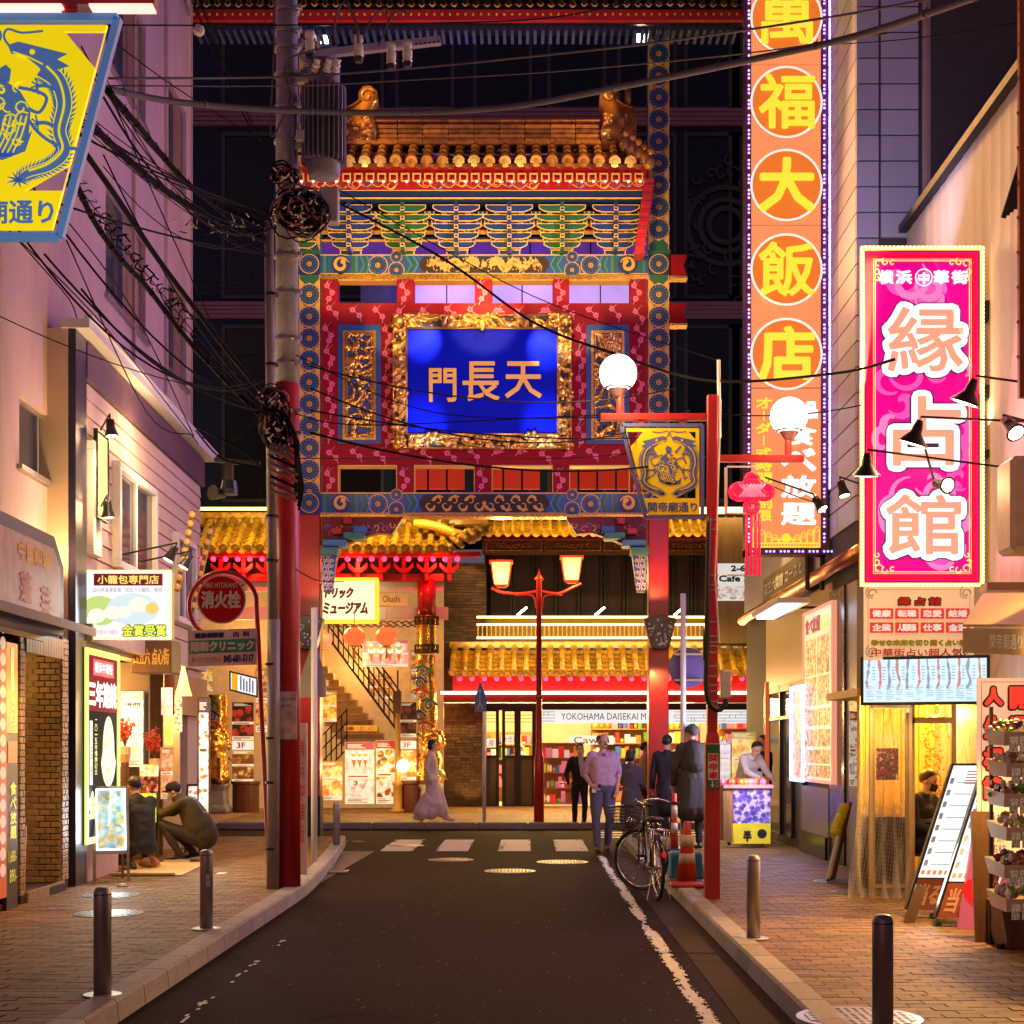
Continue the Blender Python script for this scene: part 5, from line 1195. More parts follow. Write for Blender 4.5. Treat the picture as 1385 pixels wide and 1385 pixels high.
for x0,x1,txt,yy in ((640,672,'お土産',1005),(678,702,'大世界',1000),(770,830,'Cawaii',1001),(815,860,'名物',1040)):
 f=FF(x0,yy+6,x1,yy-6,YF+1.2);m=MB();m.fb(f,0,0,f.W,f.H,-.02,0);tx(m,f,txt,f.W*.1,.03,f.W*.9,f.H-.03,.01,1);top('hanging_sign',m,[lit('hs_%d'%x0,C(250,240,215),.95),INKR if x0<700 else INKB],'hanging white market sign '+{640:'behind the left folding door',678:'behind the narrow middle folding door',770:'with thin lettering above the masked man',815:'behind the bob-haired woman'}[x0],'sign')
t=thing('plush_dog','white plush dog with black eyes standing behind the folding doors','toy',W(705,1020,38.5));m=MB();c=W(703,1012,38.4);m.ball(c,(.13,.1,.13),12);m.ball(c+V((.02,0,-.25)),(.19,.14,.2),12);m.ball(c+V((-.1,0,.12)),.05,8);m.ball(c+V((.1,0,.12)),.05,8);part('body',m,WHT,t,smooth=True);m=MB();m.ball(c+V((-.05,-.1,.02)),.02,6);m.ball(c+V((.05,-.1,.02)),.02,6);part('eye',m,INK,t)
for px in (650,700,760,820,930,990):lamp('POINT',(WX(px,38.5),38.3,2.45),60,(1,.74,.42),.2)
lamp('AREA',(WX(690,36),36.2,2.45),260,(1,.68,.34),sx=9,sy=.3,tgt=(WX(690,33),33.0,0))
lamp('AREA',(WX(860,36),34.8,2.6),300,(1,.72,.4),sx=6,sy=.3,tgt=(WX(860,30),30,0))  # both areas: added fill to brighten the pavement before the market
# dark brick pier
br=thing('brick_pier','dark long-brick pier between the red museum column and the folding doors','wall',W(627,1095,YF-.6))
f=FF(596,1094,657,763,YF-.6);m=MB();m.fb(f,0,0,f.W,f.H,-.8,-.02);part('core',m,BRKJ,br)
m=MB();b0=0;r_=0
while b0<f.H:
 a0=-(R.random()*.2);
 while a0<f.W:
  w=R.choice((.16,.2,.24));x0_,x1_=max(0,a0),min(f.W,a0+w-.012)
  if x1_-x0_>.02:m.fb(f,x0_,b0,x1_,b0+.062,-.03,R.uniform(0,.018))
  a0+=w
 b0+=.074;r_+=1
part('brickwork',m,DBRK,br,kind='stuff')
lamp('SPOT',W(640,1090,35.6),30,(1,.6,.2),.05,W(630,1000,YF),80);lamp('SPOT',W(632,748,35.6),25,(1,.6,.3),.05,W(630,860,YF),80)
# ---------------- trick museum building on the left
YM=34.5
tm_=thing('museum_building','museum building with yellow tiled eave, red brackets, open stair and gilded dragon columns','building',(-6,YM+2,.12))
ye=YM-1.5;tile_roof(tm_,WX(270,ye),WX(606,ye),16.4*ye/F,ye,WZ(744,ye),YM-.2,WZ(708,YM-.2)+.1,.09,GLAZE,7)
m=MB();fpx(m,262,700,660,710,YM-.2,-.3,.1);fpx(m,262,694,480,701,YM-.3,-.2,.1);part('roof_ridge',m,GLAZE,tm_)
m=MB()
m.tube([W(x,y,YM-1.2) for x,y in ((560,706),(590,712),(615,722),(640,728),(655,716),(662,710))],[.1,.11,.12,.13,.08,.03],8)
for i in range(7):p=W(616+i*5,722+R.uniform(-6,6),YM-1.3);m.ball(p,(.1,.1,.09),8)
part('hip_dragon',m,GLAZE,tm_,smooth=True)
for k in range(5):m=MB();m.tube([W(600+k*11,732-k*5,YM-1.2),W(600+k*11+14,744-k*6,YM-1.7)],.07,7);part('hip_tile',m,GLAZE,tm_,smooth=True)
m=MB();fpx(m,262,746,650,752,ye+.2,-.3,0);part('fascia',m,RED,tm_)
for i in range(22):p=W(272+i*16.5,756,ye+.15);piece('red_bulb',rb,tm_,loc=p)
for i in range(11):
 x=285+i*31;m=MB();f=FF(x,785,x+26,755,YM-.9);m.fb(f,f.W*.4,0,f.W*.6,f.H,-.2,0);m.prism(f,[(0,f.H*.8),(0,f.H*.6),(f.W*.3,f.H*.35),(f.W*.7,f.H*.35),(f.W,f.H*.6),(f.W,f.H*.8),(f.W*.7,f.H*.55),(f.W*.3,f.H*.55)][::-1],-.1,.05);part('bracket_arm',m,REDP,tm_)
m=MB();fpx(m,262,776,600,786,YM-.7,-.3,0);part('red_beam',m,REDP,tm_)
for px,e_ in ((330,60),(480,60),(590,40)):lamp('POINT',W(px,760,YM-1.3),e_,(1,.08,.06),.1)
m=MB();fpx(m,262,690,600,704,YM+.3,-.3,0);fpx(m,262,752,600,790,YM+.5,-.3,-.05);part('upper_wall',m,DKMET,tm_)
m=MB();fpx(m,262,787,600,800,YM-.5,-.1,0);fpx(m,262,821,606,838,YM-.5,-.1,0);part('white_band',m,WHT,tm_)
m=MB();fpx(m,262,800,600,1096,YM+1.2,-.1,0);part('rear_wall',m,mat('museum_wall',(.5,.27,.1),.6,e=.22,ec=(1,.6,.22),var=.3),tm_)  # rear wall glows of itself, warm interior light painted into its material
f=FF(509,818,551,802,YM-.3);m=MB();m.fb(f,0,0,f.W,f.H,-.1,0);tx(m,f,'Okashi',.15,.06,.55,f.H-.06,.01,1);part('shop_box_sign',m,[mat('tan_box',(.6,.3,.08),.5,e=.3,ec=(1,.5,.15)),INKB],tm_)
# column
def dragon_column(px,Y,ytop,lab,rp=13):
 t=thing('dragon_column',lab,'column',W(px,1096,Y));r_=rp*Y/F;bx=WX(px,Y)
 if ytop<800:
  m=MB();m.cyl(W(px,835,Y),W(px,ytop,Y),r_*.95,n=18);part('shaft',m,RED,t,smooth=True)
  m=MB();m.lathe(W(px,884,Y),[(r_*1.1,0),(r_*1.15,.05),(r_*1.05,.1),(r_*1.05,.75),(r_*1.15,.8),(r_*1.15,.86)],20);part('capital',m,GOLD,t,smooth=True)
  m=MB()
  for z in (840,878):
   for k in range(7):a=-pi/2+(k-3)*.45;c=V((bx+r_*1.14*math.cos(a),Y+r_*1.14*math.sin(a),WZ(z,Y)));f=Fr(c,(-math.sin(a),math.cos(a),0),(0,0,1),1,1);m.frame(f,-.08,-.1,.08,.1,.025,0,.02);m.fb(f,-.03,-.04,.04,-.015,0,.02)
  part('key_pattern',m,DGRND,t)
 m=MB();top_=886 if ytop<800 else ytop
 n,h=28,70;k0=len(m.v)
 for j in range(h+1):
  z=CH+(HY-1080)*Y/F+((HY-top_)-(HY-1080))*Y/F*j/h
  for i in range(n):
   a=2*pi*i/n;w=math.sin(a*1+z*3.2);d=.05*max(0,w)**.5 if w>0 else 0;d+=.03*abs(noise.noise(V((a*3,z*6,px))))*2;q_=r_*.85+d
   m.v.append(V((bx+q_*math.cos(a),Y+q_*math.sin(a),z)))
 for j in range(h):
  for i in range(n):m.f.append([k0+j*n+i,k0+j*n+(i+1)%n,k0+(j+1)*n+(i+1)%n,k0+(j+1)*n+i]);m.m.append(0)
 part('carved_shaft',m,GOLD,t,smooth=True)
 m=MB();z=1075;i=0
 while z>top_+10:
  a=-pi/2+R.uniform(-.8,.8);c=V((bx+r_*1.12*math.cos(a),Y+r_*1.12*math.sin(a),WZ(z,Y)));f=Fr(c,(-math.sin(a),math.cos(a),0),(0,0,1),1,1)
  mi=i%3;s_=R.choice((1,-1));m.rib(f,curl(0,0,.15,0,5.5,16,.7,s_),.075,0,3);m.rib(f,curl(0,0,.15,0,5.5,16,.7,s_),.045,.006,mi);m.rib(f,smooth([(-.2,.1),(0,.14),(.2,.02)]),.05,.003,mi);z-=15;i+=1
 part('cloud_painting',m,[mat('cloud_red',(.5,.05,.03),.4),mat('cloud_blue',(.03,.07,.3),.4),TEAL,WHT],t)
 return t
dragon_column(577,YM-.6,784,'gilded dragon column with red upper shaft right of the museum stair')
dragon_column(295,YM-.6,940,'gilded dragon column left of the posters, behind the squatting man')
# guardian lions
def lion(px,Y,y0,y1,lab):
 t=thing('guardian_lion',lab,'statue',W(px,1106,Y));k=Y/F;c=V((WX(px,Y),Y,.12));m=MB()
 m.lathe(c,[(.42,0),(.42,.12),(.34,.2),(.3,.5),(.36,.6),(.36,.66)],4,ax=(0,0,1));part('plinth',m,STONE,t,bev=.03)
 m=MB();z=.78;m.ball(c+V((0,0,z+.28)),(.28,.3,.42),16);m.ball(c+V((0,-.1,z+.8)),(.26,.26,.27),16)
 for s_ in (1,-1):m.ball(c+V((s_*.2,-.1,z+.05)),(.14,.26,.16),12);m.tube([c+V((s_*.15,-.22,z+.45)),c+V((s_*.15,-.3,z)),c+V((s_*.15,-.38,z-.06))],[.1,.07,.08],9);m.ball(c+V((s_*.2,-.05,z+1.02)),.06,8);m.ball(c+V((s_*.09,-.32,z+.88)),.05,8)
 m.ball(c+V((0,-.34,z+.76)),(.13,.1,.08),10);m.ball(c+V((0,-.3,z+.64)),(.12,.1,.05),10)
 for i in range(60):a=R.uniform(0,2*pi);b_=R.uniform(-.4,1.2);m.ball(c+V((.27*math.cos(a)*math.cos(b_),.1+.24*math.sin(a)*math.cos(b_),z+.8+.27*math.sin(b_))),.06,7)
 part('body',m,GOLD,t,smooth=True)
lion(583,33.2,1010,1106,'gold guardian lion statue in front of the right dragon column')
lion(293,33.0,1050,1115,'guardian lion statue on a stone plinth at the left dragon column')
lamp('SPOT',W(603,1080,32.6),40,(1,.65,.2),.05,W(585,1030,34),90);lamp('SPOT',W(545,1050,33),25,(1,.75,.35),.05,W(577,950,YM),80)
# yellow museum sign
f=FF(428,838,507,786,YM-1.0);s_=thing('museum_sign','glowing yellow sign with brushed katakana over the stair','sign',f.P(0,0))
m=MB();m.fb(f,0,0,f.W,f.H,-.2,0);part('face',m,lit('museum_face',C(255,248,200),1.15,True),s_);m=MB();m.frame(f,-.08,-.08,f.W+.08,f.H+.08,.08,-.2,.04);part('frame',m,lit('museum_rim',C(250,225,60),1.1),s_)
m=MB();tx(m,f,'トリック',f.W*.14,f.H*.55,f.W*.62,f.H*.84,.01,bold=.03,shear=.15);tx(m,f,'ミュージアム',f.W*.1,f.H*.14,f.W*.88,f.H*.46,.01,bold=.03,shear=.15);part('lettering',m,INKB,s_)
lamp('AREA',W(468,845,YM-1.2),26,(1,.85,.45),sx=1.2,sy=.2,tgt=W(468,1000,YM-1.6))
# stair with landing rails
st=thing('open_stair','wooden open stair with dark fretwork railing climbing to the left under the museum sign','stair',W(500,1000,YM))
for i in range(16):
 x0=520-i*7.5-8;y=1000-i*9;m=MB();f=FF(x0-50 if i<9 else x0,y+9,x0+14,y,YM+.3-i*.0)
 m.fb(f,0,0,f.W,f.H*.95,-.3-i*.02,0);m.fb(f,0,f.H*.7,f.W,f.H*.97,0,.05);part('step',m,WOOD,st)
for d in (0,26):
 m=MB();a=W(540+d*.2,980-d*.0+12,YM-.2);b_=W(444,868-6,YM-.2)
 m.bar(a,b_,.1,.05)
 for k in (.28,.52,.82,1.0):m.bar(a+V((0,0,k)),b_+V((0,0,k)),.035,.04)
 for i in range(15):t_=i/14;p=a.lerp(b_,t_);m.bar(p,p+V((0,0,1.0 if i%3==0 else .82)),.04 if i%3==0 else .025,.03)
 if d:break
 part('railing',m,DKMET,st)
m=MB()
for k in (0,.3,.6,.9):m.bar(W(432,1052,YM-.5)+V((0,0,k)),W(470,1012,YM-.5)+V((0,0,k)),.03,.03)
for i in range(6):p=W(434+i*7,1050-i*7.4,YM-.5);m.bar(p,p+V((0,0,.9)),.03,.03)
part('railing',m,DKMET,st)
f=FF(468,1038-54,508,1038-63,YM-.2);m=MB();f=FF(466,989,510,981,YM-.25);m.fb(f,0,0,f.W,f.H,-.05,0);tx(m,f,'● 上 C',f.W*.1,.02,f.W*.9,f.H-.02,.01,1);part('step_sign',m,[mat('step_yellow',(.7,.4,.04),.4,e=.3),INKR],st)
# red lanterns
def lantern(px,py,Y,lab,r_=15,col=(1,.16,.04)):
 t=thing('red_lantern',lab,'lantern',W(px,py,Y),'round red lanterns by the museum stair');k=Y/F;m=MB();c=W(px,py,Y)
 n,h=24,12;k0=len(m.v)
 for j in range(h+1):
  b_=-pi/2*.86+pi*.86*j/h
  for i in range(n):a=2*pi*i/n;q_=r_*k*math.cos(b_)*(1+.03*(i%2));m.v.append(c+V((q_*math.cos(a),q_*math.sin(a),r_*k*.86*math.sin(b_))))
 for j in range(h):
  for i in range(n):m.f.append([k0+j*n+i,k0+j*n+(i+1)%n,k0+(j+1)*n+(i+1)%n,k0+(j+1)*n+i]);m.m.append(0)
 part('lamp_shade',m,lit('lantern_%d'%px,col,1.0),t);m=MB()
 m.lathe(c+V((0,0,r_*k*.8)),[(.09,0),(.09,.05)],12);m.lathe(c-V((0,0,r_*k*.8+.05)),[(.09,0),(.09,.05)],12);m.tube([c+V((0,0,r_*k)),c+V((0,0,r_*k+.35))],.008,5);m.tube([c-V((0,0,r_*k)),c-V((0,0,r_*k+.25))],[.015,.035],7);part('fitting',m,GOLDP,t)
lantern(479.5,861,YM-1.4,'round red paper lantern, the left one of the pair before the ice cream poster');lantern(523,861,YM-1.4,'round red paper lantern, the right one of the pair before the ice cream poster')
lantern(436,865,YM-.8,'round orange-red lantern half hidden behind the red gate column',13,(1,.25,.1))
t_,f_=poster('large_poster','large poster of three ice cream cones on pink behind the lanterns',490,866,552,902,YM-.4,[C(240,150,130),C(250,220,190),C(220,120,90)],4,.9,C(240,160,150))
t2_,f2_=poster('ice_cream_poster','pink poster with ice cream cones under the stair, left of the street lamp column',467,1004,506,1087,YM-1.1,[C(235,110,110),C(250,230,215),C(240,150,150)],3.2,.85,C(245,215,205),WHT,[('3',478,1062,484,1056,False)])
poster('art_poster','poster with black cat figures on white beside the ice cream poster',509,1002,534,1087,YM-1.1,[C(230,60,50),C(30,25,25),C(245,200,60),C(240,225,210)],5,.8,C(242,225,210),WHT,[('大世界',511,1008,531,1003,False)],INKR)
def cones(f,n,x0,dx,y0,h):
 m=MB()
 for i in range(n):x=f.W*(x0+dx*i);m.flat(f,[(x-.25*h,y0+h),(x,y0),(x+.25*h,y0+h)],.012,0);[m.disc(f,x+R.uniform(-.03,.03)*h,y0+h*(1.05+.22*j),h*(.3-.07*j),.014+.001*j,12,1+j%2) for j in range(4)]
 return m
CN=[mat('cone_brown',C(200,120,40),.5,e=.4),mat('cream_pink',C(255,235,225),.5,e=.7),mat('cream_green',C(170,190,90),.5,e=.5)]
part('cone_picture',cones(f_,4,.2,.2,f_.H*.15,.28),CN,t_);part('cone_picture',cones(f2_,3,.3,.2,f2_.H*.58,.24),CN,t2_)
poster('floor_poster','dark poster with a diamond emblem at the foot of the right dragon column, upper one',541,950,563,997,YM-1.0,[C(40,20,15),C(120,60,40),C(60,25,20)],5,.5,C(45,22,18),None)
poster('floor_sign','white strip sign reading 3F between two dark posters',541,1002,563,1013,YM-1.0,None,5,.9,C(250,235,215),None,[('3F',545,1011,555,1004,False)],INKR)
poster('floor_poster','orange dish poster below the 3F strip sign',541,1014,563,1055,YM-1.0,[C(235,140,60),C(250,210,120),C(120,40,20)],5,.9,C(220,120,60))
for i,(x0,y0,x1,y1,l,cc) in enumerate(((346,905,364,990,'tall warm poster just left of the red hoop pole',(240,170,80)),(384,1000,402,1085,'red poster low behind the utility pole',(200,60,40)),(268,905,288,935,'small lit picture above the far dragon column',(250,210,120)),(556,880,563,945,'narrow lit strip sign left of the dragon column',(250,190,90)),(500,915,530,945,'wide amber picture on the wall under the ice cream poster',(230,150,70)))):poster('wall_poster',l,x0,y0,x1,y1,YM-.2,[C(*cc),C(cc[0]//2,cc[1]//3,20),C(250,235,200)],6,.7,C(*cc),GOLDP)
m=MB();f=FF(445,850,565,838,YM-.55)
for i in range(24):m.rib(f,curl(.05+i*f.W/24,f.H/2,.085,i%2*pi,i%2*pi+5,12,.7),.028,.01+.0004*i)
part('scroll_frieze',m,INKB,tm_)
poster('dancer_poster','dark poster of a dancer in red at the far left museum wall',314,950,343,1001,YM-1.0,[C(60,20,15),C(200,60,40),C(90,40,25)],5,.55,C(50,22,18),None,[('3F',321,1012,331,1004,False)],INKR)
poster('floor_sign','white strip sign reading 3F under the dancer poster',314,1002,343,1014,YM-1.0,None,5,.9,C(250,235,215),None,[('3F',320,1012,332,1004,False)],INKR)
poster('fireworks_poster','poster with a yellow starburst under the far left 3F strip',314,1015,343,1058,YM-1.0,[C(240,210,110),C(120,60,20),C(230,160,60)],6,.8,C(120,60,25))
poster('dish_sign','yellow and orange pancake poster behind the lower left gate column',434,1030,463,1082,YM-1.6,[C(245,190,70),C(240,120,40),C(250,235,180)],4,.95,C(250,220,140),GOLDP)
poster('dish_sign','small yellow food sign hung by the stair foot',434,935,455,976,YM-1.6,[C(245,190,70),C(200,80,30),C(250,235,180)],5,.95,C(250,200,70),GOLDP)
for px,lab in ((329,'brown round ticket counter below the fireworks poster'),(556,'brown round ticket counter behind the ochre lamp post')):
 m=MB();c=V((WX(px,YM-1.3),YM-1.0,.12));m.lathe(c,[(.3,0),(.3,.62),(.33,.65),(.33,.7)],20);top('counter',m,mat('counter_%d'%px,(.12,.035,.015),.35),lab,'counter',smooth=False)
for p,e_ in ((W(330,860,YM+.4),45),(W(480,900,YM+.5),60),(W(400,960,YM+.3),30),(W(500,1030,YM-2.6),50),(W(560,1040,YM-2.8),34),(W(350,1000,32),50)):lamp('POINT',p,e_,(1,.72,.38),.15)
t=thing('ochre_lamp_post','slim ochre painted post with hanging brown lamp before the museum','lamp post',(WX(538,33.2),33.2,.12));m=MB();c=V((WX(538,33.2),33.2,.12));m.lathe(c,[(.16,0),(.16,.06),(.1,.1),(.1,.6),(.13,.64),(.07,.7),(.06,2.6)],14);part('pole',m,mat('ochre_paint',(.5,.26,.04),.45),t,smooth=True)
m=MB();m.box(c.x-.1,33.1,2.35,c.x+.08,33.3,2.85);m.cyl(c+V((0,0,2.7)),c+V((0,0,3.2)),.02);part('lamp_box',m,WOODD,t,bev=.02)
m=MB();m.ball(W(545,1036,33.0),.14,12);top('globe_light',m,L_WARM,'small bright globe light beside the ochre post','lamp',smooth=True)
# cafe sign
f=FF(970,812,1023,762,YF-1.9);c_=thing('cafe_sign','white cafe sign with dessert photos and floor numbers left of the tall orange sign','sign',f.P(0,0));m=MB();m.fb(f,0,0,f.W,f.H,-.1,0);part('board',m,lit('cafe_white',C(235,230,222),.85),c_)
m=MB();tx(m,f,'2-6F',f.W*.35,f.H*.78,f.W*.85,f.H*.95,.006,bold=.02);tx(m,f,'Cafe 34',f.W*.04,f.H*.5,f.W*.97,f.H*.68,.006,bold=.02);part('lettering',m,INK,c_)
m=MB();m.fb(f,0,f.H*.03,f.W*.97,f.H*.38,.002,.006);part('photo',m,prt('dessert_print',[C(230,110,130),C(240,235,230),C(70,120,130),C(180,60,40)],5,.8,C(240,235,230)),c_)
m=MB();fpx(m,965,700,1100,870,YF-1.5,-.3,0);top('side_block_wall',m,WOODD,'dark wall behind the cafe sign at the right end of the junction','wall')
# twin-lantern street lamp on the far pavement
c=V((WX(729,28.9),28.9,.12));t=thing('lantern_lamp_post','dark red post with two yellow glass lanterns on curved arms at the junction','street lamp',c)
m=MB();zt=WZ(785,28.9);m.lathe(c,[(.1,0),(.1,1.25),(.075,1.32),(.06,1.5),(.055,zt-.12),(.1,zt-.1),(.03,zt),(.0,zt+.12)],10);m.cyl(W(729,945,28.9),W(729,941,28.9),.09,n=12);part('pole',m,REDP,t,smooth=True)
for s_,py in ((-1,775),(1,769)):
 px=729+s_*(51 if s_<0 else 44);m=MB();m.tube(smooth([tuple(W(729,799,28.9)),tuple(W(729+s_*25,803,28.9)),tuple(W(px,py+26,28.9)),tuple(W(px+s_*13,py+20,28.9))]),.03,7);m.tube(smooth([tuple(W(729+s_*4,822,28.9)),tuple(W(729+s_*8,806,28.9)),tuple(W(729+s_*32,805,28.9))]),.015,6);part('arm',m,REDP,t)
 m=MB();k=28.9/F;f0=W(px,py+16,28.9)
 def sq(cz,w):return [f0+V((a*w,b_*w,cz)) for a,b_ in ((-1,-1),(1,-1),(1,1),(-1,1))]
 m.hexa(sq(0,.13)+sq(.42,.19));la=part('lamp_shade',m,lit('lantern_glass',C(255,225,120),1.3,True) if not bpy.data.materials.get('lantern_glass') else bpy.data.materials['lantern_glass'],t)
 m=MB();m.hexa(sq(.422,.23)+sq(.46,.23));m.hexa(sq(.461,.16)+sq(.5,.06));m.hexa(sq(-.06,.08)+sq(-.002,.14))
 for a,b_ in ((-1,-1),(1,-1),(1,1),(-1,1)):m.bar(f0+V((a*.135,b_*.135,0)),f0+V((a*.195,b_*.195,.42)),.02,.02)
 part('lantern_frame',m,REDP,t);lamp('POINT',f0+V((0,-.4,.1)),65,(1,.75,.3),.15)
 # pedestrian crossing sign on white post
c=V((WX(655,28.75),28.75,.12));t=thing('crossing_sign','narrow blue pentagon crossing sign seen edge-on on a white post','road sign',c);m=MB();m.cyl(c,W(655,962,28.75),.035,n=10);part('pole',m,WHT,t,smooth=True)
f=FF(642,963,658,923,28.68);f=Fr(f.o,V((.5,-.87,0)),f.v,f.W*2,f.H);m=MB();m.prism(f,[(0,0),(f.W,0),(f.W,f.H*.45),(f.W/2,f.H),(0,f.H*.45)],-.02,0);part('sign_plate',m,mat('sign_blue',C(20,70,160),.4,e=.1),t)
m=MB();m.rib(f,[(f.W*.5,f.H*.62),(f.W*.5,f.H*.35),(f.W*.32,f.H*.1)],.05,.004);m.rib(f,[(f.W*.5,f.H*.35),(f.W*.7,f.H*.1)],.05,.005);m.disc(f,f.W*.5,f.H*.7,.04,.004,10);part('walking_figure',m,WHT,t)
# ================================================================ right side
rb_=thing('panelled_building','tall mauve-grey building clad in horizontal panels behind the big orange sign','building',(5,20,0))
YP=RY(1158)
PAN=mat('cladding_grey',(.5,.48,.66),.4,.2,var=.06,sc=1,rnd=.14)
m=MB();m.box(RX+.03,YP+.03,0,9,27,15);part('wall',m,mat('joint_dark',(.06,.045,.06),.7),rb_)
zz=WZ(322,YP);step=34.8*YP/F
for k in range(-11,12):
 z0=zz+k*step;
 if z0>14.5:break
 m=MB();m.box(RX+.004,YP,z0+.01,RX+.27,YP+.05,z0+step-.01);part('cladding_panel',m,PAN,rb_)
 if k>=0:m=MB();m.box(RX+.3,YP,z0+.01,WX(1242,YP),YP+.05,z0+step-.01);part('cladding_panel',m,PAN,rb_)
 for j in range(2):
  ya=YP+.06+j*1.02;yb=ya+1.0 if j==0 else ya+.98
  if j==1 and ya<YP+2.1 and (WZ(1.0,1) and 3.0<z0<13.6) and k%7!=0 and ya>YP+.9:yb=ya+.62
  m=MB();m.box(RX,ya,z0+.01,RX+.05,yb,z0+step-.01);part('cladding_panel',m,PAN,rb_)
m=MB()
for z0 in (4.9,8.2,11.5):m.box(RX-.02,YP+1.75,z0,RX+.06,YP+2.9,z0+2.3)
part('window',m,mat('window_pale',(.5,.42,.4),.3),rb_)
m=MB();m.box(RX-.01,YP+2.06,3.9,RX+.04,27,15);part('side_wall',m,PAN,rb_)
m=MB();x0,x1=WX(1243,YP),WX(1278,YP);m.cyl(((x0+x1)/2-.06,YP+.15,0),((x0+x1)/2-.06,YP+.15,15),.13,n=16);m.box(x0,YP+.12,0,x1+.1,YP+.4,15);part('pilaster',m,mat('pilaster_mauve',(.42,.27,.3),.45),rb_)
m=MB();m.box(x1+.12,YP+.05,0,x1+.62,YP+.3,15);m.box(x1+.64,YP+.05,0,9,YP+.3,15);part('rear_wall',m,mat('dusk_wall',(.2,.16,.3),.6),rb_)
# cream corrugated wall
XC=4.56;cw_=thing('corrugated_building','low building with a cream corrugated side wall behind the magenta sign','building',(5,15,0))
m=MB();ycs=[YP-.02-(YP-9)*i/90 for i in range(91)]
for i in range(90):
 d=.006 if i%3==0 else 0;m.quad((XC-d,ycs[i],0),(XC-(.006 if (i+1)%3==0 else 0),ycs[i+1],0),(XC-(.006 if (i+1)%3==0 else 0),ycs[i+1],7.8),(XC-d,ycs[i],7.8))
m.quad((XC,YP-.02,0),(9,YP-.02,0),(9,YP-.02,7.8),(XC,YP-.02,7.8));part('wall',m,mat('cream_siding',(.5,.42,.4),.45,var=.08,sc=4,bump=.15,bs=20),cw_)
m=MB();m.box(XC-.1,8,7.79,9,YP-.01,7.88);part('roof_edge',m,DKMET,cw_)
m=MB();m.box(4.05,14.8,2.66,9,YP-.05,2.78);part('canopy',m,mat('tan_board',(.5,.33,.16),.5),cw_)
# --- restaurant front with glass
rs_=thing('restaurant','glass-fronted restaurant with copper pipe gutter and dark granite piers on the right','shop',(RX+.3,21,.12))
def rbox(mb,x0,x1,z0,z1,c0,c1,mi=0):a,b=RY(x0),RY(x1);mb.box(RX-c1,b,z0,RX-c0,a,z1,mi)
m=MB();rbox(m,1090,1126.5,.12,1.05,-.3,.06);part('granite_pier',m,GRAN,rs_)
m=MB();rbox(m,1090,1126,.12,.42,.0,.1);part('granite_base',m,mat('black_granite',(.02,.02,.022),.2,var=.4,sc=60),rs_)
m=MB();rbox(m,1126.5,1147,.12,3.6,-.3,.05);part('dark_pier',m,mat('pier_black',(.015,.013,.015),.25),rs_)
m=MB();rbox(m,1147,1161,.12,3.6,-.3,.02);part('stone_pier',m,GRAN,rs_)
m=MB();rbox(m,1036,1126,2.55,3.75,-.3,.0);part('upper_panel',m,mat('bronze_panel',(.32,.2,.1),.35,.4,var=.2),rs_)
m=MB();p=[(RX-.12,y,3.86) for y in (26.5,24,21,18.8,YP-.9)];m.tube(p,.09,12);part('copper_pipe',m,mat('copper',(.6,.25,.12),.3,.85,var=.2),rs_,smooth=True)
m=MB()
for px in (1037,1058,1074,1089):a=RY(px);m.box(RX-.05,a-.06,.12,RX+.02,a,2.55)
a0,a1=RY(1089),RY(1037);m.box(RX-.05,a0,.12,RX+.04,a1,.24);m.box(RX-.05,a0,2.45,RX+.04,a1,2.56);m.box(RX-.05,a0,2.02,RX+.02,a1,2.07);part('window_frame',m,DKMET,rs_)
m=MB();m.quad((RX,a0,.24),(RX,a1,.24),(RX,a1,2.45),(RX,a0,2.45))
gl=bpy.data.materials.new('shop_glass');gl.use_nodes=True;gb_=gl.node_tree.nodes['Principled BSDF'];gb_.inputs['Base Color'].default_value=(.5,.55,.5,1);gb_.inputs['Roughness'].default_value=.03;gb_.inputs['Alpha'].default_value=.35;part('glass',m,gl,rs_)
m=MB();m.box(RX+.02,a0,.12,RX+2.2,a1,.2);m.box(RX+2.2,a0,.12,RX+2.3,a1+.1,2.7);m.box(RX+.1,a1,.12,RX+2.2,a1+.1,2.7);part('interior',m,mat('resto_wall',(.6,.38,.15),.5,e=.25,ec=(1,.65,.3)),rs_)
lamp('POINT',(RX+1.1,(a0+a1)/2,2.2),50,(1,.75,.4),.15)
t=thing('dining_table','small table with dishes inside the restaurant window','table',(RX+.6,22.5,.2));m=MB();m.box(RX+.3,22.1,.85,RX+.95,23,.9);m.cyl((RX+.6,22.5,.2),(RX+.6,22.5,.85),.05);part('top',m,WOOD,t);m=MB()
for i in range(8):m.lathe((RX+.4+.12*(i%4),22.3+.4*(i//4),.9),[(.04,0),(.06,.04)],10,i%3)
part('dishes',m,[PR[3],PR[0],PR[2]],t)
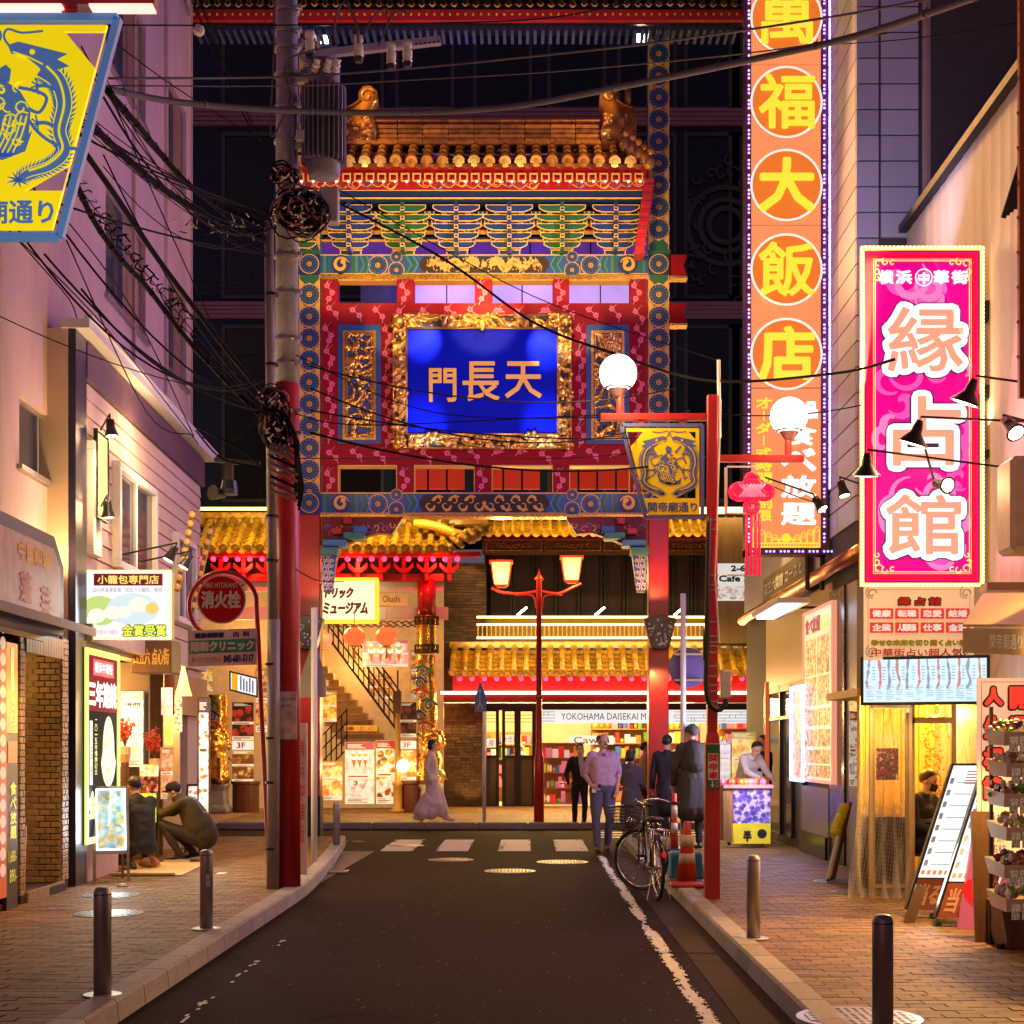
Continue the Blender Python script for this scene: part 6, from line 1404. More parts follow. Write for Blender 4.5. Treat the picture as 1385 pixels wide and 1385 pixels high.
# restaurant's lit food menu
f=FRt(1088,1126,815,1058,.1);t=thing('food_menu_panel','large back-lit menu panel of dish photos on the restaurant front','menu',f.P(0,0))
FOOD=[C(250,190,80),C(225,110,45),C(245,225,170),C(190,60,35),C(150,180,70),C(250,205,110)]
m=MB();m.fb(f,0,0,f.W,f.H,-.1,0);part('box',m,lit('menu_cream',C(250,215,165),.95,True),t)
m=MB();m.frame(f,-.03,-.03,f.W+.03,f.H+.03,.04,-.1,.02);part('frame',m,lit('menu_rim',C(235,150,120),1.0),t)
FP=prt('food_print',[C(245,160,40),C(215,80,25),C(250,215,130),C(160,35,20),C(110,150,40),C(245,180,70)],7,.85,C(250,215,150),.75)
for (r0,r1,n) in ((.62,.84,2),(.44,.61,2),(.32,.42,5),(.2,.3,5),(.1,.18,6),(.02,.09,6)):
 for i in range(n):m=MB();m.fb(f,f.W*(.06+.88*i/n),f.H*r0,f.W*(.06+.88*(i+.86)/n),f.H*r1,.002,.008);part('dish_photo',m,FP,t)
m=MB();tx(m,f,'食べ放題',f.W*.06,f.H*.87,f.W*.6,f.H*.97,.01,bold=.03);part('lettering',m,INKR,t);m=MB();tx(m,f,'120',f.W*.64,f.H*.88,f.W*.92,f.H*.96,.01,bold=.03);part('lettering',m,lit('lime',C(170,210,40),1),t)
lamp('AREA',f.P(f.W/2,f.H/2,.12),22,(1,.85,.6),sx=1.5,sy=2,tgt=f.P(f.W/2,f.H/2,3))
m=MB();p0=W(1076,826,20.6);m.box(3.2,19.0,3.45,3.62,21.2,3.52);t=top('tube_lamp',m,WHT,'pale tube light fixture over the food menu panel','lamp');m=MB();m.box(3.25,19.1,3.42,3.5,21.1,3.449);part('tube',m,mat('tube_blue',(.8,.9,1),e=6,ec=(.6,.7,1),samp=True),t)
m=MB();m.box(3.62,20.0,3.47,RX,20.1,3.5);part('bracket',m,DKMET,t)
f=FRt(1072,1087.5,930,1054,.14);t=thing('led_menu_board','small menu board edged with violet-blue tubes beside the big food panel','menu',f.P(0,0));m=MB();m.fb(f,0,0,f.W,f.H,-.06,0);part('board',m,prt('dim_menu',FOOD,6,.8,C(235,200,190),.5),t);m=MB();m.frame(f,-.04,-.04,f.W+.04,f.H+.04,.04,0,.04);part('led_rim',m,mat('led_blue',(.5,.6,1),e=5,ec=(.25,.35,1),samp=True),t)
lamp('AREA',f.P(f.W/2,f.H/2,.2),70,(.5,.5,1),sx=.5,sy=1.1,tgt=f.P(f.W/2,0,2.5))
# signboard up high under the orange sign
f=FRt(1032,1092,742,800,.1);t=thing('course_signboard','dark wooden signboard with pale writing under the big orange sign','sign',f.P(0,0));m=MB();m.fb(f,0,0,f.W,f.H,-.2,0);part('board',m,WOODD,t);m=MB();tx(m,f,'四五六菜館 コースと',f.W*.05,f.H*.5,f.W*.9,f.H*.85,.01,bold=.02);tx(m,f,'味自慢料理 コースみせ',f.W*.05,f.H*.1,f.W*.9,f.H*.42,.01,bold=.02);part('lettering',m,WHT,t)
lamp('SPOT',f.P(f.W*.4,f.H+.5,.7),45,(1,.75,.4),.05,f.P(f.W/2,f.H/2),100)
# --- the big orange vertical sign
YO=19.4
of=FF(1010,750,1118,-60,YO);ok=of.k
ob=thing('orange_vertical_sign','huge vertical orange restaurant sign with five characters in circles and violet LED edges','sign',of.P(of.W/2,0))
def oq(px,py):return ((px-1010)*ok,(750-py)*ok)
def of_(mb,x0,y0,x1,y1,c0,c1,mi=0):a,b=oq(x0,y1);c,d=oq(x1,y0);return mb.fb(of,a,b,c,d,c0,c1,mi)
m=MB();of_(m,1012,-60,1114,748,-.3,-.01);of_(m,1009,-60,1016,750,-.3,.012);of_(m,1110,-60,1119,750,-.3,.012);of_(m,1009,741,1119,750,-.3,.0125);part('box',m,mat('sign_box',(.15,.04,.1),.4),ob)
OR=lit('sign_orange',C(255,150,98),1.0,True,var=.07,sc=1.4)
for y0,y1 in ((-60,87),(88,304),(305,524)):m=MB();of_(m,1016,y0,1110,y1,-.01,0);part('face_panel',m,OR,ob)
m=MB();of_(m,1016,525.5,1110,741,-.01,0);part('face_panel',m,OR,ob)
m=MB()
for i in range(26):x=1018+i*3.6;of_(m,x,-60,x+.7,741,.0,.004)
part('face_ribs',m,lit('sign_orange_rib',C(238,120,62),.95),ob)
RED2=lit('disc_orange',C(232,118,40),.98);YL=lit('sign_yellow_big',C(255,226,60),1.05,True);RW=mat('ring_white',(.9,.85,.75),.3,e=.7,ec=(1,.92,.85),samp=False)
for ch,cy in (('萬',26),('福',140),('大',252),('飯',366),('店',480)):
 a,b=oq(1063,cy);m=MB();m.lathe(of.P(a,b,.0),[(.47,0),(.47,.035),(.45,.04)],40,0,of.n);part('disc',m,RED2,ob)
 m=MB();m.disc(of,a,b,.475,.046,48,0,.445);part('ring',m,RW,ob)
 m=MB();tx(m,of,ch,a-.37,b-.36,a+.37,b+.36,.075,bold=.035 if ch in '萬福飯' else .05,ext=.03);part('character',m,YL,ob)
m=MB();a,b=oq(1022,706);c,d=oq(1044,537);tx(m,of,'オーダー式時間無制限',a,b,c,d,.012,vert=True,bold=.012);part('lettering',m,YL,ob)
m=MB()
for s_,x0,y0,x1,y1 in (('120',1058,543,1084,566),('品',1087,543,1106,567),('食',1056,573,1104,603),('べ',1056,606,1104,638),('放',1056,643,1104,674),('題',1056,680,1104,711)):a,b=oq(x0,y1);c,d=oq(x1,y0);tx(m,of,s_,a,b,c,d,.02,bold=.022 if s_ in '題食' else .03)
part('lettering',m,lit('sign_white_big',C(255,250,245),1.15,True),ob)
m=MB();a,b=oq(1018,740);wd2=(1110-1020)*ok
for k,y in enumerate((0,.05)):m.rib(of,[(a,b+y),(a+wd2,b+y)],.02,.012)
for i in range(24):x=a+wd2*i/23;m.rib(of,[(x,b),(x,b+.05)],.012,.013)
for s_ in (1,-1):
 for i in range(5):
  x0=a if s_==1 else a+wd2;x=x0+s_*i*.085;h=.06+.035*(4-i)+.03;m.rib(of,[(x,b+.06),(x,b+h),(x+s_*.07,b+h),(x+s_*.07,b+.06)],.012,.014+.0005*i);m.rib(of,curl(x+s_*.035,b+h,.035,0,6.28,9,0),.01,.016)
m.disc(of,a+wd2/2,b+.12,.06,.016,14);m.rib(of,[(a+wd2*.3,b+.1),(a+wd2*.7,b+.1)],.012,.015);part('fretwork',m,YL,ob)
dot=MB()
for i in (-1,0,1):dot.ball((0,0,i*.05),.016,6,h=4)
dm=dot.mesh('led_cluster',L_LED)
y=-40
while y<738:
 for x in (1012.6,1114.6):a,b=oq(x,y);piece('led_cluster',dm,ob,loc=of.P(a,b,.02))
 y+=20.2
for i in range(6):a,b=oq(1022+i*19.5,746);piece('led_cluster',dm,ob,Matrix.Translation(of.P(a,b,.02))@Matrix.Rotation(pi/2,4,'Y'))
m=MB()
for y,h in ((300,16),(716,18)):p=W(1116,y,YO+.1);m.box(p.x,YO+.05,p.z-.1,RX+.1,YO+.22,p.z+.06)
for px in (1092,1112):p=W(px,752,YO+.1);m.cyl(p,p-V((0,0,.45)),.03)
part('bracket',m,DKMET,ob)
lamp('AREA',W(1035,300,YO-.35),175,(1,.55,.3),sx=.4,sy=5.5,tgt=W(1063,300,YO-5))
lamp('AREA',W(1005,300,YO-.2),310,(.55,.3,1),sx=.2,sy=7,tgt=W(700,300,YO-.2));lamp('AREA',W(1122,300,YO),45,(.5,.3,1),sx=.1,sy=7,tgt=W(1200,300,YO))
lamp('AREA',W(1190,322,15.8),20,(.6,.6,1),sx=.5,sy=.3,tgt=W(1190,60,17.8))  # added violet fill for the panelled tower, no such lamp stands here
# --- the pink sign
YK=14.6
pf=FF(1167,790,1327,337,YK);pk=pf.k;psn=thing('pink_fortune_sign','bright magenta fortune-telling sign with three outlined characters and a rim of warm bulbs','sign',pf.P(0,0))
def kq(px,py):return ((px-1167)*pk,(790-py)*pk)
Wd,Hd=pf.W,pf.H
m=MB();m.fb(pf,0,0,Wd,Hd,-.18,-.004);part('box',m,mat('sign_side_red',(.3,.02,.04),.4),psn)
MG=lit('magenta',C(232,0,140),1.0,True);m=MB();m.fb(pf,.03,.03,Wd-.03,Hd-.03,-.004,.004);part('face',m,MG,psn)
m=MB();m.frame(pf,.045,.045,Wd-.045,Hd-.045,.05,.004,.008);part('rim',m,lit('sign_red',C(235,10,60),1.0),psn)
m=MB();rr=random.Random(3)
for i in range(34):
 x,y=rr.uniform(.2,Wd-.2),rr.uniform(.2,Hd-.2);r_=rr.uniform(.09,.24);t0=rr.uniform(0,6);g_=curl(x,y,r_,t0,t0+5.3,20,.8,rr.choice((1,-1)))
 g_=[(min(max(px_,.12),Wd-.12),min(max(py_,.12),Hd-.12)) for px_,py_ in g_]
 m.rib(pf,g_,[.015+.09*math.sin(pi*j/19)*(1-i/60) for j in range(20)],.0062+.0001*i,i%2)
part('swirls',m,[lit('swirl_pink',C(245,85,185),1),lit('swirl_light',C(250,130,200),1)],psn)
m=MB();m.frame(pf,.115,.115,Wd-.115,Hd-.115,.008,.011,.014);m.frame(pf,.1,.1,Wd-.1,Hd-.1,.004,.011,.0135)
for sx in (0,1):
 for sy in (0,1):
  X=lambda v:(v if sx==0 else Wd-v);Y_=lambda v:(v if sy==0 else Hd-v)
  for a,b,r_,t0 in ((.15,.15,.05,0),(.22,.13,.04,2),(.13,.22,.04,4),(.29,.14,.03,1),(.14,.29,.03,3)):m.rib(pf,curl(X(a),Y_(b),r_,t0,t0+5,12,.7),.014,.015)
part('ornament',m,lit('sign_gold_line',C(255,225,120),1.1),psn)
m=MB()
for ch,x0,x1 in (('横',1188,1208),('浜',1211,1233),('中',1241,1257),('華',1262,1283),('街',1286,1309)):a,b=kq(x0,385);c,d=kq(x1,366 if ch!='中' else 369);tx(m,pf,ch,a,b,c,d,.018,bold=.014)
a,b=kq(1249,376);m.disc(pf,a,b,.088,.0175,24,0,.076);part('lettering',m,L_WHT,psn)
NV=mat('outline_navy',C(45,20,80),.5,e=.4);SLM=lit('char_salmon',C(248,165,135),1.0)
for ch,x0,y0,x1,y1 in (('縁',1198,415,1303,505),('占',1205,535,1300,632),('館',1196,668,1300,752)):
 a,b=kq(x0,y1);c,d=kq(x1,y0)
 m=MB();tx(m,pf,ch,a-.06,b-.06,c+.06,d+.06,.022,bold=.18);part('outline',m,NV,psn)
 m=MB();tx(m,pf,ch,a-.05,b-.05,c+.05,d+.05,.027,bold=.145);part('outline',m,L_WHT,psn)
 m=MB();tx(m,pf,ch,a+.01,b+.01,c-.01,d-.01,.032,bold=.022);part('character',m,SLM,psn)
m=MB();m.frame(pf,-.025,-.025,Wd+.025,Hd+.025,.035,-.02,.02);part('light_rim',m,mat('rim_warm',(.9,.6,.2),e=1.5,ec=(1,.55,.12),samp=True),psn)
bm=MB().ball((0,0,0),.013,6,h=4).mesh('rim_bulb',mat('rim_bulb_glass',(1,.8,.5),e=3,ec=(1,.78,.36),samp=False))
n=0
for i in range(84):z=Hd*i/83;piece('rim_bulb',bm,psn,loc=pf.P(-.012,z,.03));piece('rim_bulb',bm,psn,loc=pf.P(Wd+.012,z,.03))
for i in range(29):x=Wd*(i+.5)/29;piece('rim_bulb',bm,psn,loc=pf.P(x,-.012,.03));piece('rim_bulb',bm,psn,loc=pf.P(x,Hd+.012,.03))
m=MB()
for y,h in ((422,26),(532,18),(615,10)):p=W(1328,y,YK+.1);m.box(p.x,YK+.02,p.z-h*.0073/2,XC+.2,YK+.16,p.z+h*.0073/2)
part('bracket',m,DKMET,psn)
lamp('AREA',W(1247,560,YK-.3),80,(1,.25,.5),sx=1.1,sy=3,tgt=W(1247,620,YK-6));lamp('AREA',W(1335,560,YK),12,(1,.8,.6),sx=.15,sy=3.2,tgt=W(1450,520,YK));lamp('AREA',W(1158,560,YK),45,(1,.6,.3),sx=.15,sy=3.2,tgt=W(900,560,YK+2))
# banner with eight red plates
f=FF(1168,893,1317,792,YK+.05);k_=f.k;t=thing('fortune_banner','cream banner with eight red topic plates hanging under the magenta sign','banner',f.P(0,0))
def nq(px,py):return ((px-1168)*k_,(893-py)*k_)
m=MB();n=12
for i in range(n):a0,a1=f.W*i/n,f.W*(i+1)/n;z0_,z1_=.012*math.sin(i*1.1),.012*math.sin((i+1)*1.1);m.quad(f.P(a0,0,z0_),f.P(a1,0,z1_),f.P(a1,f.H,z1_),f.P(a0,f.H,z0_))
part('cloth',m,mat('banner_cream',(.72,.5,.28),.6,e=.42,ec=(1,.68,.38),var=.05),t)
def nt_(s_,x0,y0,x1,y1,mt,bold=0,name='lettering',c=.02):m=MB();a,b=nq(x0,y1);cc,d=nq(x1,y0);tx(m,f,s_,a,b,cc,d,c,bold=bold);return part(name,m,mt,t)
nt_('縁 占 館',1213,807,1273,820,INK,.03);nt_('縁 占 館',1214,808,1272,819,INKR,.01,c=.026)
for r_,row in enumerate((('健康','転職','恋愛','結婚'),('企業','人間関係','仕事','金運'))):
 for c_i,s_ in enumerate(row):
  x0=1176+c_i*34.3;y0=823+r_*19;m=MB();a,b=nq(x0,y0+14);c,d=nq(x0+31.5,y0);m.fb(f,a,b,c,d,.013,.018);part('plate',m,mat('plate_red',(.6,.03,.02),.5,e=.35,ec=(1,.06,.03)) if not bpy.data.materials.get('plate_red') else bpy.data.materials['plate_red'],t);nt_(s_,x0+3,y0+2,x0+28.5,y0+12,bpy.data.materials['lettering_white'],.006,c=.022)
nt_('幸せな未来を切り開く占い館',1177,865,1307,874,mat('olive_ink',(.35,.3,.02),.5,e=.15),.012);nt_('中華街占い超人気!',1178,877,1305,888,INKR,.004)
m=MB();m.frame(f,.04,.04,f.W-.04,f.H-.04,.003,.014,.016)
for sx in (.08,f.W-.08):
 for sy in (.08,f.H-.08):m.rib(f,curl(sx,sy,.05,0,6,12,.7),.008,.017);m.rib(f,curl(sx,sy,.07,2,5,12,.4),.006,.0175)
part('corner_ornament',m,INKB,t)
# monitor
f=Fr(W(1168,950,14.7),V((1,-.35,0)),(0,0,1),1.17,.42);t=thing('menu_monitor','long bright screen listing fortune tellers under the cream banner','monitor',f.P(0,0));m=MB();m.fb(f,-.03,-.03,f.W+.03,f.H+.03,-.08,-.003);part('housing',m,BLACK,t)
m=MB();m.fb(f,0,0,f.W,f.H,-.003,.004);part('screen',m,lit('screen_blue',C(200,228,240),1.15,True),t);m=MB()
for i in range(12):
 x=.03+i*.095;m.rib(f,smooth([(x+.02+R.uniform(-.01,.01),.42),(x+.03*R.random()+.01,.3),(x+.02+R.uniform(-.02,.02),.2),(x+.03*R.random(),.13)],4),[R.uniform(.006,.035) for _ in range(13)],.007,i%4)
 for j in range(9):
  if R.random()<.8:m.fb(f,x,.02+j*.017,x+R.uniform(.04,.08),.025+j*.017,.004,.006,4)
 for j in range(5):m.fb(f,x+.055,.22+j*.03,x+.085,.228+j*.03,.004,.006,4)
part('screen_text',m,[lit('scr_a',C(160,160,175),.9),lit('scr_b',C(215,140,150),.9),lit('scr_c',C(150,170,190),.9),lit('scr_d',C(200,150,140),.9),lit('scr_e',C(140,175,200),.9)],t)
lamp('AREA',f.P(f.W/2,0,.1),8,(.8,.9,1),sx=1,sy=.3,tgt=f.P(f.W/2,-1,1.5))
# --- fortune booth
bo=thing('fortune_booth','yellow lit fortune booth with wooden walls behind clear plastic curtains','booth',(4,15.2,.12))
YB2=15.05;x0,x1=WX(1163,YB2),WX(1345,YB2)
m=MB();xb=WX(1168,YB2+1.6);m.box(xb,YB2+1.6,.12,x1+.6,YB2+1.7,2.2);m.hexa([(x0-.03,YB2,.12),(x0,YB2,.12),(xb,YB2+1.6,.12),(xb-.06,YB2+1.6,.12),(x0-.03,YB2,2.2),(x0,YB2,2.2),(xb,YB2+1.6,2.2),(xb-.06,YB2+1.6,2.2)]);m.box(x1+.5,YB2-.6,.12,x1+.6,YB2+1.6,2.2);m.box(x0,YB2,2.12,x1+.6,YB2+1.7,2.2);part('wall',m,mat('booth_yellow',(.75,.5,.1),.5,var=.1),bo)
for i in range(9):m=MB();a=xb+.02+i*.2;m.box(a,YB2+1.57,.12,a+.19,YB2+1.6,2.1);part('plank',m,mat('booth_plank',(.8,.5,.12),.45,var=.2,sc=3,stretch=(3,3,.3),rnd=.12) if not bpy.data.materials.get('booth_plank') else bpy.data.materials['booth_plank'],bo)
m=MB();a,b=WX(1229,YB2+.05),WX(1285,YB2+.05);m.box(a,YB2,.12,a+.05,YB2+.06,2.1);m.box(b,YB2,.12,b+.05,YB2+.06,2.1);m.box(a,YB2,1.84,b,YB2+.06,1.9);part('door_frame',m,mat('booth_frame',(.6,.42,.2),.4),bo)
m=MB()
for i in range(10):z=.3+i*.19;m.rib(Fr((WX(1262,16),16,0),(1,0,0),(0,0,1),1,1),curl(R.uniform(-.1,.1),z,.1,i,i+5,12,.5),.02,.001*i)
for i in range(260):p=V((WX(1262,16)+R.gauss(0,.07),16+R.uniform(-.05,.05),R.uniform(.4,1.9)));m.ball(p,.012,5,h=3)
part('tinsel_garland',m,GOLD,bo,kind='stuff')
lamp('SPOT',W(1190,930,13.9),45,(1,.75,.35),.05,W(1190,1150,14.7),90)
for p,e_ in ((V((WX(1200,15.8),15.8,1.95)),75),(V((WX(1275,15.9),15.7,1.95)),60)):lamp('POINT',p,e_,(1,.66,.22),.08)
m=MB();c=V((WX(1257,15.3),15.4,.12));m.box(c.x-.3,c.y-.25,.82,c.x+.35,c.y+.3,.86)
for dx in (-.27,.3):
 for dy in (-.2,.25):m.box(c.x+dx,c.y+dy,.12,c.x+dx+.04,c.y+dy+.04,.82)
top('reading_table',m,WOODD,'small wooden table in front of the seated fortune teller','table')
m=MB();a,b=W(1180,1220,15.3),W(1228,1105,15.3);m.box(a.x,15.3,.12,b.x,15.9,b.z);top('dark_backing_box',m,BLACK,'added black box darkening what shows behind the netting of the booth curtain','dark backing')  # black box added so the curtain's lower half looks dark
# plastic curtains: clear wrinkled sheets
PCN=1;pc_=bpy.data.materials.new('clear_vinyl');pc_.use_nodes=True;b_=pc_.node_tree.nodes['Principled BSDF'];b_.inputs['Base Color'].default_value=(.95,.88,.72,1);b_.inputs['Roughness'].default_value=.18;b_.inputs['Alpha'].default_value=.42;b_.inputs['Specular IOR Level'].default_value=1
_n=pc_.node_tree.nodes;_l=pc_.node_tree.links;_t=_n.new('ShaderNodeTexCoord');_m=_n.new('ShaderNodeMapping');_m.inputs[3].default_value=(9,9,2.2);_z=_n.new('ShaderNodeTexNoise');_z.inputs['Scale'].default_value=1;_z.inputs['Detail'].default_value=1.5;_r=_n.new('ShaderNodeMapRange');_r.inputs[1].default_value=.4;_r.inputs[2].default_value=.68;_r.inputs[3].default_value=.08;_r.inputs[4].default_value=.6;_l.new(_t.outputs['Object'],_m.inputs[0]);_l.new(_m.outputs[0],_z.inputs[0]);_l.new(_z.outputs[0],_r.inputs[0]);_l.new(_r.outputs[0],b_.inputs['Alpha'])
def curtain(name,lab,tl,tr,bl_,br_,net=False):
 t=thing(name,lab,'curtain',bl_.lerp(br_,.5));n,h=60,50;m=MB();k0=0
 for j in range(h+1):
  v=j/h;l=bl_.lerp(tl,v);r_=br_.lerp(tr,v)
  for i in range(n+1):
   u=i/n;p=l.lerp(r_,u);d=.06*(1-v*.4)*math.sin(u*27+v*11+math.sin(v*5))+.03*noise.noise(V((u*9,v*3,1)));m.v.append(p+V((0,d-.05,0)))
 for j in range(h):
  for i in range(n):m.f.append([j*(n+1)+i,j*(n+1)+i+1,(j+1)*(n+1)+i+1,(j+1)*(n+1)+i]);m.m.append(0)
 part('sheet',m,pc_,t,smooth=True)
 if net:
  k=MB()
  for i in range(0,n+1,2):
   for j in range(0,int(h*.5)):
    a,b=m.v[j*(n+1)+i],m.v[(j+1)*(n+1)+i];k.quad(a+V((-.002,-.006,0)),a+V((.002,-.006,0)),b+V((.002,-.006,0)),b+V((-.002,-.006,0)))
  for j in range(0,int(h*.5)):
   for i in range(0,n):a,b=m.v[j*(n+1)+i],m.v[j*(n+1)+i+1];k.quad(a+V((0,-.007,-.0015)),b+V((0,-.007,-.0015)),b+V((0,-.007,.0015)),a+V((0,-.007,.0015)))
  part('net',k,mat('net_mesh',(.6,.5,.35),.5),t,kind='stuff')
 return t
curtain('plastic_curtain','clear plastic curtain with netting at its foot on the left side of the booth',W(1170,955,14.85),W(1232,955,14.85),W(1146,1214,14.5),W(1224,1230,14.4),True)
curtain('plastic_curtain','bunched clear plastic curtain right of the booth door',W(1272,950,14.6),W(1322,950,14.5),W(1292,1060,14.5),W(1322,1075,14.4))
t,f=aframe('net_screen','cream framed net screen standing before the booth curtain','screen',WX(1205,14.4),14.42,.14,.4,1.85,.12,mat('net_board',(.05,.04,.02),.6,al=.2),mat('cream_frame',(.62,.45,.22),.45),lean=0,fz=.1,th=.01)
m=MB();f=FF(1185,1055,1215,1012,14.3);m.fb(f,0,0,f.W,f.H,0,.008);top('curtain_notice',m,prt('notice_print',[C(150,90,70),C(60,30,30),C(230,210,190)],16,.35,C(120,60,50)),'small printed notice taped to the plastic curtain','notice')
# chair with yellow cloth and leaning boards by the granite
t=thing('leaning_boards','folded signboards with a yellow jacket leaning against the stone pier','boards',(WX(1140,16.4),16.4,.12))
for i in range(3):m=MB();a=V((WX(1118+i*5,16.2+i*.1),16.2+i*.15,.12));b=V((WX(1148+i*4,16.4),16.5+i*.1,.95));m.bar(a,b,.26,.025,up=(1,0,0));part('board',m,WOODD if i else mat('board_grey',(.35,.3,.27),.6),t)
m=MB();[m.ball(W(1141-i*1.6+R.uniform(-1,1),1093+i*4.4,16.2),(.05+.012*R.random(),.06,.06),8) for i in range(8)];part('jacket',m,mat('hi_vis',(.6,.6,.03),.6,bump=.4),t,smooth=True)
poster('notice_strip','narrow column of small photo notices on the stone pier',1149,962,1159,1063,17.2,[C(180,90,70),C(120,130,130),C(230,220,210),C(90,60,60)],12,.5)
# standing fortune boards
def lit_board(name,lab,bx,by,w,h,yaw,sidec,sidetxt,cols,lean=-.28):
 c,s_=math.cos(yaw),math.sin(yaw);u=V((c,s_,0));n=V((s_,-c,0));up=V((.32,0,1)).normalized();c0=V((bx,by,.2))
 t=thing(name,lab,'sign board',(bx,by,.12));f=Fr(c0-u*w/2,u,up,w,h)
 m=MB();m.fb(f,0,0,w,h,-.16,-.01);part('box',m,BLACK,t)
 m=MB();m.fb(f,.02,h*.22,w-.02,h-.02,-.01,.004);part('face',m,lit(name+'_face%d'%int(bx*100),C(238,246,244),1.2,True),t)
 m=MB();m.fb(f,.02,.0,w-.02,h*.21,-.01,.004);tx(m,f,'当る',.05,h*.03,w-.05,h*.18,.008,1,bold=.01);part('foot_panel',m,[mat('brown_panel_%d'%int(bx*100),(.25,.07,.04),.5),mat('peach_%d'%int(bx*100),(.6,.35,.25),.5)],t)
 m=MB()
 for j in range(8):
  y=h*(.3+.08*j);m.fb(f,w*.1,y,w*.2,y+h*.04,.004,.008,0);m.fb(f,w*.3,y+.01,w*.85,y+h*.014,.004,.007,1)
 for i in range(5):m.fb(f,w*.1+i*w*.16,h*.24,w*.2+i*w*.16,h*.27,.004,.008,2);m.fb(f,w*.5,h*(.86+.02*i),w*.85,h*(.867+.02*i),.004,.008,3)
 part('print',m,cols,t)
 # side flap panel standing behind to the right
 g_=Fr(f.P(w,0,-.02),V((.8,-.6,0)),up,w*.9,h*.82);m=MB();m.flat(g_,[(0,-.0),(w*.75,-.02),(w*.35,h*.78),(0,h*.8)],0);part('side_panel',m,sidec,t)
 m=MB();tx(m,g_,sidetxt[0],w*.14,h*.16,w*.5,h*.42,.01,bold=.04);part('lettering',m,INKB,t);m=MB();tx(m,g_,sidetxt[0],w*.14,h*.16,w*.5,h*.42,.015,bold=.012);part('lettering',m,lit(name+'_lt%d'%int(bx*100),C(250,235,220),.8),t)
 m=MB()
 for a in (.05,w-.05):m.cyl(f.P(a,-.04,-.05),f.P(a,-.09,-.05),.03,n=8)
 part('castor',m,BLACK,t);return t,f,g_
pr_cols=[mat('print_grey',(.35,.4,.42),e=.4,samp=False),mat('print_grey2',(.55,.6,.62),e=.4,samp=False),mat('print_orange',(.8,.35,.1),e=.5,samp=False),mat('print_red',(.7,.1,.1),e=.5,samp=False)]
t,f,g_=lit_board('fortune_board','leaning white lit price board with green four-leaf clover side, left one of the pair',WX(1249,12.7),12.7,.3,1.32,-.15,lit('mint_panel',C(190,225,160),.55),('占',),pr_cols)
m=MB()
for i in range(4):a=pi/4+i*pi/2;m.disc(g_,.1+.035*math.cos(a),.16+.035*math.sin(a),.036,.012+.0004*i,10)
m.rib(g_,[(.1,.14),(.12,.06)],.012,.012);part('clover',m,mat('clover_green',(.03,.25,.05),.5,e=.2),t)
t,f,g_=lit_board('fortune_board','leaning white lit board with yellow stripe and red heart side, right one of the pair',WX(1290,12.1),12.1,.3,1.42,-.15,lit('rose_panel',C(215,95,110),.6),('占',),pr_cols)
m=MB();m.fb(f,.12,.45,.18,1.25,.008,.011);part('stripe',m,lit('stripe_lime',C(220,235,110),1.1),t)
hs=[(.13*math.sin(a)**3*1.1,.01*(13*math.cos(a)-5*math.cos(2*a)-2*math.cos(3*a)-math.cos(4*a))) for a in [2*pi*i/28 for i in range(28)]]
f=FF(1290,1275,1345,1085,12.0);t=thing('heart_board','pink board with a red heart and outlined characters behind the snack rack','sign board',f.P(0,0));m=MB();m.prism(f,[(.02,0),(f.W,0),(f.W,f.H),(f.W*.62,f.H)],-.05,0);part('board',m,bpy.data.materials['rose_panel'],t)
m=MB();m.flat(f,[(f.W*.68+x*1.1,f.H*.34+y*1.1) for x,y in hs][::-1],.006);part('heart',m,mat('heart_red',(.55,.01,.02),.4,e=.3),t)
m=MB();tx(m,f,'占',f.W*.5,f.H*.2,f.W*.95,f.H*.42,.01,bold=.05);tx(m,f,'言',f.W*.45,f.H*.62,f.W*.85,f.H*.78,.01,bold=.05);tx(m,f,'過去・現在',f.W*.06,f.H*.02,f.W*1.2,f.H*.1,.01,bold=.02);part('lettering',m,INKB,t)
m=MB();tx(m,f,'占',f.W*.5,f.H*.2,f.W*.95,f.H*.42,.014,bold=.015);tx(m,f,'言',f.W*.45,f.H*.62,f.W*.85,f.H*.78,.014,bold=.015);tx(m,f,'過去・現在',f.W*.06,f.H*.02,f.W*1.2,f.H*.1,.014);part('lettering',m,lit('peach_letters',C(250,225,200),.7),t)
lamp('AREA',W(1262,1150,12.3),7,(.95,1,.9),sx=.4,sy=.9,tgt=W(1150,1250,10.5))
for px,lab,Y in ((1240,'short upright wooden sign slat leaning in front of the left fortune board',12.4),):m=MB();m.bar(W(1225,1262,Y),W(1246,1198,Y),.09,.02,up=(0,1,0));top('wood_slat',m,WOODD,lab,'slat')
# 人生相談 banner
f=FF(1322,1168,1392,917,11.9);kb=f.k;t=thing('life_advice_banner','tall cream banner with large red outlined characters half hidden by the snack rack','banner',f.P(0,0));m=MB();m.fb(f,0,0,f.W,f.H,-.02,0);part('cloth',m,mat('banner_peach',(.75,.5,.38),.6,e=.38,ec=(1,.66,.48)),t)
def bq(px,py):return ((px-1322)*kb,(1168-py)*kb)
for ch,x0,y0 in (('人',1330,926),('生',1330,968),('相',1329,1010),('談',1329,1050),('開',1364,928),('運',1364,968)):
 a,b=bq(x0,y0+32);c,d=bq(x0+27,y0);m=MB();tx(m,f,ch,a-.01,b-.01,c+.01,d+.01,.006,bold=.05);part('outline',m,INK,t);m=MB();tx(m,f,ch,a+.005,b+.005,c-.005,d-.005,.012,bold=.02);part('character',m,mat('advice_red',(.75,.03,.02),.5,e=.6,ec=(1,.04,.03)) if not bpy.data.materials.get('advice_red') else bpy.data.materials['advice_red'],t)
m=MB()
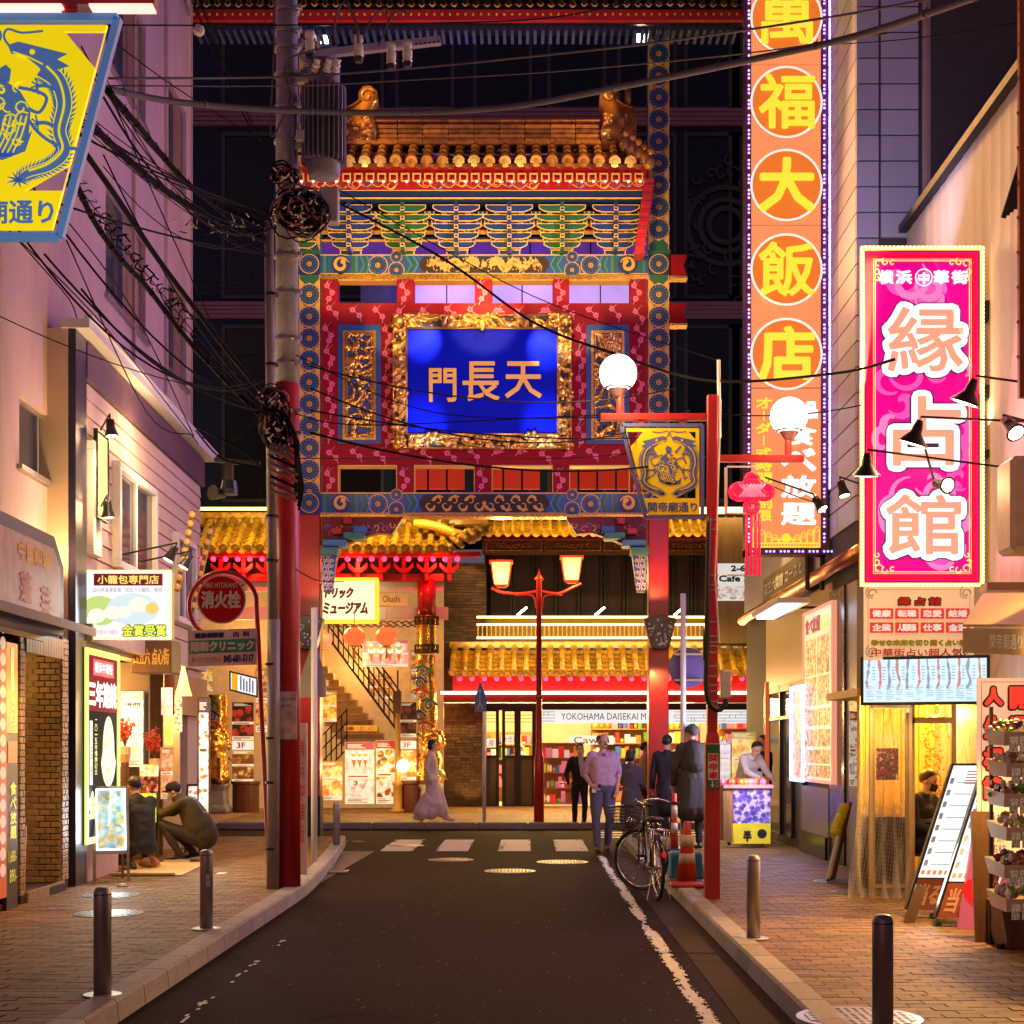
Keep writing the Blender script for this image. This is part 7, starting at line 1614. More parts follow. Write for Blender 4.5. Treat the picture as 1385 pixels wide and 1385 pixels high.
for i,s_ in enumerate(('手相','タロット','算命学','四柱','開運','周易')):a,b=bq(1336+(i>2)*3,1102+i*14);tx(m,f,s_[:2],a,b-.012*5,a+.13,b+.015,.006)
part('lettering',m,INK,t);m=MB();m.frame(f,.03,.03,f.W+.2,f.H-.03,.004,.002,.004);part('border',m,INKR,t)
lamp('SPOT',(WX(1350,11.9)-.1,11.0,2.35),18,(1,.72,.45),.04,f.P(f.W*.4,f.H*.6),90)
# awning top right
aw=thing('canvas_awning','dark olive canvas awning with white street name lettering at the right edge','awning',W(1350,880,11.5));m=MB()
P0=[W(1302,848,11.6),W(1400,848,10.2),W(1400,805,11.2),W(1330,805,12.6)];m.add(P0+[p+V((0,0,.02)) for p in P0],[(0,1,2,3),(4,5,6,7),(0,1,5,4)]);part('canvas',m,mat('canvas_olive',(.42,.27,.1),.7,bump=.3),aw)
f=Fr(P0[0]-V((0,0,.2)),P0[1]-P0[0],(0,0,1),(P0[1]-P0[0]).length,.19);m=MB();m.fb(f,0,0,f.W,f.H,-.01,0);part('valance',m,bpy.data.materials['canvas_olive'],aw);m=MB();tx(m,f,'関帝廟通り',f.W*.42,.04,f.W*.85,.15,.006);part('lettering',m,WHT,aw);lamp('SPOT',W(1362,885,11.2),480,(1,.62,.25),.06,(WX(1250,11)+.3,10.2,0),135);lamp('SPOT',W(1360,690,10.8),60,(1,.75,.42),.06,W(1360,830,11.4),70)
m=MB();p=W(1330,797,12.6);m.box(p.x,12.5,p.z-.02,p.x+1.5,12.7,p.z+.05);part('awning_case',m,mat('cream_case',(.6,.45,.25),.4),aw)
# right upper edge: rust lattice, roof corner, pale box
m=MB()
for x in (1379,):m.box(WX(x,11),11,4.2,WX(x,11)+.05,11.05,8)
for i in range(14):z=4.5+i*.26;m.bar((WX(1379,11),11.02,z),(WX(1400,11),11.1,z+.1),.03,.03)
top('rust_lattice',m,mat('rust_orange',(.45,.1,.02),.5),'orange painted steel ladder frame at the top right edge','frame')
m=MB()
for i in range(7):a=W(1357+i*5,295-i*4,11.5);b=W(1385+i*2,205-i*3,11.3);m.tube([a,b],.02,6)
top('corrugated_eave',m,mat('eave_green',(.03,.04,.035),.5),'dark corrugated eave corner jutting in at the right edge','roof')
m=MB();a=W(1368,745,12);m.box(a.x,12,a.z,a.x+.5,12.4,a.z+.78);top('rolled_screen',m,mat('cream_roll',(.72,.58,.4),.5),'cream rolled screen box above the olive awning','box',bev=.04)
for (px,py,Y,lab,tl,bk,s_,bell) in ((1310,533,13.2,'large bell lamp over the upper right of the magenta sign',(-.35,.25,-1),(.9,0,.05),1.05,True),(1238,588,13.0,'bell lamp in front of the middle of the magenta sign',(-.3,.25,-1),(1.3,0,.1),1.0,True),(1172,632,13.0,'bell lamp at the left rim of the magenta sign',(0,.2,-1),(1.6,0,-.05),.95,True),(1275,655,13.2,'round floodlight facing the street on the magenta sign',(.35,-1,-.3),(-.1,.2,.35),1.0,False),(1140,662,16.6,'cylinder spot lamp left of the magenta sign, pointing down',(.25,-.2,-1),(.45,.5,.1),.95,False),(1108,682,17.2,'cylinder spot lamp overlapping the lower right of the orange sign',(.4,-.3,-.7),(-.6,.2,.35),.95,False),(1368,578,12.4,'black floodlight at the right edge beside the lamp arms',(.2,-.6,-.6),(.3,.3,.1),1.1,False)):
 clip_lamp(px,py,Y,lab,tl,bk,s_,en=26,bell=bell,ang=110)
for (px,py,Y,tg) in ((1345,560,13.2,(1340,420,17)),):lamp('SPOT',W(px,py,Y),7,(1,.8,.6),.06,W(*tg),110)
# snack rack at the right edge
rk=thing('snack_rack','metal rack with tiers of white baskets full of wrapped sweets at the right edge','rack',(WX(1370,10.9),10.9,.12));bx0,bx1=WX(1340,10.9),WX(1402,10.9)
m=MB()
for x in (WX(1352,10.9),bx1):m.bar((x,11.1,.12),(x,11.1,1.9),.025,.025)
m.bar((WX(1345,10.9),10.8,.14),(bx1,11.1,.14),.03,.03);part('stand',m,DKMET,rk)
for k,yp in enumerate((1003,1045,1085,1130,1180,1225)):
 z=WZ(yp,10.7);b=thing('basket',('white sloping basket of wrapped sweets, %s tier of the rack'%('top','second','third','fourth','fifth','lowest')[k]),'basket',(bx0+.15,10.7,z));m=MB();xa,xb=WX(1349+(k%2)*3,10.7),WX(1412,10.7)
 Pb=[(xa,10.55,z-.03),(xb,10.55,z-.03),(xb,10.9,z-.02),(xa,10.9,z-.02),(xa-.02,10.48,z+.07),(xb+.02,10.48,z+.07),(xb+.02,10.95,z+.1),(xa-.02,10.95,z+.1)]
 m.add(Pb,[(0,1,2,3),(0,1,5,4),(1,2,6,5),(2,3,7,6),(3,0,4,7)]);part('tray',m,mat('basket_white',(.65,.55,.48),.4) if k==0 else bpy.data.materials['basket_white'],b)
 for i in range(3):m=MB();x=xa+.01+i*.075;m.add([(x,10.47,z-.075),(x+.062,10.47,z-.075),(x+.062,10.462,z+.035),(x,10.462,z+.035)],[(0,1,2,3)]);part('price_card',m,prt('card_print',[C(180,170,150),C(90,80,70)],40,.15,C(220,210,190)) if not bpy.data.materials.get('card_print') else bpy.data.materials['card_print'],b)
 m=MB()
 for i in range(46):p=V((R.uniform(xa,xb),R.uniform(10.5,10.9),z+.05+R.uniform(0,.09)));s_=R.uniform(.018,.034);m.ball(p,(s_*R.uniform(.6,1.3),s_,s_*R.uniform(.8,1.5)),6,R.randrange(5))
 part('sweets',m,[mat('sweet%d_%d'%(k,j),c,.25,coat=.5) for j,c in enumerate(((C(120,60,70),C(70,40,80),C(90,150,50),C(225,215,200),C(190,70,40)),(C(230,225,215),C(120,170,70),C(200,190,180),C(170,110,90),C(240,235,230)))[k%2])],b,kind='stuff')
m=MB();m.hexa([V(p) for p in ((bx0+.08,10.75,.125),(bx1,10.75,.125),(bx1,11.3,.125),(bx0+.08,11.3,.125),(bx0+.02,10.7,.42),(bx1,10.65,.5),(bx1,11.3,.5),(bx0+.08,11.3,.45))]);top('wooden_crate',m,WOODD,'tilted wooden crate under the snack rack','crate')
for i in range(3):m=MB();m.bar((WX(1330+i*5,11.2),11.2+i*.05,.12),(WX(1334+i*5,11.2),11.4,1.1),.03,.12,up=(1,0,0));top('leaning_plank',m,WOODD,('outer left','middle','inner right')[i]+' of three dark planks leaning by the snack rack','plank')
lamp('POINT',(WX(1372,10.4),10.2,2.3),9,(1,.78,.55),.1)
# ================================================================ poles, street lamp, street signs
def bollard(x,y,lab):
 t=thing('bollard',lab,'bollard',(x,y,.12),'steel bollards along the kerbs');c=V((x,y,.125))
 m=MB();m.lathe(c,[(.052,.005),(.052,.6),(.05,.618),(.044,.632),(.03,.642),(.0,.645)],28);part('post',m,STEEL if y>8 else mat('dark_steel',(.3,.28,.27),.42,.6,stretch=(1,1,.2)),t,smooth=True)
 m=MB();m.lathe(c,[(.118,0),(.118,.005),(.112,.008)],28);part('base_plate',m,STEEL,t)
 m=MB();m.lathe(c+V((0,0,.596)),[(.0535,0),(.0535,.006)],28);part('ring',m,DKMET,t)
bollard(-2.53,8.78,'steel bollard nearest the camera on the left kerb');bollard(-2.61,11.98,'second steel bollard on the left kerb, with small stickers');bollard(1.76,7.35,'dark bollard nearest the camera on the right kerb, cut by the frame');bollard(1.73,11.38,'shiny steel bollard on the right kerb in front of the red lamp post');bollard(-2.87,22.1,'small far bollard at the left corner before the crosswalk')
m=MB();f=Fr((-2.6,11.925,.47),(1,.1,0),(0,0,1),.1,.1);m.fb(f,0,0,.03,.05,0,.003);m.fb(f,0,.06,.025,.1,0,.003);top('sticker',m,WHT,'white stickers on the second left bollard','sticker')
# concrete utility pole with its fittings
up=thing('utility_pole','thick concrete utility pole, its lower half wrapped in red, loaded with cables','utility pole',(WX(388,15.6),15.6,.12));px0,Y0=WX(388,15.6),15.6
m=MB();m.cyl((px0,Y0,WZ(520,Y0)),(px0,Y0,11),.122,.108,24);part('pole',m,CONC,up,smooth=True)
m=MB();m.cyl((px0+.01,Y0,.12),(px0,Y0,WZ(520,Y0)),.135,.131,24);part('red_wrap',m,REDP,up,smooth=True)
for i,py in enumerate((18,48,70,105,150,195,238,300,350,400,462,495,560,590,640,670)):
 m=MB();z=WZ(py,Y0);m.lathe((px0,Y0,z),[(.134,0),(.137,.01),(.134,.03)],24);m.box(px0+.1,Y0-.12,z,px0+.17,Y0-.05,z+.035);part('strap',m,ALU,up)
m=MB();m.fb(FF(378,1000,401,936,Y0-.14),0,0,.18,.5,-.005,.002);part('notice',m,prt('pole_notice',[C(205,190,190),C(220,205,205)],5,.0,C(215,200,200)),up);m=MB();fq=FF(378,976,401,936,Y0-.145);tx(m,fq,'横浜中華街',.02,.22,.16,.25,.006);tx(m,fq,'掲示禁止',.02,.15,.14,.18,.006);part('lettering',m,INK,up)
cp=thing('cable_conduit','slim grey conduit pipe running up the left side of the utility pole','pipe',(WX(370,15.4),15.4,.12));cx_=WX(369,15.4);m=MB();m.cyl((cx_,15.4,.12),(cx_+.01,15.4,WZ(838,15.4)),.066,n=16);m.cyl((cx_,15.4,WZ(838,15.4)),(cx_-.04,15.4,WZ(300,15.4)),.052,n=16);part('pipe',m,mat('conduit_grey',(.3,.27,.29),.45),cp,smooth=True)
m=MB()
for py in (400,495,700,760,900,1000,1060,1150):m.lathe((cx_-.01,15.4,WZ(py,15.4)),[(.07,0),(.07,.025)],16)
part('clamp',m,DKMET,cp);m=MB();m.lathe((cx_,15.4,WZ(910,15.4)),[(.0675,0),(.0675,.06)],16);part('label_band',m,mat('band_yellow',(.6,.5,.3),.5),cp)
t=thing('transformer','grey ribbed pole transformer hung beside the utility pole','transformer',W(438,235,15.5));c=V((WX(438,15.5),15.5,0));r_=.172
m=MB();m.lathe(V((c.x,c.y,WZ(228,15.5))),[(r_*.85,-.09),(r_,-.05),(r_,.86),(r_*.97,.88),(r_*.97,1.1),(r_*.7,1.2),(r_*.3,1.22)],28);part('tank',m,mat('transformer_grey',(.2,.18,.24),.5),t,smooth=True)
m=MB();
for i in range(26):a=2*pi*i/26;d=V((math.cos(a),math.sin(a),0));m.bar(V((c.x,c.y,WZ(222,15.5)))+d*(r_+.03),V((c.x,c.y,WZ(120,15.5)))+d*(r_+.03),.07,.012,up=d.cross(V((0,0,1))))
part('cooling_fins',m,bpy.data.materials['transformer_grey'],t)
m=MB();m.bar((px0,Y0,WZ(110,Y0)),(c.x,c.y,WZ(110,Y0)),.08,.08);m.bar((px0,Y0,WZ(200,Y0)),(c.x,c.y,WZ(200,Y0)),.08,.08);part('bracket',m,ALU,t)
for dx in (-.05,.07,.16):m=MB();p=V((c.x+dx,c.y-.2,WZ(100,15.5)));m.lathe(p,[(.035,-.07),(.045,-.05),(.03,-.03),(.045,0),(.03,.02),(.035,.06)],12,0,(.3,-.5,.8));part('bushing',m,WHT,t)
t=thing('crossarm','pale steel crossarm with white insulators high on the utility pole','crossarm',W(500,70,15.3));m=MB();m.bar(W(408,76,15.35),W(596,55,15.3),.07,.075);part('arm',m,mat('galvanised',(.42,.38,.45),.4,.5),t)
for px,py in ((485,66),(529,76),(551,73),(419,60)):
 m=MB();p=W(px,py,15.2);m.lathe(p-V((0,0,.09)),[(.03,0),(.055,.02),(.04,.04),(.05,.06),(.05,.12),(.035,.15),(.05,.17),(.05,.22)],14);io=part('insulator',m,WHT,t,smooth=True);m=MB();m.lathe(p-V((0,0,.14)),[(.04,0),(.05,.05)],12);part('insulator_cap',m,BLACK,io)
m=MB()
for i in range(6):p=W(563+i*6,59.5-i*.7,15.26);m.cyl(p,p-V((0,.004,0)),.012,n=8)
part('bolt_hole',m,BLACK,t)
m=MB()
for pts in (((485,58),(478,20),(462,5),(452,40),(455,62)),((491,52),(505,22),(522,12),(524,20)),((512,62),(530,22),(545,15),(550,20)),((455,62),(400,75),(385,95),(392,130),(380,165),(366,180),(370,80),(372,0))):m.tube(smooth([tuple(W(a,b,15.1)) for a,b in pts],6),.011,6)
top('drop_wires',m,CABLG,'thin grey jumper wires looping over the crossarm insulators','wires',kind='stuff')
m=MB();f=FF(432,299,457,252,15.3);m.fb(f,0,0,f.W,f.H,-.15,0);t=top('junction_box',m,mat('box_grey',(.4,.34,.38),.45),'grey junction box behind the cable bundle','box',bev=.01);m=MB();m.fb(FF(400,190,412,172,15.3),0,0,.09,.12,-.06,0);top('meter_box',m,mat('box_pale',(.5,.46,.5),.4),'small pale box clamped between pole and transformer','box',bev=.01)
# cable nests
def nest(cx_2,cy_2,rx,ry,n,seed,lab,Y=15.15):
 rr=random.Random(seed);m=MB()
 for i in range(n):
  x,y=cx_2+rr.gauss(0,rx*.3),cy_2+rr.gauss(0,ry*.3);r1=rr.uniform(.2,.85)*rx;pts=[]
  t0=rr.uniform(0,6);tl=rr.uniform(3,9);e=rr.uniform(.6,1.4)*ry/rx
  for j in range(14):a=t0+tl*j/13;pts.append(tuple(W(x+r1*math.cos(a)*(1+.1*rr.random()),y+r1*e*math.sin(a),Y+rr.uniform(-.05,.05))))
  m.tube(pts,rr.choice((.007,.01,.013)),5,rr.choice((0,0,0,0,1,2)))
 for i in range(n//4):p=W(cx_2+rr.gauss(0,rx*.5),cy_2+rr.gauss(0,ry*.5),Y-.1);q=p+V((rr.uniform(-.05,.05),0,rr.uniform(-.05,.05)));m.tube([p,q],.008,5,3)
 m.ball(W(cx_2-rx*.5,cy_2,Y+.12),(rx*.7*Y/F,.07,ry*.8*Y/F),12,0)
 top('cable_nest',m,[CABLE,CABLG,mat('cable_pink_%d'%seed,(.4,.15,.15),.5),WHT],lab,'cables',kind='stuff')
nest(408,287,30,28,90,1,'dense tangle of coiled black cable beside the transformer foot');nest(384,238,16,14,25,2,'small knot of clamps and cable on the pole above the large tangle');nest(372,575,18,35,60,3,'dark bundle of cable joints tied on the pole at the red section');nest(368,537,18,12,30,4,'grey twisted cable knot just above the red section of the pole')
m=MB()
for i in range(7):
 m.tube(smooth([tuple(W(362+i*3,545+i*6,15.2)),tuple(W(385+i*3,560+i*6,15.1)),tuple(W(400,590+i*7,15.1)),tuple(W(404+i,620+i*6,15.2)),tuple(W(398+i,660+i*5,15.3))],6),.014,6,0)
for i in range(9):m.tube([W(366,590+i*9,15.1),W(402,606+i*9,15.1)],.016,6,i%3)
top('cable_sleeves',m,[CABLE,CABLG,mat('sleeve_brown',(.25,.12,.05),.5)],'diagonal bundle of cable sleeves strapped across the red section of the pole','cables',kind='stuff')
# overhead cables: thick lashed bundles and thin wires
def cable(name,lab,pts,r=.018,sag=0,mt=None,ties=0,n=8):
 P_=[W(*p) for p in pts];P_=smooth([tuple(p) for p in P_],n) if len(P_)>2 else wire(P_,sag,14);m=MB();m.tube(P_,r,7)
 if ties:
  for i in range(ties):p=V(P_[int((i+.5)/ties*(len(P_)-1))]);q=V(P_[min(len(P_)-1,int((i+.5)/ties*(len(P_)-1))+1)]);d=(q-p).normalized();m.tube([p-d*.02,p+d*.02],r*1.12,7);m.tube([p,p+V((.01,-.02,.05))],.006,4)
 return top(name,m,mt or CABLE,lab,'cable',smooth=True)
cable('overhead_cable','thick lashed grey cable sweeping across the whole view above the gate roof',[(138,118,13),(240,138,14),(400,150,15),(560,152,15.5),(700,143,15),(850,115,14),(1010,82,13),(1160,48,12.2),(1330,-8,11)],.03,mt=CABLG,ties=9)
cable('overhead_cable','thin teal wire running from the yellow sign past the crossarm to the upper right',[(138,106,13),(380,104,15),(560,92,15.5),(760,72,15),(900,56,14.5),(1130,22,13),(1300,-10,12)],.011,mt=CABLG)
cable('overhead_cable','thin wire just below the crossarm wire',[(138,116,13.5),(400,116,15),(560,108,15.5),(760,96,15),(1010,72,14),(1200,45,13)],.007,mt=CABLG)
cable('overhead_cable','fine wire crossing at crossarm height under the top roof',[(140,34,13),(380,34,15),(640,30,15.5),(760,22,15),(880,-4,14)],.007)
cable('overhead_cable','thick lashed cable bundle descending from the yellow sign to the pole, upper one',[(145,122,13),(185,168,13.5),(215,205,14),(250,245,14.5),(290,275,15),(345,300,15.3),(372,308,15.5)],.028,ties=14)
cable('overhead_cable','second lashed cable bundle below the first on the way to the pole',[(120,165,12.5),(150,195,13),(200,240,13.8),(250,275,14.4),(300,300,15),(360,325,15.4)],.034,ties=14)
cable('overhead_cable','straight dark cable from the yellow sign down to the lower left of the pole',[(116,208,12.5),(160,270,13.2),(210,345,14),(262,415,14.6),(310,478,15),(352,528,15.3)],.026)
cable('overhead_cable','slack thick cable bundle with coils crossing the pink wall windows',[(100,240,12.5),(128,300,13),(165,352,13.5),(200,390,14),(250,455,14.6),(300,510,15),(350,560,15.3)],.026,ties=16)
m=MB()
for i in range(30):u=i/30;px,py=100+250*u,245+310*u;r_=R.uniform(5,15);m.tube([tuple(W(px+r_*math.cos(a)*R.uniform(.8,1.1),py+r_*math.sin(a),13+2.3*u)) for a in [R.uniform(0,2)+j*.6 for j in range(9)]],R.choice((.005,.008)),4)
top('cable_coils',m,CABLE,'loose loops of thin cable along the slack bundle on the left','cables',kind='stuff')
LW=[((0,300,11),(140,440,13),(268,600,15.5)),((20,320,11),(90,400,12.5),(104,430,13)),((60,260,11),(180,420,13.5),(262,590,15.5)),((90,325,12),(200,560,14.5),(262,588,15.5)),((150,130,13),(345,560,15.2)),((155,58,12),(240,120,14),(345,185,15.4)),((262,5,14),(340,175,15.3)),((270,0,14),(352,190,15.4)),((455,255,15.4),(720,400,17),(972,488,14.6)),((450,270,15.4),(600,350,16.5),(720,435,16.5),(830,478,15.5),(960,515,14.5),(1130,505,14),(1210,486,13.5)),((400,480,15.3),(600,560,15.5),(950,560,14.6)),((400,560,15.3),(500,575,15.4),(870,562,14.6),(970,600,14.5)),((980,560,14.5),(1165,548,14)),((980,620,14.5),(1105,680,17)),((262,385,15),(345,370,15.3)),((262,395,15),(345,375,15.3)),((262,480,15),(350,478,15.3)),((262,508,15),(350,510,15.3)),((270,590,15.5),(310,600,15.5),(352,560,15.3)),((262,575,15),(320,605,15.3),(352,630,15.4)),((265,582,15),(300,620,15.3),(352,632,15.4)),((1100,60,17),(1380,30,14)),((380,620,15.3),(800,618,24),(960,590,24)),((400,770,15.4),(430,785,15.3),(465,787,19))]
WLAB=['fine wire from the left edge to the gutter end','short wire ending on top of the navy corner post','wire slanting over the pink wall to the gutter end','sagging wire across the middle of the pink wall','long straight wire from the yellow sign to the pole knot','wire curving from the yellow sign corner to the pole','straight stay wire at the top left with a pale clamp','twin of the stay wire at the top left','thin pale wire from the pole over the name plaque to the lamp post tip','thick black cable crossing the name plaque to the magenta sign','faint wire across the lower plaque','wire pair running to the red lamp post arm','wire from lamp post to the magenta sign','wire from the knot lantern down to the spot lamp','pale upper wire left of the pole before the dark tower','pale lower wire left of the pole before the dark tower','level wire left of the pole at plaque height','level wire left of the pole under the other','sagging loop from gutter end to the pole','yellowish wire from gutter end to the pole, upper','yellowish wire from gutter end to the pole, lower','thin wire at the upper right past the panelled building','fine wire across the lower openings of the gate','wire from the pole to the museum sign']
for p,l in zip(LW,WLAB):cable('wire',l,p,.014 if 'thick black' in l else (.009 if 'stay' in l or 'yellowish' in l else .006),sag=.05)
for i in range(24):
 x1,y1=R.choice(((362,300),(372,560),(360,330),(352,520)));x1+=R.uniform(-8,8);y1+=R.uniform(-20,20);x0=R.choice((-10,20,60,110,140));y0=R.uniform(60,430) if y1>450 else R.uniform(20,250)
 if i%6==5:x0,y0,x1,y1=420,470+i*5,900+i*3,500+i*5
 p,q=W(x0,y0,11.5),W(x1,y1,15.2);m=MB();m.tube(wire([p,q],R.uniform(.05,.5),16),R.choice((.005,.007,.01)),5);top('wire',m,CABLE,'one of many thin black wires fanning out from the utility pole','cable','thin wires fanning out from the utility pole')
t=thing('wire_clamp','pale ceramic clamp on the stay wire at the top left','clamp',W(269,41,14.2));m=MB();m.lathe(W(269,41,14.1),[(.03,-.05),(.055,-.02),(.05,.02),(.03,.05)],10,0,(.4,-.3,1));part('body',m,WHT,t)
m=MB()
for i in range(40):p=W(295+R.gauss(0,22),305+R.gauss(0,7),15);m.tube([p,p+V((R.uniform(-.08,.08),-.03,R.uniform(-.08,.08)))],.006,4,R.randrange(2))
top('cable_ties',m,[CABLE,WHT],'bristling cut cable ties on the bundle left of the pole','cables',kind='stuff')
for (px,py) in ((305,625),(322,650)):pass
t=thing('siren_speaker','dark street camera and speaker cluster hung left of the pole above the museum roof','speaker',W(310,650,17));m=MB();m.bar(W(290,622,17),W(352,628,17),.06,.05);m.bar(W(310,625,17),W(310,650,17),.08,.12);m.lathe(W(310,662,17),[(.08,.1),(.1,0),(.1,-.06)],12);m.lathe(W(296,668,17),[(.03,-.1),(.09,.1)],12,0,(-.5,-.8,0));part('body',m,BLACK,t)
# --- red lamp post with globes, yellow street sign and knot lantern
YL_=14.44;lx=WX(963,YL_)
lp=thing('globe_lamp_post','red street lamp post with two white globes on horizontal arms','street lamp',(lx,YL_,.12))
m=MB();m.box(lx-.072,YL_-.07,.12,lx+.072,YL_+.07,WZ(1006,YL_));m.hexa([(lx-.072,YL_-.07,1.63),(lx+.072,YL_-.07,1.63),(lx+.072,YL_+.07,1.63),(lx-.072,YL_+.07,1.63),(lx-.05,YL_-.05,1.75),(lx+.05,YL_-.05,1.75),(lx+.05,YL_+.05,1.75),(lx-.05,YL_+.05,1.75)]);m.box(lx-.05,YL_-.05,1.75,lx+.05,YL_+.05,WZ(535,YL_));part('pole',m,REDP,lp,bev=.006)
m=MB();m.box(WX(812,YL_),YL_-.04,WZ(569,YL_),lx+.02,YL_+.04,WZ(560,YL_));m.cyl(W(838,565,YL_),W(838,528,YL_),.035);m.box(WX(965,YL_),YL_-.04,WZ(625,YL_),WX(1087,YL_),YL_+.04,WZ(616,YL_));m.cyl(W(1066,620,YL_),W(1066,588,YL_),.035);part('arm',m,REDP,lp,bev=.004)
for px,py in ((836,505),(1067,563)):
 m=MB();c=W(px,py,YL_);m.lathe(c-V((0,0,.18)),[(.035,-.06),(.05,-.04),(.1,.03),(.135,.045)],20);part('lamp_holder',m,mat('holder_grey',(.25,.15,.17),.3,.5) if px<900 else bpy.data.materials['holder_grey'],lp,smooth=True)
 m=MB();m.ball(c,.182,28);part('globe',m,L_GLOBE,lp,smooth=True);lamp('POINT',c-V((0,.25,.05)),90 if px<900 else 42,(1,.8,.62),.18)
m=MB()
for py in (705,718,780,793,800,843,862,870,875,884,902,916,928,936,950):m.box(lx-.056,YL_-.056,WZ(py,YL_),lx+.056,YL_+.056,WZ(py,YL_)+.014)
part('strap',m,ALU,lp)
m=MB();m.cyl(W(973,592,YL_),W(972,487,YL_),.018);m.tube([W(975,540,YL_-.07),W(970,700,YL_-.08),W(967,780,YL_-.08),W(973,870,YL_-.08)],.008,5);part('conduit',m,WHT,lp)
m=MB();m.tube(smooth([tuple(W(a,b,YL_-.09)) for a,b in ((959,700),(957,800),(956,880),(955,930),(960,952),(972,960),(981,952),(981,945))],6),.026,8);m.box(WX(950,YL_),YL_-.1,WZ(895,YL_),WX(956,YL_),YL_-.02,WZ(852,YL_));part('black_hose',m,BLACK,lp,smooth=True)
m=MB();f=FF(975,944,989,907,YL_-.05);m.fb(f,0,0,f.W,f.H,-.1,0);part('meter_box',m,mat('meter_white',(.6,.56,.52),.4),lp,bev=.006)
f=FF(956,1067,973,1007,YL_-.075);m=MB();m.fb(f,0,0,f.W,f.H,-.004,.004);part('street_plate',m,mat('plate_green',(.01,.16,.06),.4),lp);m=MB();m.fb(f,.012,f.H*.2,f.W-.012,f.H*.8,.0042,.007);part('plate_field',m,WHT,lp);m=MB();tx(m,f,'関帝廟',.018,f.H*.21,f.W-.018,f.H*.79,.009,vert=True,bold=.006);part('lettering',m,INKR,lp);m=MB();m.flat(f,[(f.W*.35,.02),(f.W*.5,.045),(f.W*.65,.02)][::-1],.006) if 0 else m.prism(f,[(f.W*.3,.045),(f.W*.45,.012),(f.W*.6,.045)],.004,.007);m.fb(f,f.W*.4,.045,f.W*.5,.075,.004,.007);tx(m,f,'方向',f.W*.7,.012,f.W*.9,.075,.007,vert=True);part('arrow',m,WHT,lp)
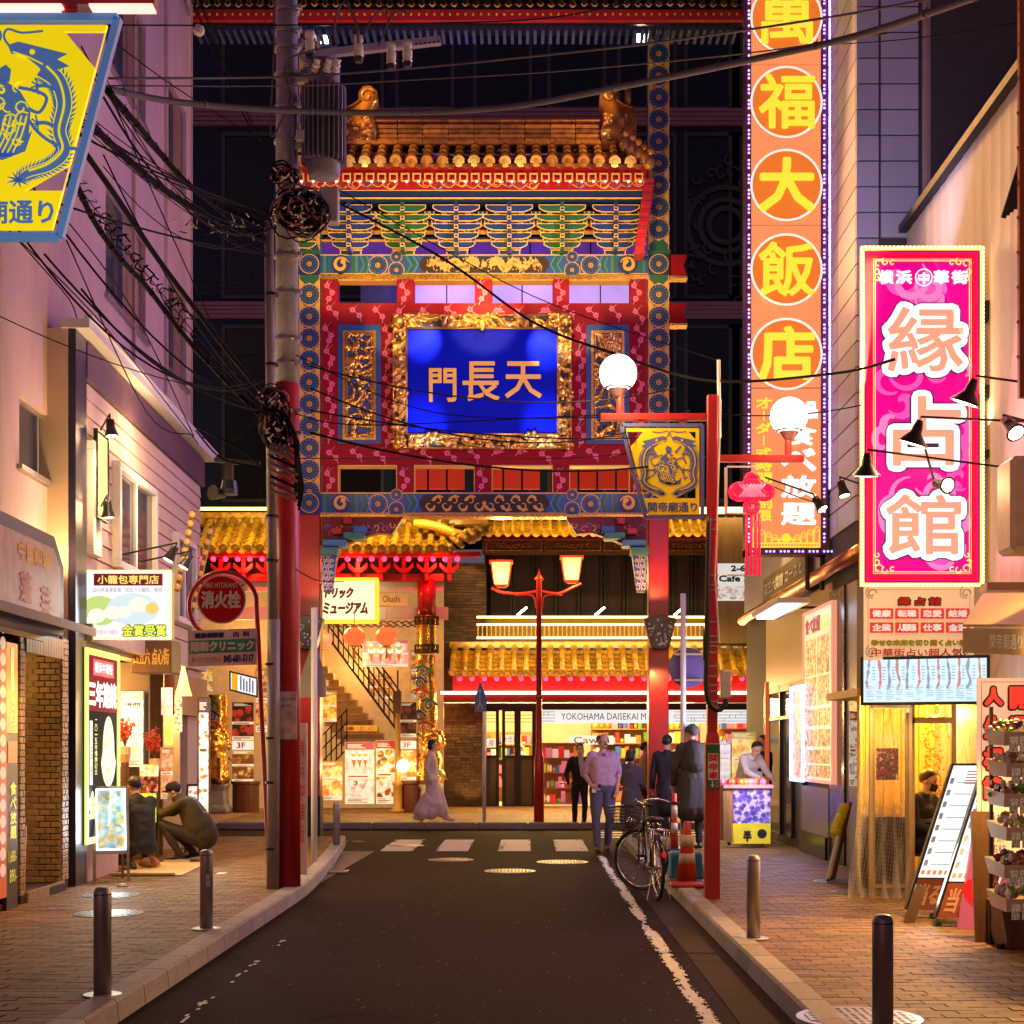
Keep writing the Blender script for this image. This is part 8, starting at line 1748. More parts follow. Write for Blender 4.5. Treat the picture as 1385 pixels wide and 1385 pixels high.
# yellow trapezoid street signs: dragon medallion cut in plate
YEL=mat('sign_plate_yellow',C(245,205,10),.45,var=.03,e=.12);PER=mat('sign_periwinkle',C(95,105,175),.45,var=.06)
def street_sign(x0,y0,x1,y1,Y,lab,slant,mt,ml,e):
 """x0..x1 is the top edge; the slanting side is left (slant<0) or right"""
 f=FF(x0,y1,x1,y0,Y);Wd,Hd=f.W,f.H;t=thing('street_name_sign',lab,'street sign',f.P(Wd/2,0));sl=Wd*.3
 if slant<0:out=[(sl,0),(Wd,0),(Wd,Hd),(0,Hd)]
 else:out=[(0,0),(Wd-sl,0),(Wd,Hd),(0,Hd)]
 def mx(x):return x if slant<0 else Wd-x
 def pg(pts):return [(mx(x),y) for x,y in pts] if slant<0 else [(mx(x),y) for x,y in pts][::-1]
 U=Wd/110.
 def S(px,py):return ((px-840)*U,(700-py)*U*1.0)
 # four cut-out windows: the plate is built as strips round them
 m=MB();O=lambda *p:pg([S(*q_) for q_ in p])
 k=MB();ot=[(sl+.03,.03),(Wd-.03,.03),(Wd-.03,Hd-.03),(.045,Hd-.03)];it=[S(871,674),S(941,674),S(941,584),S(847,584)]
 for i in range(4):j=(i+1)%4;k.prism(f,pg([ot[i],ot[j],it[j],it[i]]),-.008,.008)
 k.prism(f,pg([S(*q_) for q_ in ((893,674),(912,674),(941,659),(941,595),(931,584),(870,584),(852.6,605),(867,659))]),-.008,.008);part('plate',k,mt,t)
 m=MB();edge=pg([(sl,0),(Wd,0),(Wd,Hd),(0,Hd)])
 for i in range(4):a,b=edge[i],edge[(i+1)%4];m.bar(f.P(*a),f.P(*b),.035,.03)
 part('rim',m,ml,t)
 m=MB();c_=.011
 for s_ in (1,-1):
  def D(px,py):x,y=S(px,py);cx0=S(905,0)[0];return (mx(cx0+s_*(x-cx0)),y)
  if slant>0:pass
  body=smooth([D(*p) for p in ((927,605),(936,612),(940,625),(937,640),(940,652),(932,660),(920,664),(914,668))],6);n=len(body)
  m.rib(f,body,[(.075-.05*i/n)*Hd/.97 for i in range(n)],c_)
  for i in range(1,n-1,1):
   p,q_=body[i],body[i+1];dx,dy=q_[0]-p[0],q_[1]-p[1];l=math.hypot(dx,dy) or 1
   for sg in (1,-1):nx,ny=-dy/l*sg,dx/l*sg;w_=(.04-.025*i/n);m.flat(f,[(p[0]+nx*w_,p[1]+ny*w_),(p[0]+nx*(w_+.022)-dx/l*.014,p[1]+ny*(w_+.022)-dy/l*.014),(q_[0]+nx*w_,q_[1]+ny*w_)],c_+.0003*sg)
  head=[D(*p) for p in ((908,592),(914,590),(922,592),(930,594),(942,597),(936,600),(943,604),(935,606),(930,610),(925,604),(920,600),(916,597),(910,597))]
  m.flat(f,head,c_+.001);m.rib(f,smooth([D(*p) for p in ((911,595),(906,588),(908,583),(916,585),(928,584))],5),.01,c_+.0005)
  for x,y in ((925,615),(927,636)):
   m.rib(f,smooth([D(*p) for p in ((937,y+3),(930,y),(925,y))],3),.016,c_+.0004)
   for a in range(5):m.rib(f,[D(925,y),D(925-4*math.cos(a*.7-1.2)*1.0,y+5*math.sin(a*.7-1.2))],.007,c_+.0006)
  tl=D(914,668);[m.rib(f,[tl,(tl[0]+.05*math.cos(a*.7),tl[1]+.035*math.sin(a*.7))],[.014,.002],c_+.0008) for a in range(9)]
  # robed rider figure in the middle: plain silhouettes
 for pts in (((895,618),(905,611),(914,620),(918,632),(912,645),(915,655),(900,655),(890,642),(889,628)),((888,640),(900,652),(918,650),(922,645),(920,655),(905,657),(892,652)),((900,606),(903,603),(908,606),(908,612),(901,613)),((912,612),(920,603),(922,605),(914,614))):m.flat(f,[(mx(S(*p)[0]),S(*p)[1]) for p in pts],c_+.0012)
 for pts in (((890,628),(884,630),(880,622),(886,618),(896,616)),((914,622),(924,620),(928,628)),((918,630),(924,640),(926,648),(930,645)),((862,651),(875,648),(885,641),(893,630))):m.rib(f,smooth([(mx(S(*p)[0]),S(*p)[1]) for p in pts],4),.014,c_+.0014)
 part('dragon_emblem',m,ml,t);m=MB();rz=random.Random(5)
 for s_ in (1,-1):
  D=lambda px,py:(mx(S(905,0)[0]+s_*(S(px,py)[0]-S(905,0)[0])),S(px,py)[1])
  m.rib(f,smooth([D(*p) for p in ((930,604),(937,612),(940,625),(937,640),(939,651),(931,659),(920,663))],6),.009,.0155);m.disc(f,*D(922,596),.012,.0156,8);m.rib(f,[D(911,596),D(920,599),D(928,603)],.006,.0157)
 for i in range(26):x,y=rz.uniform(893,914),rz.uniform(617,652);a,b=mx(S(x,y)[0]),S(x,y)[1];m.rib(f,curl(a,b,rz.uniform(.015,.04),rz.uniform(0,6),rz.uniform(3,8),9,.6),.006,.0158+.00005*i)
 for i in range(5):m.rib(f,smooth([(mx(S(x,y)[0]),S(x,y)[1]) for x,y in ((891+i*3,632),(894+i*3,643),(899+i*3,653))]),.006,.0162)
 part('emblem_line',m,mt,t)
 m=MB();a0,a1=sorted((mx(S(876,0)[0]),mx(S(943,0)[0])));tx(m,f,'関帝廟通り',a0,S(0,693)[1],a1,S(0,679)[1],.012,bold=.006);part('lettering',m,ml,t)
 for x in (.25,.75):m2_=MB();m2_.box(f.P(Wd*x).x-.03 if 0 else f.P(Wd*x,0).x-.03,Y-.01,f.P(0,Hd).z,f.P(Wd*x,0).x+.03,Y+.01,f.P(0,Hd).z+.07);part('hanger',m2_,REDP,t)
 return t
street_sign(840,575,950,700,YL_-.02,'small yellow street sign with dragon emblem hanging from the red lamp post arm',-1,YEL,PER,0)
Yb_=6.1;street_sign(-103,25,160,321,Yb_,'large yellow street sign with dragon emblem cut by the top left of the frame',1,mat('sign_plate_yellow_near',C(250,225,0),.45,var=.03,e=.55,ec=C(250,225,0)),mat('sign_blue_near',C(95,145,205),.45,var=.08,e=.22,ec=C(80,130,200)),0)
m=MB();p=W(212,12,Yb_);m.box(-3.6,Yb_-.04,p.z,p.x,Yb_+.04,p.z+.1);m.box(-3.68,Yb_-.06,.12,-3.56,Yb_+.06,5.1);t=top('sign_arm_post',m,REDP,'red post arm holding the large yellow sign at the top left','post');m=MB();m.box(WX(125,Yb_),Yb_-.05,p.z-.012,WX(210,Yb_),Yb_+.02,p.z-.002);m.box(-2.3,Yb_-.05,p.z-.012,WX(88,Yb_),Yb_+.02,p.z-.002);part('tube_light',m,mat('arm_light',(1,.7,.6),e=1.3,ec=(1,.55,.45),samp=False),t)
lamp('SPOT',(WX(60,Yb_)+.2,Yb_-1.6,2.6),45,(1,.95,.8),.1,W(60,170,Yb_),70)
# knot lantern
kl=thing('knot_lantern','glowing red Chinese knot lantern with hanging tassels right of the lamp post','lantern',W(1017,780,YL_-.05));NR=mat('knot_red',(.8,.02,.08),.4,e=.75,ec=(1,.01,.06),samp=False);NR2=mat('knot_core',(1,.2,.3),.4,e=1.2,ec=(1,.12,.2),samp=False);kf=FF(985,790,1049,640,YL_-.08);kk=kf.k
def kp(px,py):return ((px-985)*kk,(790-py)*kk)
m=MB()
for cx0,cy0,r_ in ((1017,663,15),(1000,665,11),(1034,665,11),(1017,648,7),(1017,685,8)):a,b=kp(cx0,cy0);m.tube([kf.P(a+r_*kk*math.cos(t_),b+r_*kk*math.sin(t_)*.85) for t_ in [2*pi*i/20 for i in range(21)]],.03,8)
for cx0,cy0,r_ in ((1000,665,5),(1034,665,5)):a,b=kp(cx0,cy0);m.tube([kf.P(a+r_*kk*math.cos(t_),b+r_*kk*math.sin(t_)) for t_ in [2*pi*i/12 for i in range(13)]],.02,6)
part('knot',m,NR,kl,smooth=True);m=MB()
for i in range(-2,3):
 a,b=kp(1017+i*4.5,664);m.tube([kf.P(a-.06,b-.06,.03),kf.P(a+.06,b+.06,.03)],.012,6);m.tube([kf.P(a-.06,b+.06,.02),kf.P(a+.06,b-.06,.02)],.012,6)
part('knot_core',m,NR2,kl,smooth=True);m=MB()
for x in (1010,1016,1022,1027):a,b=kp(x,695);c,d=kp(x,778);m.tube([kf.P(a,b),kf.P(c,d)],.014,7)
part('tassel',m,NR,kl,smooth=True);m=MB()
for y in (632,695,779):a,b=kp(1000,y);m.fb(kf,a-.12,b,a+.2,b+.015,-.02,0)
m.fb(kf,kp(980,0)[0],kp(0,695)[1],kp(984,0)[0],kp(0,632)[1],-.02,0);part('hanger',m,WHT,kl);lamp('POINT',kf.P(.2,.6,.3),6,(1,.1,.15),.1)
# round no-entry sign from behind on its white pole, triangular sign back on the left
c=V((WX(924,21.5),21.5,.12));t=thing('round_sign_back','back of a round violet-grey traffic sign on a white pole right of the red column','road sign',c);m=MB();m.cyl(c,W(924,803,21.5),.042,n=12);part('pole',m,WHT,t,smooth=True);m=MB();d=W(931,903,21.56);m.lathe(d,[(.29,0),(.29,.015)],36,0,(0,1,0));part('sign_plate',m,mat('sign_back',(.13,.09,.28),.5),t);m=MB()
for py in (885,920):p=W(931,py,21.53);m.box(p.x-.2,21.5,p.z-.015,p.x+.2,21.55,p.z+.015)
part('clamp',m,ALU,t)
c=V((WX(425,19.0),19.0,.12));t=thing('triangular_sign_back','grey back of a triangular sign on a white pole before the left gate column','road sign',c);m=MB();m.cyl(c,W(425,822,19),.04,n=12);part('pole',m,WHT,t,smooth=True);f=FF(406,943,441,870,19.06);m=MB();m.prism(f,[(0,0),(f.W,0),(f.W,f.H*.35),(f.W*.6,f.H),(f.W*.45,f.H),(0,f.H*.35)],-.02,0);part('sign_plate',m,mat('sign_back_grey',(.32,.28,.24),.45,.3),t)
t=thing('gold_pagoda_plate','pale painted board sign standing by the utility pole foot','sign board',(WX(408,17),17.0,.12));f=FF(400,1196,415,978,17);m=MB();m.fb(f,0,0,f.W,f.H,-.04,0);part('board',m,mat('board_lilac',(.5,.36,.42),.5),t);m=MB();tx(m,f,'横浜中華街',.03,f.H*.25,f.W-.03,f.H*.9,.006,vert=True);part('lettering',m,INKR,t)
# fire hydrant sign
Yh=15.5;t=thing('fire_hydrant_sign','round red fire hydrant sign in a red tube hoop on a leaning red pole','road sign',(WX(363,Yh),Yh,.12));m=MB();hc=(302,820)
hoop=[(365,1200),(358,1050),(353,950),(350,880),(347,825)]+[(hc[0]+46*math.cos(a),hc[1]-46*math.sin(a)) for a in [i*.32 for i in range(1,14)]]
m.tube(smooth([tuple(W(a,b,Yh)) for a,b in hoop],4),.026,9);m.tube([W(330,790,Yh),W(320,799,Yh)],.014,6);m.tube([W(272,788,Yh),W(283,798,Yh)],.014,6);part('pole',m,REDP,t,smooth=True)
m=MB();c=W(300,811,Yh-.03);m.lathe(c,[(.255,0),(.255,.02)],40,0,(0,-1,0));part('rim',m,WHT,t);m=MB();m.lathe(c-V((0,.021,0)),[(.242,0),(.242,.004)],40,0,(0,-1,0));part('disc',m,mat('hydrant_red',(.5,.008,.01),.6,var=.05,spec=.15),t)
f=FF(267,844,333,778,Yh-.06);kh=f.k;m=MB();tx(m,f,'FIRE HYDRANT',(276-267)*kh,(844-795)*kh,(322-267)*kh,(844-788)*kh,.002);tx(m,f,'消火栓',(272-267)*kh,(844-823)*kh,(326-267)*kh,(844-799)*kh,.003,bold=.014);part('lettering',m,WHT,t)
f=FF(254,902,347,853,Yh-.05);f=Fr(f.o,V((1,0,.035)),(0,0,1),f.W,f.H);kh=Yh/F;m=MB();m.fb(f,0,0,f.W,f.H,-.015,0);part('clinic_plate',m,mat('plate_pale',(.78,.66,.66),.5),t);m=MB();m.fb(f,.015,f.H*.36,f.W-.01,f.H*.72,.0,.003);part('green_band',m,mat('band_green',(.02,.32,.18),.5),t)
m=MB();tx(m,f,'健康保険医',f.W*.1,f.H*.77,f.W*.53,f.H*.93,.004,bold=.008);tx(m,f,'内  科',f.W*.66,f.H*.77,f.W*.9,f.H*.93,.004,bold=.006);tx(m,f,'045-681-5117',f.W*.52,f.H*.08,f.W*.96,f.H*.29,.004,bold=.008);part('lettering',m,mat('navy_ink',(.02,.02,.18),.5),t);m=MB();tx(m,f,'陽和クリニック',f.W*.04,f.H*.4,f.W*.97,f.H*.69,.005,bold=.014);part('lettering',m,WHT,t);m=MB();tx(m,f,'←',f.W*.05,f.H*.1,f.W*.14,f.H*.27,.004);tx(m,f,'すぐ先左折50m',f.W*.16,f.H*.1,f.W*.48,f.H*.27,.004);part('lettering',m,INKR,t)
f=FF(310,934,350,900,16.8);f=Fr(f.o,V((1,0,-.25)),(0,0,1),f.W,f.H*.8);t=thing('lit_menu_box','tilted lit menu box below the hydrant sign','menu',f.P(0,0));m=MB();m.fb(f,0,0,f.W,f.H,-.15,0);part('box',m,BLACK,t);m=MB();m.fb(f,.02,.02,f.W-.02,f.H-.02,0,.005);part('face',m,lit('menu_face_cool',C(230,240,250),1.1),t);m=MB();m.fb(f,.03,.02,.1,f.H-.02,.005,.008);[m.fb(f,.13+i*.035,.04,.145+i*.035,f.H-.03-.02*(i%3),.005,.008,1) for i in range(5)];part('print',m,[PR[1],mat('blue_print',(.1,.1,.4),.5)],t)
m=MB();c=W(248,935,18);m.lathe(c,[(.12,-.06),(.08,.06),(.02,.3)],6);top('paper_bell',m,mat('bell_beige',(.6,.45,.3),.5),'beige bell-shaped lamp hanging above the tall lit banner','lamp');
# traffic cones, crate, barrier
def cone(px,yb,Y,h,lab,rb=.15):
 c=V((WX(px,Y),Y,.125));t=thing('traffic_cone',lab,'traffic cone',c);m=MB();m.box(c.x-.2,Y-.2,.125,c.x+.2,Y+.2,.16);part('base',m,BLACK,t,bev=.01);m=MB();m.lathe(c+V((0,0,.035)),[(rb,0),(.035,h-.03),(.025,h-.02)],24);part('body',m,mat('cone_red_%d'%px,(.6,.05,.02),.4),t,smooth=True)
 m=MB();r_=lambda z:rb-(rb-.035)*z/h+.003
 for z0_,z1_ in ((h*.28,h*.45),(h*.55,h*.75)):m.tube2([c+V((0,0,.035+z0_)),c+V((0,0,.035+z1_))],[r_(z0_),r_(z1_)],24,0,V((0,0,1)))
 part('band',m,mat('cone_band_%d'%px,(.55,.4,.3),.4),t,smooth=True)
cone(929,1190,15.9,.66,'red traffic cone with worn pale bands behind the bicycle',.115);cone(912,1170,21.0,.8,'slim orange delineator half hidden by the red gate column',.055)
m=MB();t=thing('red_tray','flat red plastic lid lying under the traffic cone','lid',(WX(935,15.6),15.6,.12));m.box(WX(905,15.6),15.4,.13,WX(951,15.6),15.75,.17);part('lid',m,REDP,t,bev=.01)
t=thing('blue_crate','upturned blue plastic basket behind the traffic cone','crate',(WX(925,16.6),16.6,.12));f=Fr((WX(903,16.6),16.5,.125),(1,0,0),(0,0,1),.4,.3);CB=mat('crate_blue',(.03,.2,.42),.45);m=MB();m.hexa([f.P(0,0,.02),f.P(.4,0,.02),f.P(.4,0,-.3),f.P(0,0,-.3),f.P(.03,.3,0),f.P(.37,.3,0),f.P(.37,.3,-.28),f.P(.03,.3,-.28)]);part('shell',m,CB,t,bev=.02);m=MB()
for i in range(11):m.fb(f,.03+i*.033,.02,.042+i*.033,.26,.02,.03)
for i in range(6):m.fb(f,.02,.03+i*.045,.38,.04+i*.045,.022,.033)
part('ribs',m,CB,t)
# grape cart
t=thing('fruit_cart','street vendor cart with grape pictures, yellow skirt and striped tray','cart',(WX(1008,21.6),21.6,.12));ct=W(975,1140,21.8)
f=FF(978,1143,1042,1066,21.6);m=MB();m.fb(f,0,.06,f.W,f.H,-.6,-.01);part('body',m,WOOD,t);m=MB();m.fb(f,f.W*.22,f.H*.38,f.W,f.H*.97,-.01,.0);part('grape_picture',m,prt('grape_print',[C(70,60,150),C(110,90,190),C(40,40,100),C(150,130,210)],11,.7,C(200,180,220),.6),t);m=MB();m.fb(f,f.W*.18,.02,f.W,f.H*.38,.0,.012);part('skirt',m,mat('skirt_yellow',(.8,.7,.03),.5,e=.25),t);m=MB();tx(m,f,'半',f.W*.42,f.H*.06,f.W*.6,f.H*.26,.018,bold=.02);m.disc(f,f.W*.82,f.H*.2,.07,.016,12);part('lettering',m,INK,t)
for i in range(7):m=MB();m.bar(f.P(f.W*.02+i*.022,.04,.02+.002*i),f.P(f.W*.01+i*.016,f.H*.95,.02+.002*i),.012,.012);part('stick',m,WOOD,t)
m=MB();m.fb(f,0,f.H,f.W*1.05,f.H+.05,-.6,.05);part('tray',m,mat('tray_pink',(.6,.3,.25),.5),t);m=MB();[m.ball(f.P(R.uniform(0,f.W),f.H+.08,R.uniform(-.4,0)),(.05,.05,.06),7,R.randrange(3)) for i in range(26)];part('skewers',m,[PR[0],PR[2],PR[6]],t,kind='stuff')
for a in (.1,f.W-.1):m=MB();m.lathe(f.P(a,.04,-.1),[(.05,-.02),(.05,.02)],12,0,(1,0,0));part('wheel',m,BLACK,t)
lamp('POINT',W(1012,1040,21.3),8,(1,.85,.55),.05)
poster('stall_sign','yellow lit sign behind the fruit vendor',990,990,1022,1065,23.6,[C(245,220,110),C(240,180,60),C(250,240,200)],5,.9,C(245,225,140));poster('stall_sign','white stall notice with red cloud shape left of the vendor',972,1000,988,1060,23.4,[C(240,235,235),C(220,210,215)],6,.85,C(240,235,235),None,[('ハ',975,1004,984,996,False)],INKR)
m=MB();m.box(RX-.3,22.8,.12,RX-.24,22.86,2.6);top('orange_post',m,mat('post_orange',(.6,.08,.02),.4,e=.3,ec=(1,.15,.03)),'thin orange post at the far edge of the restaurant glass','post')
# ================================================================ people
SKIN=mat('skin',C(200,150,125),.5,var=.08,sc=20);SKIN2=mat('skin_pale',C(225,180,150),.5,var=.06,sc=20)
HAIRM=mat('hair_dark',(.02,.014,.012),.45,var=.3,sc=60,stretch=(1,1,.2));HAIRG=mat('hair_greying',(.09,.07,.06),.6,var=.4,sc=60)
def person(name_label,loc,yaw,J,cl,hair='short',face=True,mask=None,h=1.75,vox=.011,cap=None,extra=None,moust=False,skin=None,girth=1,hairm=None,lean=0):
 """J overrides joints of a standing figure facing -Y; cl maps regions to materials"""
 skin=skin or SKIN;k=h/1.75
 D=dict(pel=(0,0,.95),wai=(0,0,1.08),che=(0,0,1.3),nek=(0,.01,1.47),hea=(0,-.02,1.63),
 shL=(.175,0,1.42),shR=(-.175,0,1.42),elL=(.235,.01,1.14),elR=(-.235,.01,1.14),wrL=(.25,-.06,.9),wrR=(-.25,-.06,.9),
 hiL=(.09,0,.92),hiR=(-.09,0,.92),knL=(.1,-.02,.5),knR=(-.1,-.02,.5),anL=(.1,.02,.09),anR=(-.1,.02,.09),tL=None,tR=None)
 D.update(J);P={a:(V(b)*k if b is not None else None) for a,b in D.items()}
 prims=[]
 def cap_(p,q,r0,r1,reg):prims.append((p,q,r0*k,r1*k,reg))
 g_=girth
 up=(P['nek']-P['pel']).normalized();sd=(P['shL']-P['shR']).normalized()
 cap_(P['pel']-sd*.07*k,P['pel']+sd*.07*k,.105*g_,.105*g_,'legs');cap_(P['wai']-sd*.05*k,P['wai']+sd*.05*k,.11*g_,.11*g_,'top');cap_(P['wai'].lerp(P['che'],.5)-sd*.055*k,P['wai'].lerp(P['che'],.5)+sd*.055*k,.113*g_,.113*g_,'top')
 cap_(P['che']-sd*.075*k,P['che']+sd*.075*k,.115*g_,.115*g_,'top');cap_(P['shL']-sd*.03*k-up*.02*k,P['shR']+sd*.03*k-up*.02*k,.075,.075,'top')
 for t_ in (-1,1):
  cap_(P['che']+sd*.07*t_*k,P['wai']+sd*.05*t_*k,.113*g_,.108*g_,'top');cap_(P['wai']+sd*.05*t_*k,P['pel']+sd*.06*t_*k,.108*g_,.108*g_,'top');cap_(P['shL' if t_>0 else 'shR']-sd*.03*t_*k,P['che']+sd*.075*t_*k,.076,.11*g_,'top')
 cap_(P['che'],P['pel'],.11*g_,.11*g_,'top');cap_(P['shL'].lerp(P['shR'],.5)+up*.02*k,P['nek'],.08,.06,'top')
 cap_(P['nek']-up*.02*k,P['hea']-V((0,0,.04))*k,.052,.052,'skin')
 hd=P['hea'];fwd=V(J.get('look',(0,-1,0))).normalized();hup=V((0,0,1))-fwd*fwd.z;hup.normalize();hsd=hup.cross(fwd)*-1
 def Hh(a,b,c):return hd+(hsd*a+fwd*b+hup*c)*k
 cap_(Hh(0,-.018,.035),Hh(0,.01,.03),.082,.078,'skin');cap_(Hh(0,.02,-.04),Hh(0,.045,-.065),.058,.04,'skin');cap_(Hh(0,.078,-.0),Hh(0,.1,-.022),.012,.017,'skin')
 for s_ in (1,-1):cap_(Hh(s_*.08,-.01,.0),Hh(s_*.082,-.01,-.025),.016,.012,'skin')
 sl=cl.get('sleeve','long')
 for S_ in 'LR':
  sh,el,wr=P['sh'+S_],P['el'+S_],P['wr'+S_];cap_(sh,el,.064,.054,'top')
  if sl=='short':cap_(sh,sh.lerp(el,.8),.068,.072,'top');cap_(el,wr,.043,.028,'skin');cap_(sh.lerp(el,.8),el,.045,.043,'skin')
  else:cap_(el,wr,.053,.043,'top')
  d=(wr-el).normalized();fd=V(D['f'+S_]) if D.get('f'+S_) else d;fd.normalize();pc=wr+fd*.05*k;cap_(wr,pc,.027,.034,'hand')
  lat=fd.cross(V((0,-1,0)));
  if lat.length<.2:lat=V((1,0,0))
  lat.normalize();nr=fd.cross(lat)
  for i,(o_,L_) in enumerate(((-.024,.062),(-.008,.072),(.008,.068),(.023,.052))):
   b0=pc+lat*o_*k+fd*.03*k;b1=b0+(fd*.55+nr*.15)*L_*k;b2=b1+(fd*.35+nr*.4)*L_*k*.8;cap_(b0,b1,.0095,.0088,'hand');cap_(b1,b2,.0088,.0075,'hand')
  b0=wr+fd*.025*k-lat*.025*k;b1=b0+(fd*.5-lat*.6)*.045*k;cap_(b0,b1,.012,.011,'hand');cap_(b1,b1+(fd*.8)*.03*k,.011,.009,'hand')
  hi,kn,an=P['hi'+S_],P['kn'+S_],P['an'+S_];w=cl.get('legw',1);cap_(hi,kn,.098*w*min(g_,1.1),.066*w,'legs');cap_(kn,an+(kn-an).normalized()*.03*k,.064*w,.052*w,'legs')
  t_=P['t'+S_] or an+V((0,-.14*k,-.055*k));hl=an+V((0,.04*k,-.05*k)) if P['t'+S_] is None else an+(an-t_).normalized()*.05*k-V((0,0,.03*k));cap_(hl,t_,.038,.034,'shoe');cap_(an,hl,.04,.036,'shoe' if not cl.get('bare') else 'skin')
 for e_ in (extra or []):prims.append((V(e_[0])*k,V(e_[1])*k,e_[2]*k,e_[3]*k,e_[4]))
 m=MB()
 for p,q,r0,r1,_ in prims:
  m.ball(p,r0,12);m.ball(q,r1,12)
  if (q-p).length>.004:m.tube([p,q],[r0,r1],12)
 me=m.mesh('body',skin);o=bpy.data.objects.new('tmp',me);COL.objects.link(o);rm=o.modifiers.new('r','REMESH');rm.mode='VOXEL';rm.voxel_size=vox;rm.use_smooth_shade=True
 sm=o.modifiers.new('s','SMOOTH');sm.factor=.5;sm.iterations=6
 dg=bpy.context.evaluated_depsgraph_get();em=bpy.data.meshes.new_from_object(o.evaluated_get(dg));bpy.data.objects.remove(o);bpy.data.meshes.remove(me)
 regs=['skin','top','legs','shoe','hand']+[r for r in cl.get('more',{})];em.materials.clear()
 mats=[skin,cl['top'],cl['legs'],cl['shoe'],skin]+list(cl.get('more',{}).values())
 for mt in mats:em.materials.append(mt)
 import numpy as np
 n=len(em.polygons);cc=np.zeros(n*3);em.polygons.foreach_get('center',cc);cc=cc.reshape(n,3);best=np.full(n,1e9);idx=np.zeros(n,int)
 for p,q,r0,r1,rg_ in prims:
  p_,d_=np.array(p),np.array(q-p);L2=max(float(d_@d_),1e-9);t=np.clip(((cc-p_)@d_)/L2,0,1);dd=np.linalg.norm(cc-(p_+t[:,None]*d_),axis=1)-(r0+(r1-r0)*t);u=dd<best;best[u]=dd[u];idx[u]=regs.index(rg_)
 hemz=cl.get('hem');
 if hemz is not None:a=(idx==2)&(cc[:,2]>hemz*k)&(abs(cc[:,0])<.26*k);idx[a]=1;b=(idx==1)&(cc[:,2]<hemz*k)&(abs(cc[:,0])<.2*k);idx[b]=2
 em.polygons.foreach_set('material_index',idx.astype(int));em.polygons.foreach_set('use_smooth',[True]*n)
 # folds in the cloth
 nv=len(em.vertices);co=np.zeros(nv*3);em.vertices.foreach_get('co',co);co=co.reshape(nv,3);nm=np.zeros(nv*3);em.vertices.foreach_get('normal',nm);nm=nm.reshape(nv,3)
 skin_v=np.zeros(nv,bool)
 for pl_,ix in zip(em.polygons,idx):
  if ix in (0,4):skin_v[list(pl_.vertices)]=True
 for i in range(nv):
  if not skin_v[i]:x,y,z=co[i];co[i]+=nm[i]*(.010*noise.noise(V((x*7+z*5,y*7,z*4)))+.003*noise.noise(V((x*22+z*9,y*22,z*10))))
 em.vertices.foreach_set('co',co.ravel());em.update()
 root=thing('person',name_label,'person',(0,0,0));em.name='body';b=bpy.data.objects.new('body',em);COL.objects.link(b);b.parent=root;WL[b.name]=V((0,0,0))
 # hair
 hm=hairm or HAIRM
 if hair:
  m=MB();n_,hh=20,12;k0=0;c0=(0,-.012,.038);R_=(.089,.1,.094)
  for j in range(hh+1):
   for i in range(n_):
    a=2*pi*i/n_;t=pi*.5-j/hh*pi*.62;fr=max(0,math.cos(a))
    ca2=math.cos(a);te=(-.25+1.0*ca2**.7) if ca2>0 else -.25-.7*(-ca2)
    if hair in ('bob','long'):te=(-.5+1.2*ca2**.7) if ca2>0 else -.5-.5*(-ca2)
    ts=pi*.5
    if hair=='bald':ts=.62 if ca2<.55 else .3;te=min(te-.15,ts) if ca2<.55 else ts
    t=ts+(te-ts)*j/hh
    q_=1+.03*noise.noise(V((a*4,t*5,2)))
    if hair=='bald' and t>.75:q_*=.9
    m.v.append(Hh(c0[0]+R_[0]*math.cos(t)*math.sin(a)*q_,c0[1]+R_[1]*math.cos(t)*math.cos(a)*q_,c0[2]+R_[2]*math.sin(t)*q_))
  for j in range(hh):
   for i in range(n_):m.f.append([j*n_+i,j*n_+(i+1)%n_,(j+1)*n_+(i+1)%n_,(j+1)*n_+i]);m.m.append(0)
  if hair in ('bob','long'):
   for a in (-1.9,-2.3,-2.8,3.14,2.8,2.3,1.9):m.ball(Hh(.07*math.sin(a),.07*math.cos(a)-.01,-.03 if hair=='bob' else -.06),(.035,.035,.07 if hair=='bob' else .1),8)
  part('hair',m,hm,root,smooth=True)
 if cap:m=MB();m.ball(Hh(0,-.012,.05),(.098*k,.108*k,.08*k),16);m.ball(Hh(0,.095,.045),(.06*k,.055*k,.012*k),10);part('cap',m,cap,root,smooth=True)
 if face:
  m=MB()
  for s_ in (1,-1):m.ball(Hh(s_*.031,.069,.012),(.0125*k,.0125*k,.008*k),8,0)
  part('eyes',m,mat('eye_dark',(.03,.02,.02),.2) if not bpy.data.materials.get('eye_dark') else bpy.data.materials['eye_dark'],root)
  m=MB()
  for s_ in (1,-1):m.tube([Hh(s_*.05,.062,.03),Hh(s_*.032,.074,.036),Hh(s_*.014,.073,.031)],.0045,5)
  part('eyebrows',m,hm,root)
  if not mask:m=MB();m.tube([Hh(-.022,.072,-.055),Hh(0,.083,-.053),Hh(.022,.072,-.055)],.005,6);part('mouth',m,mat('lips',C(165,90,80),.5) if not bpy.data.materials.get('lips') else bpy.data.materials['lips'],root)
  if moust:m=MB();m.tube([Hh(-.034,.066,-.052),Hh(-.014,.087,-.037),Hh(.014,.087,-.037),Hh(.034,.066,-.052)],[.004,.009,.009,.004],6);m.ball(Hh(0,.07,-.085),(.018*k,.014*k,.016*k),8);part('moustache',m,HAIRG,root,smooth=True)
